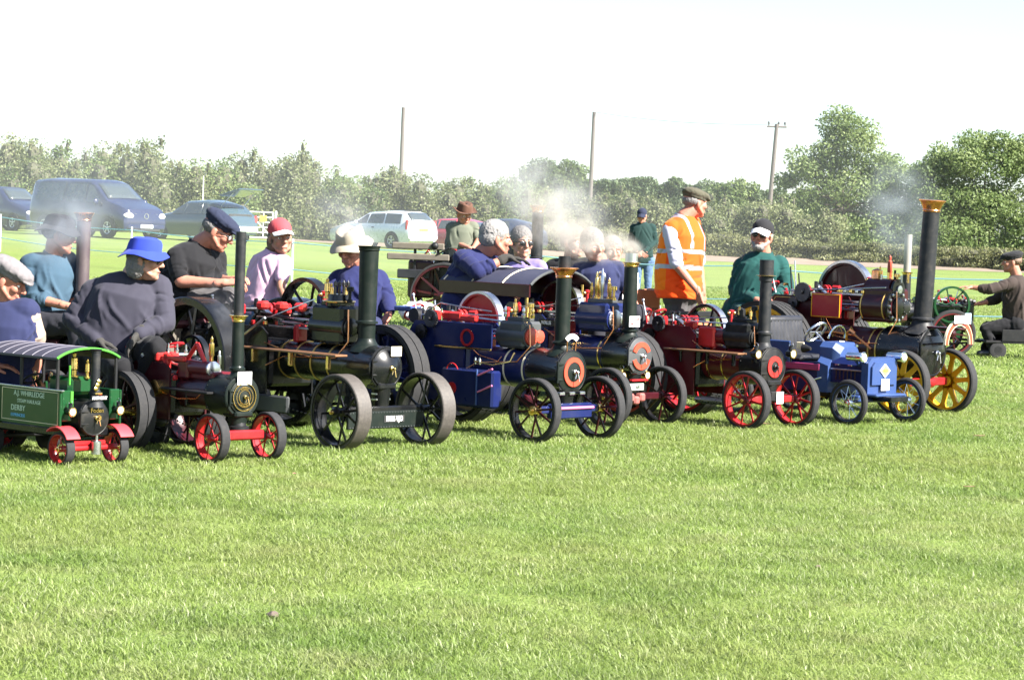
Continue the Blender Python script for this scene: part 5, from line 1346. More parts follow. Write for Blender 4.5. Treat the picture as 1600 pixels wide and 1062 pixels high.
def person(label, J, H, wear, name='person'):
    """J: joints as world points; H: head dict; wear: clothing dict.  The body is the person's own mesh, clothes are its children."""
    nk, sa, sb_, ea, eb, wa, wb, ha, hb = (Vector(J[k]) for k in ('neck', 'sa', 'sb', 'ea', 'eb', 'wa', 'wb', 'ha', 'hb'))
    hip = (ha + hb) / 2; bulk = wear.get('bulk', 1.0); vox = wear.get('vox', .0105)
    base = Vector((hip.x, hip.y, 0)) if 'base' not in J else Vector(J['base'])
    z = (nk - hip).normalized(); x = (sb_ - sa); x = (x - z * x.dot(z)).normalized(); y = z.cross(x)
    rot = Matrix((x, y, z)).transposed()
    sw = (sb_ - sa).length / 2; TL = (nk - hip).length
    hs = H.get('s', 1.0)
    hc = Vector(H['c']); hm = head_mats(H['yaw'], H.get('pitch', 0), H.get('roll', 0))
    def hp(*p): return hc + hm @ (Vector(p) * hs)
    kn = [Vector(J[k]) for k in ('ka', 'kb')]; an = [Vector(J[k]) for k in ('aa', 'ab')]
    # --- head
    b = MB()
    b.ell(hp(-.012, 0, .035), (.100 * hs, .077 * hs, .088 * hs), hm, 20, 14)
    b.ell(hp(.022, 0, -.03), (.068 * hs, .062 * hs, .085 * hs), hm, 18, 12)
    b.ell(hp(.040, 0, -.075), (.050 * hs, .046 * hs, .038 * hs), hm, 14, 10)
    b.ell(hp(.074, 0, -.092), .020 * hs, hm)
    for s in (-1, 1):
        b.ell(hp(.060, s * .040, -.018), (.028 * hs, .024 * hs, .026 * hs), hm, 12, 8)
        b.cap(hp(.083, s * .014, .026), hp(.072, s * .046, .024), .011 * hs, .010 * hs, 8)
        b.ell(hp(-.008, s * .079, -.008), (.020 * hs, .009 * hs, .031 * hs), hm, 12, 8)
        b.cap(hp(-.008, s * .068, -.03), hp(.05, s * .044, -.075), .016 * hs, .014 * hs, 8)
    b.cap(hp(.088, 0, .020), hp(.110, 0, -.022), .009 * hs, .0135 * hs, 8)
    for s in (-1, 1): b.ell(hp(.098, s * .011, -.026), .0085 * hs, hm, 8, 6)
    b.cap(hp(.086, -.017, -.054), hp(.086, .017, -.054), .0085 * hs, .0085 * hs, 8); b.cap(hp(.084, -.014, -.066), hp(.084, .014, -.066), .009 * hs, .009 * hs, 8)
    b.cap(hp(-.02, 0, -.05), nk + Vector((0, 0, .01)), .055 * hs * bulk ** .5, .062 * bulk ** .5, 14)
    parts = [remesh(b, wear.get('hvox', .0052) * hs, 2)]
    # --- torso, arms, legs
    def arms(b, grow, frac=1.0, which=(0, 1), start=0):
        for i, (s_, e_, w_) in enumerate(((sa, ea, wa), (sb_, eb, wb))):
            if i not in which: continue
            r = .047 * wear.get('arm', 1.0)
            b.cap(s_, e_.lerp(s_, max(0, .5 - frac) * 2 if frac < .5 else 0), r + grow, r * .86 + grow, 12)
            if frac > .5:
                t = min(1, (frac - .5) * 2)
                b.cap(e_, e_.lerp(w_, t), r * .84 + grow, (r * .84 * (1 - t) + .029 * t) + grow, 12)
    def tsec(t, g):
        B = bulk; bl = wear.get('belly', 0)
        T = ((-.03, .34, .055, 0), (.03, .66, .078, 0), (.11, .93, .100, 0), (.24, 1.0, .122 * B, 0), (.42, .98 * B ** .35, .128 * B, .3), (.62, .94 * B ** .6, .128 * B, 1), (.84, .93 * B ** .6, .128 * B, .9), (1.06, .90 * B ** .5, .120 * B, .3))
        for q0, q1 in zip(T, T[1:]):
            if t <= q1[0]:
                f = (t - q0[0]) / (q1[0] - q0[0]); q_ = [u + (v - u) * f for u, v in zip(q0, q1)]; break
        else: q_ = list(T[-1])
        w_ = max(sw, .15) * q_[1] + g; return w_, q_[2] + g, bl * q_[3]
    def tpt(t, ph, g):
        w_, d_, bl = tsec(t, g); c_, s_ = math.cos(ph), math.sin(ph)
        return nk.lerp(hip, t) + x * w_ * math.copysign(abs(c_) ** .85, c_) + y * (d_ * math.copysign(abs(s_) ** .85, s_) + bl)
    def torso(b, g, low=1.0):
        n = 28; ts = [-.03 + 1.09 * k / 16 for k in range(17)]
        V = [tpt(t, 2 * math.pi * k / n, g) for t in ts for k in range(n)]
        F = [(i * n + k, i * n + (k + 1) % n, (i + 1) * n + (k + 1) % n, (i + 1) * n + k)[::-1] for i in range(16) for k in range(n)]
        F += [tuple(range(n)), tuple(16 * n + k for k in range(n))[::-1]]
        b.add(V, F)
        b.cap(sa.lerp(nk, .10), sb_.lerp(nk, .10), .054 + g, .054 + g, 14)
    def creases(me, g, frac):
        rg = random.Random(len(label) * 7 + 1); C = []
        def arc(A, B_, t, r, span, tilt, amp, sg):
            c = A.lerp(B_, t); ax, u_, v_ = frame_of((B_ - A).normalized() + Vector((rg.uniform(-1, 1), rg.uniform(-1, 1), rg.uniform(-1, 1))) * tilt)
            a0 = rg.uniform(0, 6.28)
            C.append(([c + (u_ * math.cos(a0 + span * j / 9) + v_ * math.sin(a0 + span * j / 9)) * r for j in range(10)], amp, sg))
        for k in range(22):                                    # drapes hanging from shoulder and chest
            t0 = rg.uniform(.08, .55); ph = rg.uniform(0, 6.283); t1 = min(1.02, t0 + rg.uniform(.22, .5)); dp = rg.uniform(-1.0, 1.0)
            C.append(([tpt(t0 + (t1 - t0) * j / 11, ph + dp * (j / 11) ** 1.4, g) for j in range(12)], rg.choice((-1, 1, 1)) * rg.uniform(.008, .018), rg.uniform(.009, .017)))
        for k in range(12):                                    # slack gathered at the waist
            ph = rg.uniform(0, 6.283); t0 = rg.uniform(.66, 1.0); sl = rg.uniform(-.02, .02)
            C.append(([tpt(t0 + sl * j, ph + .12 * j, g) for j in range(10)], rg.choice((-1, 1)) * rg.uniform(.009, .017), rg.uniform(.009, .014)))
        for (s_, e_, w_) in ((sa, ea, wa), (sb_, eb, wb)):
            r = .047 * wear.get('arm', 1.0) + g
            for k in range(10): arc(s_, e_, rg.uniform(.1, 1.0), r, rg.uniform(1.5, 3.2), .55, rg.choice((-1, 1)) * rg.uniform(.007, .013), rg.uniform(.008, .012))
            if frac > .6:
                for k in range(11): arc(e_, w_, rg.uniform(-.05, .95), r * .82, rg.uniform(1.5, 3.4), .5, rg.choice((-1, 1)) * rg.uniform(.007, .013), rg.uniform(.008, .011))
        n = len(me.vertices); co = np.empty(n * 3, np.float32); no = np.empty(n * 3, np.float32)
        me.vertices.foreach_get('co', co); me.vertex_normals.foreach_get('vector', no); co = co.reshape(-1, 3); no = no.reshape(-1, 3)
        dsp = np.zeros(n, np.float32)
        for pts, amp, sg in C:
            P_ = np.array(pts, np.float32)
            lo = P_.min(0) - 3 * sg; hi = P_.max(0) + 3 * sg
            ix = np.nonzero(((co > lo) & (co < hi)).all(1))[0]
            if not len(ix): continue
            fine = np.concatenate([P_[:-1] + (P_[1:] - P_[:-1]) * f for f in (0, .33, .67)]); tt = np.concatenate([(np.arange(len(P_) - 1) + f) / (len(P_) - 1) for f in (0, .33, .67)])
            D = np.linalg.norm(co[ix][:, None] - fine[None], axis=2); j = D.argmin(1); d = D[np.arange(len(ix)), j]
            dsp[ix] += amp * np.exp(-(d / sg) ** 2) * np.sin(np.pi * np.clip(tt[j], .05, .95)) ** .6
        co += no * np.clip(dsp, -.020, .024)[:, None]
        me.vertices.foreach_set('co', co.ravel()); me.update()
    def legs(b, g, frac=1.0):
        b.cap(ha, hb, .105 * bulk ** .6 + g, .105 * bulk ** .6 + g, 14)
        for h_, k_, a_ in ((ha, kn[0], an[0]), (hb, kn[1], an[1])):
            b.cap(h_, k_, .083 * bulk ** .5 + g, .058 + g, 14)
            b.cap(k_, k_.lerp(a_, frac), .056 + g, .042 + g, 14)
    b = MB(); torso(b, -.012); arms(b, 0); legs(b, -.012); b.cap(nk, nk - z * .08, .062 * bulk ** .5, .09, 12)
    parts.append(remesh(b, wear.get('bvox', .014), 3))
    glove = wear.get('glove')
    hands = []
    for i, k in enumerate(('handa', 'handb')):
        if k in J:
            dct = J[k]; w_ = (wa, wb)[i]; e_ = (ea, eb)[i]
            gl = glove and i in wear.get('gloves', (0, 1))
            q = MB(); hand_caps(q, w_, dct.get('d', w_ - e_), dct.get('n', (0, 0, -1)), dct.get('s', 1.0), dct.get('curl', .45), dct.get('side', 1 if i else -1), grow=.002 if gl else 0)
            if gl:
                q.cap(w_, w_.lerp(e_, .22), .034, .040, 12)
                hands.append(remesh(q, .0048, 1))
            else: parts.append(remesh(q, .0045, 1))
    me = merge(parts, name)
    me.materials.append(wear.get('skin', SKIN)); me.shade_smooth()
    me.transform(Matrix.Translation(-base))
    o = link(name, me); o.location = base
    tag(o, label, 'person')
    T = Matrix.Translation(-base)
    def child(nm, me_, m_):
        me_.transform(T); return finish(nm, me_, m_, o)
    for h_ in hands: child('glove', h_, glove)
    # --- face details
    for s in (-1, 1):
        ey = child('eye', MB().ell(hp(.076, s * .031, .006), (.011 * hs, .014 * hs, .0085 * hs), hm, 10, 8).mesh('eye', None), EYEW)
        child('iris', MB().ell(hp(.0845, s * .031, .006), (.004 * hs, .0065 * hs, .0065 * hs), hm, 8, 6).mesh('iris', None), EYED)
        child('eyebrow', MB().cap(hp(.092, s * .016, .034), hp(.080, s * .048, .033), .005 * hs, .0035 * hs, 8).mesh('eyebrow', None), H.get('hairm', HAIRG))
    q = MB(); q.cap(hp(.0935, -.018, -.059), hp(.0935, .018, -.059), .0035 * hs, .0035 * hs, 8); child('mouth', q.mesh('mouth', None), LIP)
    # --- hair, beard
    hk = H.get('hair')
    if hk == 'short' and H.get('hat'): hk = 'under'
    if hk:
        q = MB()
        if hk == 'under':
            q.ell(hp(-.034, 0, .018), (.080 * hs, .0815 * hs, .054 * hs), hm, 18, 12)
        if hk == 'long' and H.get('hat'):
            q.ell(hp(-.030, 0, .015), (.080 * hs, .083 * hs, .060 * hs), hm, 18, 12)
            for s in (-1, 1): q.ell(hp(-.03, s * .055, -.035), (.052 * hs, .034 * hs, .075 * hs), hm, 14, 10)
            q.ell(hp(-.062, 0, -.03), (.045 * hs, .065 * hs, .085 * hs), hm, 14, 10)
        elif hk in ('short', 'bald', 'long', 'curly'):
            g = .006 if hk != 'curly' else .016
            if hk != 'bald': q.ell(hp(-.020, 0, .048), ((.098 + g) * hs, (.078 + g) * hs, (.084 + g) * hs), hm, 18, 12)
            q.ell(hp(-.040, 0, .005), ((.078 + g) * hs, (.078 + g) * hs, .068 * hs), hm, 18, 12)
            if hk == 'bald':
                q.ell(hp(-.040, 0, .030), ((.078 + g) * hs, (.0765 + g) * hs, .060 * hs), hm, 18, 12)
            if hk in ('long', 'curly'):
                for s in (-1, 1): q.ell(hp(-.03, s * .055, -.035), (.055 * hs, .035 * hs, .075 * hs), hm, 14, 10)
                q.ell(hp(-.065, 0, -.03), (.045 * hs, .065 * hs, .085 * hs), hm, 14, 10)
            if hk == 'pony': pass
        m_ = remesh(q, .006 * hs, 1); folds(m_, .006 if hk != 'curly' else .012, 55, 2.0); child('hair', m_, H.get('hairm', HAIRG))
    if H.get('beard'):
        q = MB(); q.ell(hp(.052, 0, -.088), (.048 * hs, .050 * hs, .034 * hs), hm, 14, 10)
        for s in (-1, 1): q.cap(hp(.078, s * .012, -.046), hp(.066, s * .036, -.062), .008 * hs, .010 * hs, 8); q.cap(hp(.058, s * .04, -.07), hp(.012, s * .066, -.03), .016 * hs, .010 * hs, 8)
        m_ = remesh(q, .0055 * hs, 1); folds(m_, .004, 60, 1.0); child('beard', m_, HAIRW)
    if H.get('glasses'):
        for s in (-1, 1): child('lens', MB().ell(hp(.095, s * .032, .004), (.008 * hs, .027 * hs, .019 * hs), hm, 14, 8).mesh('lens', None), SUNG if H['glasses'] == 'sun' else LENS)
        q = MB(); q.cap(hp(.100, -.012, .01), hp(.100, .012, .01), .003 * hs)
        for s in (-1, 1): q.cap(hp(.092, s * .058, .012), hp(-.005, s * .082, .006), .003 * hs)
        child('frame', q.mesh('frame', None), IRON)
    hat = H.get('hat')
    if hat:
        kind, hmat = hat[0], hat[1]
        q = MB()
        if kind == 'flat':
            R2 = hm @ Matrix.Rotation(R_(12), 3, 'Y')
            q.ell(hp(-.008, 0, .078), (.122 * hs, .097 * hs, .050 * hs), R2, 22, 14)
            q.ell(hp(.028, 0, .078), (.105 * hs, .090 * hs, .040 * hs), R2, 22, 14)
            q.ell(hp(-.012, 0, .050), (.108 * hs, .088 * hs, .034 * hs), R2, 22, 12)
            q.ell(hp(.082, 0, .052), (.060 * hs, .072 * hs, .012 * hs), hm @ Matrix.Rotation(R_(16), 3, 'Y'), 18, 8)
            m_ = remesh(q, .0058 * hs, 2); folds(m_, .004, 26, 3.0); child('flat_cap', m_, hmat)
        elif kind == 'cap':
            q.ell(hp(-.010, 0, .060), (.108 * hs, .086 * hs, .088 * hs), hm, 22, 14)
            m_ = remesh(q, .006 * hs, 1)
            inv = hm.transposed(); keep = MB()
            V = [v.co.copy() for v in m_.vertices]; F = [tuple(p.vertices) for p in m_.polygons if (inv @ (p.center - hc)).z > .042 * hs]
            bpy.data.meshes.remove(m_)
            keep.add(V, F); m_ = keep.mesh('cap_crown', None); cc = child('cap_crown', m_, hmat)
            q = MB(); n = 9; rows = []
            for r_ in range(5):
                t = r_ / 4; row = []
                for k in range(n):
                    a = (k / (n - 1) - .5) * 1.9
                    rr = .094 + .085 * t * math.cos(a) ** .6
                    row.append(hp(rr * math.cos(a) * 1.04 - .006, .092 * math.sin(a), .058 - (hat[3] if len(hat) > 3 else .045) * t + .010 * math.cos(a) - .022 * abs(math.sin(a))))
                rows.append(row)
            V = [p for r_ in rows for p in r_]; V += [p - hm @ Vector((0, 0, .006 * hs)) for p in V]
            m0 = n * 5; F = []
            for r_ in range(4):
                for k in range(n - 1): a_ = (r_ * n + k, r_ * n + k + 1, (r_ + 1) * n + k + 1, (r_ + 1) * n + k); F += [a_, tuple(i + m0 for i in a_[::-1])]
            ed = [r_ * n for r_ in range(5)] + [4 * n + k for k in range(1, n)] + [r_ * n + n - 1 for r_ in (3, 2, 1, 0)]
            for i_ in range(len(ed) - 1): F.append((ed[i_], ed[i_ + 1], ed[i_ + 1] + m0, ed[i_] + m0))
            q.add(V, F); child('cap_peak', q.mesh('cap_peak', None), hat[2] if len(hat) > 2 else hmat)
        else:
            if kind == 'bucket': pr = [(.030, .150), (.034, .152), (.060, .125), (.072, .104), (.110, .098), (.138, .090), (.150, .070), (.153, .001)]; sy = .92
            elif kind == 'fishing': pr = [(.022, .152), (.026, .156), (.055, .128), (.066, .106), (.110, .100), (.140, .094), (.154, .074), (.158, .001)]; sy = .92
            else: pr = [(.062, .165), (.067, .168), (.060, .14), (.062, .106), (.110, .102), (.150, .094), (.166, .078), (.168, .04), (.160, .001)]; sy = .86
            q.lathe([(t - .012, r_) for t, r_ in pr], (0, 0, 0), (0, 0, 1), 36, caps=False)
            m_ = q.mesh(kind + '_hat', None); 
            for v in m_.vertices:
                c = v.co; u = c.copy(); u.y *= sy; u.x = u.x * 1.0 - .006
                if u.z > .12: u.z -= .020 * math.exp(-(u.y / .03) ** 2)
                rr = math.hypot(u.x, u.y)
                if rr > .115: u.z += .014 * math.sin(3 * math.atan2(u.y, u.x) + 1.0) + (.022 * (abs(u.y) / .15) ** 2 if kind == 'brim' else 0)
                u += Vector((1, 1, .6)) * .006 * mnoise.noise(c * 22)
                v.co = hc + hm @ (u * hs)
            hb_ = child({'bucket': 'bucket_hat', 'fishing': 'sun_hat', 'brim': 'brimmed_hat'}[kind], m_, hmat)
            sm = hb_.modifiers.new('t', 'SOLIDIFY'); sm.thickness = .004
    # --- clothes
    tm = wear['top']; fr = wear.get('sleeve', 1.0)
    gs = wear.get('slack', .016 if fr > .6 else .019); q = MB(); torso(q, .014); arms(q, gs, fr)
    for s_, e_ in ((sa, ea), (sb_, eb)): q.cap(s_.lerp(nk, .1), s_.lerp(e_, .3), .060 * wear.get('arm', 1.0), .056 * wear.get('arm', 1.0), 12)
    m_ = remesh(q, vox * .85, 2); creases(m_, .014, fr); folds(m_, .003, 10, len(label) % 50, (1.1, 1.1, .6)); child(wear.get('top_name', 'shirt'), m_, tm)
    if 'vest' in wear:
        q = MB(); torso(q, .030)
        for s_, e_ in ((sa, ea), (sb_, eb)): q.cap(s_.lerp(nk, .15), s_.lerp(nk, .0), .07, .066, 12)
        m_ = remesh(q, vox * .9, 2); creases(m_, .030, 0); vo = child('vest', m_, wear['vest'])
        inv = rot.transposed()
        if 'tape' in wear:
            me2 = vo.data; me2.materials.append(wear['tape'])
            if 'vest_lit' in wear: me2.materials.append(wear['vest_lit'])
            for p in me2.polygons:
                c = p.center + base; l = inv @ (c - hip); h_ = l.z / TL
                if .32 < h_ < .38 or .53 < h_ < .585: p.material_index = 1
                elif h_ > .60 and abs(abs(l.x) - sw * .52) < .018: p.material_index = 1
                elif 'vest_lit' in wear and l.y > .02 and h_ > .05: p.material_index = 2  # sunlit half of the orange vest, painted in as a yellower tone
    if 'bib' in wear:
        q = MB(); torso(q, .030)
        m_ = remesh(q, vox * .9, 2); creases(m_, .030, 0); child('bib_overall', m_, wear['bib'])
    lm = wear.get('legs_m')
    if lm:
        q = MB(); legs(q, .012, .97)
        m_ = remesh(q, .014, 2); folds(m_, .011, 11, 5.0); child('trousers', m_, lm)
        fd = wear.get('foot', None)
        for i in range(2):
            q = MB()
            d = Vector(fd) if fd else Vector((math.cos(R_(H['yaw'])), math.sin(R_(H['yaw'])), 0))
            a_ = an[i]; q.cap(a_ - Vector((0, 0, .02)), a_ - Vector((0, 0, .055)) + d * .02, .046, .042, 10); q.cap(a_ - Vector((0, 0, .055)), a_ - Vector((0, 0, .062)) + d * .16, .044, .036, 10)
            child('shoe', remesh(q, .012, 1), wear.get('shoe', LEATHER))
    if wear.get('collar'):
        cm = wear['collar']; q = MB(); n = 16; V = []
        fz = Vector((math.cos(R_(J.get('face', H['yaw']))), math.sin(R_(J.get('face', H['yaw']))), 0))
        for k in range(n + 1):
            a = (k / n - .5) * 5.4; sd = Vector((0, 0, 1)).cross(fz)
            dirv = -fz * math.cos(a) + sd * math.sin(a)
            for t, r_ in ((.045, .060), (.050, .066), (-.012, .098)): V.append(nk + Vector((0, 0, t - .02 * (1 - math.cos(a)) )) + dirv * r_ * bulk ** .5)
        q.add(V, [(k * 3 + i, k * 3 + 3 + i, k * 3 + 4 + i, k * 3 + 1 + i) for k in range(n) for i in range(2)])
        co = child('collar', q.mesh('collar', None), cm); sm = co.modifiers.new('t', 'SOLIDIFY'); sm.thickness = .006
    return o

def pose(d, neck, sa, sb, ea, eb, wa, wb, hips, yaw, hw=.10, seat=True, knees=None, ankles=None, handa=None, handb=None, legdir=None, foot_z=None):
    """joints from pixels of the photograph (x, y, extra depth) at the depth of the seat or standing place"""
    def W_(p): return PX(p[0], p[1], d + (p[2] if len(p) > 2 else 0))
    J = dict(neck=W_(neck), sa=W_(sa), sb=W_(sb), ea=W_(ea), eb=W_(eb), wa=W_(wa), wb=W_(wb))
    h = W_(hips)
    ax = (J['sb'] - J['sa']); ax.z = 0; ax.normalize()
    J['ha'] = h - ax * hw; J['hb'] = h + ax * hw
    fd = Vector((math.cos(R_(yaw)), math.sin(R_(yaw)), 0)); J['fdir'] = fd
    if seat:
        ld = fd if legdir is None else Vector((math.cos(R_(legdir)), math.sin(R_(legdir)), 0))
        gzv = gz(h.x, h.y)
        for i, k in enumerate('ab'):
            hp_ = J['h' + k]
            J['k' + k] = W_(knees[i]) if knees else hp_ + ld * .43 + Vector((0, 0, .02)) + ax * (.05 if k == 'b' else -.05)
            kz = J['k' + k]
            drop = min(.43, kz.z - gzv - .09)
            ft = math.sqrt(max(0, .43 ** 2 - drop ** 2))
            J['a' + k] = W_(ankles[i]) if ankles else Vector((kz.x, kz.y, kz.z - drop)) + ld * ft
    else:
        for k in 'ab':
            hp_ = J['h' + k]; fz_ = gz(h.x, h.y) + .085
            J['k' + k] = hp_.lerp(Vector((hp_.x, hp_.y, fz_)), .5) + fd * .02
            J['a' + k] = Vector((hp_.x, hp_.y, fz_))
    J['base'] = Vector((h.x, h.y, gz(h.x, h.y)))
    J['face'] = yaw
    if handa is not None: J['handa'] = handa
    if handb is not None: J['handb'] = handb
    return J
def HD(x, y, d, yaw, pitch=0, roll=0, s=1.0, **k):
    r = dict(c=PX(x, y, d), yaw=yaw, pitch=pitch, roll=roll, s=s); r.update(k); return r

C_NAVY = cloth('navy_cotton', (.018, .022, .060)); C_NAVY2 = cloth('navy_boilersuit', (.013, .016, .062)); C_BLACK = cloth('black_cotton', (.009, .009, .0105)); C_DENIM = cloth('blue_denim_shirt', (.036, .068, .100))
C_SWEAT = cloth('slate_sweatshirt', (.031, .030, .043)); C_PINK = cloth('pink_polo', (.48, .31, .40)); C_TAN = cloth('tan_tshirt', (.24, .185, .15)); C_SAGE = cloth('sage_tshirt', (.10, .108, .082))
C_GREEN = cloth('teal_green_boilersuit', (.008, .047, .043)); C_BROWN = cloth('brown_work_shirt', (.034, .025, .022)); C_CHECK = cloth('pale_check_shirt', (.36, .36, .44)); C_HIVIS = cloth('orange_high_visibility', (.85, .075, .008), .05); C_HIVIS_LIT = cloth('sunlit_orange_high_visibility', (.82, .17, .008), .05)  # last cloth: yellower copy of the vest orange, colouring in its sunlit part
C_TAPE = mat('reflective_tape', (.27, .27, .30), .35, metal=.3); C_GREYT = cloth('grey_trousers', (.06, .056, .058)); C_DARKT = cloth('dark_trousers', (.02, .02, .026)); C_JEANS = cloth('blue_jeans', (.07, .115, .20)); C_JACKET = cloth('dark_green_jacket', (.012, .030, .028)); C_LBLUE = cloth('light_blue_shirt', (.30, .42, .62))
C_GLOVE = cloth('dark_work_glove', (.035, .033, .030)); C_BUCKET = cloth('royal_blue_cotton', (.022, .040, .30)); C_GCAP = cloth('grey_tweed', (.13, .12, .125), .3); C_NCAP = cloth('navy_wool', (.016, .020, .040)); C_RCAP = cloth('red_cap_cotton', (.36, .05, .06)); C_WHITE = cloth('white_cotton', (.75, .75, .73)); C_STRAW = cloth('khaki_cotton', (.27, .235, .18)); C_BHAT = cloth('brown_felt', (.085, .042, .028)); C_MOSS = cloth('moss_tweed', (.062, .058, .040), .3); C_BKCAP = cloth('black_cap_cotton', (.016, .016, .018)); C_LILAC = cloth('lilac_shirt', (.16, .13, .28))

person('person in grey tweed cap and tan shirt resting a hand in the green wagon cab',
    pose(14.75, (14, 478), (-42, 492, .05), (44, 488, -.05), (-58, 566), (62, 548, -.02), (-14, 570, -.30), (48, 600, -.05), (0, 612), -20, knees=[(-70, 606, .1), (-60, 606, .3)], ankles=[(-80, 700, .1), (-70, 694, .3)], handa=dict(d=(1, -.1, -.05), n=(0, 0, -1), curl=.35, side=1), handb=dict(d=(.6, -.3, -.5), n=(0, 0, -1))),
    HD(14, 440, 14.72, -12, -22, 0, 1.02, hat=('flat', C_GCAP), hair='short', hairm=HAIRB),
    dict(top=C_TAN, sleeve=.33, bib=C_NAVY, legs_m=C_NAVY, skin=SKINR, bulk=1.12, arm=1.05))
person('person with dark floppy hat and blue denim shirt in the smoke beside a brown chimney',
    pose(16.7, (84, 402), (45, 412, -.08), (108, 408, .08), (55, 466, -.12), (120, 455, .1), (104, 478, -.2), (112, 485, .0), (62, 505), -15, handa=dict(d=(1, 0, -.2), n=(0, 0, -1)), handb=dict(d=(.3, -.3, -.6), n=(0, 0, -1))),
    HD(92, 368, 16.66, 5, -8, 0, 1.02, hat=('bucket', cloth('dark_knit_hat', (.016, .015, .017), .3)), hair='short', hairm=HAIRK),
    dict(top=C_DENIM, sleeve=.62, legs_m=C_DARKT, skin=SKINR, collar=C_DENIM))
person('person in royal blue bucket hat, slate sweatshirt and dark gloves on the red engine',
    pose(15.3, (208, 432), (146, 455, .02), (249, 448, .0), (114, 498, .0), (258, 505, -.10), (152, 532, -.16), (217, 522, -.24), (178, 556), -60, hw=.12, knees=[(190, 575, -.38), (242, 543, -.35)], ankles=[(165, 660, -.15), (214, 640, -.10)], handa=dict(d=(.9, -.2, -.3), n=(0, -.2, -1), curl=.45, side=1, s=1.1), handb=dict(d=(-.45, -.35, -.75), n=(.4, -.3, -.6), curl=.6, s=1.15, side=-1)),
    HD(226, 407, 15.22, -6, -4, 0, 1.02, hat=('bucket', C_BUCKET), hair='long', hairm=HAIRG, glasses='sun'),
    dict(top=C_SWEAT, sleeve=.98, glove=C_GLOVE, legs_m=C_BLACK, skin=SKIN, bulk=1.32, arm=1.28, top_name='sweatshirt', fold=.008))
person('person in navy flat cap and black polo shirt bending over the controls',
    pose(16.9, (312, 385), (276, 402, -.14), (338, 402, .14), (283, 440, -.22), (340, 438, .1), (346, 442, -.28), (362, 438, -.05), (283, 474), -5, knees=[(352, 468, -.14), (360, 464, .12)], handa=dict(d=(1, .1, .1), n=(.2, .3, -.8), curl=.9, s=1.1), handb=dict(d=(.6, -.5, .2), n=(0, 0, -1), curl=.8)),
    HD(340, 362, 16.85, -4, -26, 0, 1.04, hat=('flat', C_NCAP), hairm=HAIRG, hair='short', glasses='clear'),
    dict(top=C_BLACK, sleeve=.36, legs_m=C_GREYT, skin=SKINR, bulk=1.18, arm=1.15, collar=C_BLACK))
person('person in pink polo shirt and red cap with white peak edge behind the black engine',
    pose(18.0, (428, 397), (402, 414, .12), (443, 413, -.10), (396, 452, .15), (439, 448, -.2), (425, 482, .0), (452, 482, -.28), (404, 488), -35, handa=dict(), handb=dict(d=(.4, -.1, -.8), n=(-.5, 0, -.3))),
    HD(438, 372, 17.95, -66, -2, 5, .98, hat=('cap', C_RCAP, C_WHITE, .018), hair='long', hairm=HAIRB),
    dict(top=C_PINK, sleeve=.30, legs_m=C_JEANS, skin=SKINT, bulk=.86, arm=.82, collar=C_PINK))
person('person in khaki sun hat and navy jacket leaning on the wheel behind the black engine',
    pose(17.7, (560, 418), (527, 437, .0), (592, 436, .05), (508, 470, -.1), (604, 464, .0), (532, 498, -.2), (608, 486, -.12), (558, 512), -95, handa=dict(d=(.4, -.4, -.5), n=(0, 0, -1)), handb=dict(d=(-.25, -.35, -.8), n=(-.3, -.3, -.3), curl=.3)),
    HD(549, 388, 17.62, -118, -20, 0, 1.06, hat=('fishing', C_STRAW), hair='short', hairm=HAIRW),
    dict(top=C_NAVY2, sleeve=.95, legs_m=C_NAVY, skin=SKINR, bulk=1.1, arm=1.1, collar=C_WHITE, top_name='jacket'))
person('person in brown brimmed hat and sage shirt driving the engine in the second row',
    pose(33.0, (722, 349), (704, 357, .05), (741, 356, .0), (709, 378, -.05), (747, 376, -.05), (733, 387, -.25), (738, 390, -.25), (714, 405), -55, handa=dict(), handb=dict()),
    HD(725, 336, 32.95, -62, -16, 0, 1.12, hat=('brim', C_BHAT), hair='short', hairm=HAIRB),
    dict(top=C_SAGE, sleeve=.34, bib=None or C_SAGE, legs_m=C_DARKT, skin=SKINR, vox=.014, hvox=.008))
person('balding grey haired person in navy boiler suit leaning an arm on the canopy',
    pose(19.0, (752, 398), (722, 404, -.12), (774, 405, .16), (746, 424, -.32), (788, 450, .12), (793, 403, -.26), (792, 448, -.10), (728, 474), 5, handa=dict(d=(1, -.05, -.05), n=(0, 0, -1), curl=.4, side=1), handb=dict(d=(.5, -.5, -.2), n=(0, 0, -1), curl=.9)),
    HD(775, 374, 18.95, 14, -4, 0, 1.08, hair='short', hairm=HAIRW),
    dict(top=C_NAVY2, sleeve=.70, glove=C_GLOVE, gloves=(0,), legs_m=C_NAVY2, skin=SKINR, bulk=1.1, arm=1.2, top_name='boiler_suit', collar=C_NAVY2))
person('person with short grey hair and dark sunglasses behind the canopy',
    pose(20.3, (816, 410), (790, 418, .05), (843, 418, -.05), (782, 455), (850, 455), (805, 478, -.2), (838, 480, -.2), (816, 490), -70),
    HD(815, 380, 20.25, -66, -2, 0, 1.02, hair='short', hairm=HAIRG, glasses='sun'),
    dict(top=C_LILAC, sleeve=.4, legs_m=C_DARKT, skin=SKIN))
person('person in open necked navy polo shirt sitting in the thick smoke',
    pose(19.5, (936, 408), (905, 424, .04), (967, 422, -.02), (892, 455, -.05), (980, 455, -.08), (920, 478, -.3), (996, 484, -.28), (938, 488), -75, handb=dict(d=(.4, -.6, -.3), n=(0, 0, -1), curl=.9), handa=dict(d=(.5, -.6, -.1), n=(0, 0, -1), curl=.9)),
    HD(927, 384, 19.42, -62, -8, 8, 1.02, hair='short', hairm=HAIRG),
    dict(top=C_NAVY, sleeve=.36, legs_m=C_DARKT, skin=SKINR, bulk=1.15, arm=1.1, collar=C_NAVY))
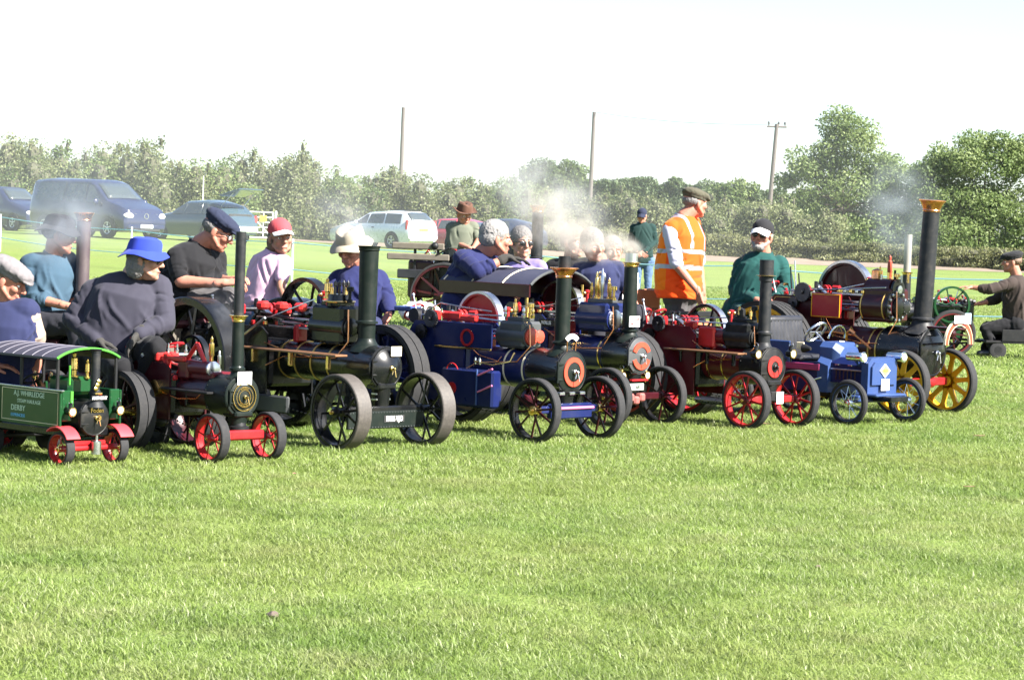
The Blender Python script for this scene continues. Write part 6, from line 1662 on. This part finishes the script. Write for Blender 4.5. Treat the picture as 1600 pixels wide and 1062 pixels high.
person('person in dark jacket half hidden by smoke behind the copper capped chimney',
    pose(20.7, (892, 405), (862, 418, .0), (922, 416, .0), (852, 455), (930, 455), (870, 480, -.2), (915, 480, -.2), (890, 490), -80),
    HD(897, 378, 20.65, -50, -4, 0, 1.05, hair='short', hairm=HAIRB),
    dict(top=C_BLACK, sleeve=.97, legs_m=C_DARKT, skin=SKIN, top_name='jacket'))
person('fair haired person in white shirt seated low behind the smoking chimney',
    pose(21.0, (958, 414), (938, 424, .0), (984, 424, .0), (934, 456), (990, 456), (950, 480, -.2), (975, 480, -.2), (960, 492), -80),
    HD(957, 393, 20.95, -80, -4, 0, .95, hair='short', hairm=HAIRG),
    dict(top=C_WHITE, sleeve=.35, legs_m=C_DARKT, skin=SKINR, bulk=.9))
person('distant standing person in dark green jacket, blue shirt and jeans beyond the rope',
    pose(46.0, (1003, 349), (989, 356), (1020, 355), (986, 378), (1024, 378), (1000, 394, -.25), (1006, 394, -.25), (1005, 408), -95, seat=False, handa=dict(d=(.6, -.3, -.4), n=(0, .5, 0), curl=.7), handb=dict(d=(-.6, -.3, -.4), n=(0, .5, 0), curl=.7)),
    HD(1003, 338, 45.95, -100, -10, 0, 1.05, hat=('cap', C_NCAP), hair='short', hairm=HAIRG),
    dict(top=C_JACKET, sleeve=.97, legs_m=C_JEANS, skin=SKINR, vox=.016, hvox=.008, top_name='jacket', collar=C_LBLUE, foot=(0, -1, 0)))
person('standing person in orange high visibility vest, check shirt and moss flat cap',
    pose(22.2, (1068, 341), (1047, 360, -.16), (1082, 352, .16), (1058, 415, -.24), (1092, 412, .25), (1091, 456, -.26), (1098, 455, .22), (1063, 460), -20, hw=.075, seat=False, handa=dict(d=(.25, -.05, -1), n=(.7, .4, 0), curl=.35, side=1), handb=dict(d=(.1, 0, -1), n=(-.6, .4, 0), curl=.35)),
    HD(1086, 318, 22.22, 28, -4, 0, 1.04, hat=('flat', C_MOSS), hair='short', hairm=HAIRG),
    dict(top=C_CHECK, sleeve=.46, vest=C_HIVIS, vest_lit=C_HIVIS_LIT, tape=C_TAPE, legs_m=C_GREYT, skin=SKINR, bulk=1.22, arm=1.12, belly=.03, collar=C_CHECK))
person('bearded person in teal green boiler suit and black white peaked cap on the trolley',
    pose(21.35, (1193, 397), (1158, 416, .04), (1219, 413, .0), (1149, 455, .02), (1230, 448, -.06), (1186, 470, -.26), (1206, 470, -.30), (1170, 486), -80, knees=[(1180, 500, -.42), (1215, 497, -.42)], handa=dict(d=(.7, -.5, -.3), n=(0, 0, -1), curl=.5), handb=dict(d=(-.4, -.6, -.3), n=(0, 0, -1), curl=.5)),
    HD(1190, 370, 21.3, -108, 6, -6, 1.06, hat=('cap', C_BKCAP, C_WHITE), hair='short', hairm=HAIRW, beard=True, glasses='sun'),
    dict(top=C_GREEN, sleeve=.9, legs_m=C_GREEN, skin=SKINR, bulk=1.15, arm=1.2, top_name='boiler_suit', collar=C_GREEN, fold=.009))
person('person in brown shirt and dark cap reaching for the controls of the passing engine',
    pose(30.2, (1588, 432), (1580, 443, -.14), (1590, 440, .16), (1546, 452, -.22), (1556, 468, .2), (1519, 449, -.16), (1532, 474, .1), (1590, 506), 178, hw=.09, knees=[(1540, 514, -.12), (1542, 512, .12)], ankles=[(1552, 544, -.15), (1556, 544, .10)], handa=dict(d=(-1, 0, .05), n=(0, 0, -1), curl=.3), handb=dict(d=(-1, 0, -.2), n=(0, 0, -1), curl=.8)),
    HD(1581, 410, 30.18, 176, -2, 0, 1.05, hat=('flat', C_BKCAP), hair='short', hairm=HAIRB),
    dict(top=C_BROWN, sleeve=.72, legs_m=C_BLACK, skin=SKINR, bulk=1.2, arm=1.2, vox=.012, hvox=.007))

# seats under the drivers
def seat_at(px, py, d, yaw, label, boardm=WOODG, **k):
    p = PX(px, py, d); trolley(p.x, p.y, yaw, max(.3, p.z - .09), label, boardm, **k)
seat_at(0, 612, 14.75, 43, 'driving trolley hitched behind the green steam wagon')
seat_at(62, 505, 16.7, 45, 'driving trolley under the person in denim shirt')
seat_at(178, 556, 15.3, 47, 'driving trolley under the person in blue bucket hat')
seat_at(283, 474, 16.9, 46, 'driving trolley under the person in black polo shirt')
seat_at(404, 488, 18.0, 46, 'driving trolley under the person in pink')
seat_at(558, 512, 17.7, 43, 'driving trolley under the person in khaki sun hat')
seat_at(728, 474, 19.0, 43, 'driving trolley under the person leaning on the canopy')
seat_at(816, 490, 20.3, 43, 'driving trolley under the person in sunglasses')
seat_at(938, 488, 19.5, 46, 'driving trolley under the person in navy polo shirt')
seat_at(890, 490, 20.7, 43, 'driving trolley under the person in dark jacket')
seat_at(960, 492, 21.0, 46, 'orange boarded trolley under the fair haired person', WOODO)
tr = trolley(*PX(1168, 492, 21.45)[:2], 43, .50, 'orange boarded driving trolley under the bearded person in green', WOODO, L=.7, wd=.5)
p_ = tr.matrix_world
for z, m_ in ((.56, WOODO), (.42, WOODO)): MB().box((-.60, 0, z), (.02, .62, .12), .004).build('back_board', m_, tr)
MB().box((-.60, 0, .68), (.05, .70, .05), .008).build('top_rail', IRON, tr)
for sy in (-1, 1): MB().box((-.585, sy * .28, .44), (.03, .04, .52), .006).build('post', IRON, tr)
MB().box((-.42, 0, .20), (.40, .5, .028), .006).build('rear_deck', WOODO, tr)
seat_at(1592, 510, 30.2, 176, 'driving trolley under the person in brown shirt', IRON, L=.9)
bx = PX(998, 456, 22.6)
ob = empty('wooden_crate', (bx.x, bx.y, 0), .3); tag(ob, 'orange wooden crate standing behind the silver tipped chimney', 'crate')
for k in range(5): MB().box((0, -.14, .10 + .17 * k), (.30, .02, .16), .004).build('plank', WOODO, ob); MB().box((0, .14, .10 + .17 * k), (.30, .02, .16), .004).build('plank', WOODO, ob)
for sx in (-1, 1): MB().box((sx * .14, 0, .44), (.02, .26, .86), .004).build('end_board', WOODO, ob)
rg = PX(650, 500, 18.6)
q = MB(); q.ell((0, 0, 0), (.13, .10, .06), seg=20, rings=12)
mm = remesh(q, .012, 1); folds(mm, .03, 16, 3.0)
rgo = finish('cleaning_rag', mm, C_WHITE, None); rgo.location = PX(655, 488, 18.1); tag(rgo, 'crumpled white cloth lying beside the navy engine wheel', 'cloth')

# ------------------------------------------------------------------ parked cars
CARB = mat('car_navy_paint', (.012, .017, .050), .22, coat=.5, var=.05); CART = mat('car_teal_paint', (.030, .055, .075), .22, coat=.8, var=.05); CARS = mat('car_silver_paint', (.56, .60, .66), .28, coat=.6, var=.04, metal=.2); CARR = mat('car_red_paint', (.34, .030, .050), .25, coat=.8, var=.05); CARK = mat('car_dark_blue_paint', (.016, .024, .050), .22, coat=.8, var=.05)
TRIM = mat('car_black_trim', (.018, .018, .02), .6); TAIL = mat('tail_lamp_red', (.45, .03, .03), .15, coat=.8); PLW = mat('plate_white', (.78, .78, .76), .4); PLY = mat('plate_yellow', (.72, .52, .06), .4)
def car(label, loc, yaw, st, bodym, side, front=None, rear=None, wheels=(), wr=.31, lamps=None, plate=None, cat='car', name='parked_car', text_=None, tailgate=False):
    """st: stations (x, z sill, half width, z belt, z top, half width top); x forwards"""
    z0 = gz(loc[0], loc[1])
    o = empty(name, (loc[0], loc[1], z0), R_(yaw)); tag(o, label, cat, 'parked cars')
    def sec(s):
        x, zs, w, zb_, zt, wt = s
        h = [(w * .93, zs), (w, zs + (zb_ - zs) * .35), (w * 1.005, zs + (zb_ - zs) * .72), (w * .975, zb_), (wt + (w * .975 - wt) * .08, zb_ + (zt - zb_) * .88), (wt * .90, zt - (zt - zb_) * .03 - .008), (wt * .45, zt + .012), (0, zt + .016)]
        return [(x, -a, b) for a, b in h] + [(x, a, b) for a, b in h[-2::-1]]
    S = [sec(s) for s in st]; n = len(S[0])
    b = MB(); b.add([p for s in S for p in s], [(i * n + k, i * n + k + 1, (i + 1) * n + k + 1, (i + 1) * n + k) for i in range(len(S) - 1) for k in range(n - 1)] + [(i * n + n - 1, i * n, (i + 1) * n, (i + 1) * n + n - 1) for i in range(len(S) - 1)] + [tuple(range(n))[::-1], tuple((len(S) - 1) * n + k for k in range(n))])
    b.build('body', bodym, o, ang=40)
    def lerp_st(x):
        for a, c in zip(st, st[1:]):
            if min(a[0], c[0]) <= x <= max(a[0], c[0]):
                t = (x - a[0]) / (c[0] - a[0]); return tuple(p + (q - p) * t for p, q in zip(a, c))
        return st[0]
    def sidept(x, v, sy):
        x_, zs, w, zb_, zt, wt = lerp_st(x)
        return Vector((x, sy * ((w * .975) + (wt + (w * .975 - wt) * .08 - w * .975) * v / .88 * 1.0 + .012), zb_ + (zt - zb_) * v))
    for (xa, xb, xc, xd) in side:             # lower rear, lower front, upper front, upper rear
        for sy in (-1, 1):
            q = MB(); a = [sidept(xa, .08, sy), sidept(xb, .08, sy), sidept(xc, .82, sy), sidept(xd, .82, sy)]
            q.add(a + [p - Vector((0, sy * .03, 0)) for p in a], [(0, 1, 2, 3), (7, 6, 5, 4), (0, 4, 5, 1), (1, 5, 6, 2), (2, 6, 7, 3), (3, 7, 4, 0)])
            q.build('side_window', GLASSD, o, smooth=False)
    for nm, rg in (('windscreen', front), ('rear_window', rear)):
        if rg:
            q = MB(); V = []
            off = Vector((.012 if nm == 'windscreen' else -.012, 0, .014))
            for i in range(4):
                x = rg[0] + (rg[1] - rg[0]) * i / 3; s = lerp_st(x)
                for k in range(7):
                    t = k / 6 * 2 - 1; V.append(Vector((x, t * s[5] * .86, s[4] + .010 - .02 * abs(t) ** 3)) + off)
            q.add(V, [(i * 7 + k, i * 7 + k + 1, i * 7 + 8 + k, i * 7 + 7 + k) for i in range(3) for k in range(6)])
            w_ = q.build(nm, GLASSD, o); w_.modifiers.new('t', 'SOLIDIFY').thickness = .01
    hwid = max(s[2] for s in st)
    for x in wheels:
        for sy in (-1, 1):
            MB().lathe([(0, .001), (0, wr * 1.16), (.02, wr * 1.16), (.02, .001)], (0, 0, 0), (0, sy, 0), 24).build('wheel_arch', TRIM, o, loc=(x, sy * (hwid - .012), wr))
            w_ = MB().lathe([(-.09, wr * .6), (-.1, wr * .9), (-.07, wr), (.07, wr), (.1, wr * .9), (.09, wr * .6)], (0, 0, 0), (0, 1, 0), 28, loop=True).build('wheel', RUBBER, o, loc=(x, sy * (hwid - .07), wr))
            MB().lathe([(-.06, wr * .66), (.085, wr * .64), (.075, wr * .5), (.05, wr * .3), (.085, wr * .12), (.09, .001)], (0, 0, 0), (0, sy, 0), 24).build('wheel_trim', STEEL, w_)
            for k in range(5): MB().box((0, sy * .078, wr * .4), (wr * .14, .02, wr * .42), .01).build('trim_spoke', STEEL, w_, rot=(0, k * 1.2566, 0))
    return o
van_st = [(2.42, .32, .80, .62, .80, .66), (2.34, .24, .90, .72, .96, .74), (2.0, .22, .95, .92, 1.08, .80), (1.42, .22, .955, 1.08, 1.22, .82), (.72, .22, .96, 1.10, 1.80, .74), (.45, .22, .96, 1.10, 1.88, .74), (-1.6, .22, .96, 1.10, 1.90, .76), (-2.25, .24, .95, 1.10, 1.86, .76), (-2.38, .34, .90, 1.05, 1.74, .72)]
def front_gear(o, x, w, z, zl, nm=True, pl=PLW, grille=True):
    for sy in (-1, 1):
        MB().ell((x - .06, sy * w * .78, zl), (.13, w * .25, .11), seg=14, rings=8).build('headlamp', LENS, o)
    if grille:
        for k in range(4): MB().box((x + .01, 0, zl - .08 + .05 * k), (.05, w * .95 + .05 * k, .022), .006).build('grille_bar', CHROME, o)
        MB().torus((x + .04, 0, zl), (1, 0, 0), .085, .012, 22, 6).build('grille_emblem', CHROME, o)
    MB().box((x + .02, 0, z + .02), (.10, w * 1.86, .16), .04).build('bumper', o.get('bm') or CARB, o)
    MB().box((x + .075, 0, z + .05), (.012, .52, .115), .004).build('number_plate', pl, o)
    MB().box((x + .07, 0, z - .07), (.02, w * 1.3, .07), .01).build('lower_intake', TRIM, o)
pv = PX(152, 345, 84)
van = car('navy blue van with white plate parked before the hedgerow', (pv.x, pv.y), -40, van_st, CARB, [(-.55, .42, .36, -.52), (.50, 1.28, .66, .50), (-2.1, -.70, -.68, -2.02)], (1.34, .76), None, (1.62, -1.55), .33, name='parked_van', cat='van')
front_gear(van, 2.38, .86, .36, .74)
for sy in (-1, 1): MB().ell((1.12, sy * 1.06, 1.16), (.08, .10, .12), seg=12, rings=8).build('door_mirror', CARB, van)
MB().box((.60, -.25, 1.52), (.02, .34, .10), .01).build('dashboard_paper', PLW, van)
hatch = [(1.95, .34, .70, .55, .62, .50), (1.86, .24, .80, .62, .72, .62), (1.1, .20, .85, .84, .92, .70), (.72, .20, .86, .90, .98, .70), (.05, .20, .86, .90, 1.40, .60), (-.9, .20, .86, .92, 1.43, .60), (-1.55, .22, .85, .92, 1.28, .60), (-1.95, .28, .82, .92, .98, .62), (-2.0, .36, .78, .80, .86, .60)]
pb = PX(18, 330, 94)
cb_ = car('navy people carrier parked beside the navy van', (pb.x, pb.y), -42, [(x * 1.05, zs, w, zb_ * 1.06, zt * 1.13, wt) for x, zs, w, zb_, zt, wt in hatch], CARB, [(-.85, -.05, -.10, -.80), (0, .62, .10, 0), (-1.6, -.92, -.88, -1.5)], (.68, .10), None, (1.22, -1.25), .31)
front_gear(cb_, 1.98, .76, .34, .66, grille=False)
for x in (.3, .18): MB().box((x, -.2, 1.28), (.02, .30, .06), .01).build('dashboard_paper', PLW, cb_)
ph = PX(314, 348, 88)
ch_ = car('dark teal hatchback with its tailgate raised beside the white gate', (ph.x, ph.y), 140, hatch, CART, [(-.85, -.05, -.10, -.80), (0, .62, .10, 0), (-1.5, -.92, -.88, -1.4)], (.68, .10), None, (1.18, -1.2), .31)
q = MB().box((-1.98, 0, 1.72), (1.02, 1.16, .05), .02, ((0, 1, 0), R_(14)))
tg = q.build('tailgate', CART, ch_)
MB().box((-2.0, 0, 1.755), (.62, .96, .02), .005, ((0, 1, 0), R_(14))).build('tailgate_window', GLASSD, tg)
for sy in (-1, 1):
    MB().cyl((-1.55, sy * .52, 1.25), (-2.1, sy * .5, 1.70), .014).build('gas_strut', STEEL, ch_)
    MB().box((-1.97, sy * .72, .82), (.10, .16, .26), .04).build('tail_lamp', TAIL, ch_)
MB().box((-1.96, 0, .80), (.04, 1.1, .38), .02).build('boot_opening', TRIM, ch_)
MB().box((-2.0, 0, .46), (.14, 1.6, .22), .06).build('rear_bumper', CARS, ch_)
est = [(2.2, .34, .70, .55, .62, .50), (2.08, .24, .80, .64, .74, .62), (1.25, .20, .85, .86, .95, .70), (.85, .20, .86, .92, 1.0, .70), (.15, .20, .86, .92, 1.40, .60), (-.9, .20, .86, .93, 1.46, .62), (-1.75, .22, .86, .93, 1.44, .62), (-2.12, .26, .84, .93, 1.08, .70), (-2.2, .34, .80, .82, .90, .66)]
pe = PX(597, 360, 100)
ce = car('silver white estate car with yellow rear plate parked on the verge', (pe.x, pe.y), 140, est, CARS, [(-.82, .02, -.02, -.78), (.07, .72, .20, .07), (-1.72, -.90, -.86, -1.66)], (.80, .20), (-2.08, -1.79), (1.32, -1.30), .31)
for sy in (-1, 1): MB().box((-2.05, sy * .80, .92), (.14, .10, .40), .03).build('tail_lamp', TAIL, ce)
MB().box((-2.17, 0, .46), (.16, 1.66, .22), .06).build('rear_bumper', CARS, ce)
MB().box((-2.215, 0, .76), (.012, .52, .115), .004).build('number_plate', PLY, ce)
for sy in (-1, 1): MB().cyl((-1.6, sy * .56, 1.52), (0, sy * .56, 1.49), .015).build('roof_rail', TRIM, ce); MB().ell((.55, sy * .95, .98), (.07, .09, .07), seg=10, rings=6).build('door_mirror', CARS, ce); MB().box((-.30, sy * .875, .80), (.14, .02, .035), .008).build('door_handle', TRIM, ce)
pr_ = PX(700, 365, 102)
cr_ = car('red car partly hidden behind the silver estate', (pr_.x, pr_.y), 148, [(x, zs, w, zb_ * .95, zt * .93, wt) for x, zs, w, zb_, zt, wt in hatch], CARR, [(-.85, -.05, -.10, -.80), (0, .62, .10, 0)], (.68, .10), (-1.9, -1.58), (1.18, -1.2), .30)
for sy in (-1, 1): MB().box((-1.97, sy * .66, .78), (.10, .26, .14), .03).build('tail_lamp', TAIL, cr_)
pk = PX(775, 362, 104)
ck_ = car('dark blue car behind the brown hatted driver', (pk.x, pk.y), 160, hatch, CARK, [(-.85, -.05, -.10, -.80), (0, .62, .10, 0)], (.68, .10), (-1.9, -1.58), (1.18, -1.2), .30)

# ------------------------------------------------------------------ smoke and haze
def smoke(label, a, c, r0, r1, dens, seed, col=(.92, .91, .88), sc=3.0, lo=.42, hi=.62, an=.25, tight=1.0, fade_in=.03, fade_out=.35):
    a, c = Vector(a), Vector(c); L_ = (c - a).length; ax, u, w = frame_of(c - a)
    rm = max(r0, r1) * 1.4
    b = MB().box((L_ / 2, 0, 0), (L_, rm * 2, rm * 2))
    m = bpy.data.materials.new('smoke_' + str(seed)); m.use_nodes = True
    nt = m.node_tree; N = nt.nodes; Lk = nt.links; N.remove(N['Principled BSDF'])
    tc = N.new('ShaderNodeTexCoord'); sp = N.new('ShaderNodeSeparateXYZ'); Lk.new(tc.outputs['Object'], sp.inputs[0])
    def mth(op, x, y=None, cl=False):
        q = N.new('ShaderNodeMath'); q.operation = op; q.use_clamp = cl
        for i, s in enumerate((x, y)):
            if s is None: continue
            if hasattr(s, 'is_linked'): Lk.new(s, q.inputs[i])
            else: q.inputs[i].default_value = s
        return q.outputs[0]
    def rngn(v, f0, f1, t0=0., t1=1., smooth=True):
        r = N.new('ShaderNodeMapRange'); r.interpolation_type = 'SMOOTHSTEP' if smooth else 'LINEAR'
        r.inputs['From Min'].default_value = f0; r.inputs['From Max'].default_value = f1; r.inputs['To Min'].default_value = t0; r.inputs['To Max'].default_value = t1
        Lk.new(v, r.inputs['Value']); return r.outputs[0]
    n0 = N.new('ShaderNodeTexNoise'); n0.inputs['Scale'].default_value = sc * .5; n0.inputs['Detail'].default_value = 1
    mp = N.new('ShaderNodeMapping'); mp.inputs['Location'].default_value = (seed * 3.1, seed * 1.7, seed * .3); Lk.new(tc.outputs['Object'], mp.inputs['Vector'])
    Lk.new(mp.outputs[0], n0.inputs['Vector'])
    n1 = N.new('ShaderNodeTexNoise'); n1.inputs['Scale'].default_value = sc; n1.inputs['Detail'].default_value = 3; n1.inputs['Distortion'].default_value = .6
    Lk.new(mp.outputs[0], n1.inputs['Vector'])
    uu = mth('DIVIDE', sp.outputs['X'], L_)
    rr = mth('ADD', mth('MULTIPLY', uu, r1 - r0), r0)
    wob = mth('MULTIPLY', mth('SUBTRACT', n0.outputs['Fac'], .5), mth('MULTIPLY', rr, .8))
    yy = mth('ADD', sp.outputs['Y'], wob); zz = mth('SUBTRACT', sp.outputs['Z'], wob)
    rho = mth('DIVIDE', mth('SQRT', mth('ADD', mth('MULTIPLY', yy, yy), mth('MULTIPLY', zz, zz))), rr)
    fall = rngn(rho, .15, .92, 1., 0.)
    dn = mth('MULTIPLY', fall, rngn(n1.outputs['Fac'], lo, hi))
    dn = mth('MULTIPLY', dn, mth('MULTIPLY', rngn(uu, 0, fade_in), rngn(uu, 1 - fade_out, 1., 1., 0.)))
    dn = mth('MULTIPLY', dn, mth('DIVIDE', dens * r0 ** tight, mth('POWER', rr, tight)))
    pv_ = N.new('ShaderNodeVolumePrincipled'); pv_.inputs['Color'].default_value = col + (1,); pv_.inputs['Anisotropy'].default_value = an
    Lk.new(dn, pv_.inputs['Density'])
    Lk.new(pv_.outputs[0], N['Material Output'].inputs['Volume'])
    o = b.build('smoke', m, smooth=False)
    o.matrix_world = Matrix(((ax.x, u.x, w.x, a.x), (ax.y, u.y, w.y, a.y), (ax.z, u.z, w.z, a.z), (0, 0, 0, 1)))
    tag(o, label, 'smoke', kind='stuff')
t5 = PX(986, 398, 17.95)
smoke('dense cream smoke pouring from the silver tipped chimney', PX(996, 400, 17.9), PX(800, 330, 19.4), .12, .40, 8.5, 1, (.78, .72, .64), 6.5, .43, .60, tight=.8, fade_in=.06, fade_out=.45)
smoke('pale smoke drifting away above the canopy', PX(930, 372, 18.5), PX(760, 225, 21.5), .28, .66, 1.3, 2, (.78, .77, .76), 3.2, .42, .62, tight=.8, fade_in=.25, fade_out=.5)
smoke('thin white smoke rising from the black engine chimney', PX(578, 384, 15.8), PX(500, 300, 17.5), .07, .34, 2.6, 3, (.84, .84, .86), 5, .40, .62, tight=1.0, fade_out=.6)
smoke('grey blue smoke curling round the head of the person in denim', PX(62, 400, 15.8), PX(150, 285, 16.6), .22, .34, 2.4, 4, (.62, .66, .74), 4, .38, .62, tight=.6, fade_in=.2, fade_out=.5)
smoke('faint blue smoke behind the tall copper capped chimney', PX(1420, 400, 26), PX(1385, 240, 27), .42, .50, .75, 5, (.78, .84, .92), 2.6, .38, .62, tight=.4, fade_in=.3, fade_out=.5)
smoke('small dark smoke wisp rising over the red engine motion', PX(352, 508, 14.9), PX(345, 415, 15.2), .09, .13, 4.0, 6, (.45, .45, .48), 8, .42, .62, tight=.5, fade_in=.2, fade_out=.5)
smoke('wide bank of thin drifting smoke over the parked cars', PX(2000, 330, 50), PX(-260, 300, 74), 5.2, 6.5, .018, 7, (.93, .95, .98), .18, .05, .75, tight=.1, fade_in=.45, fade_out=.08)
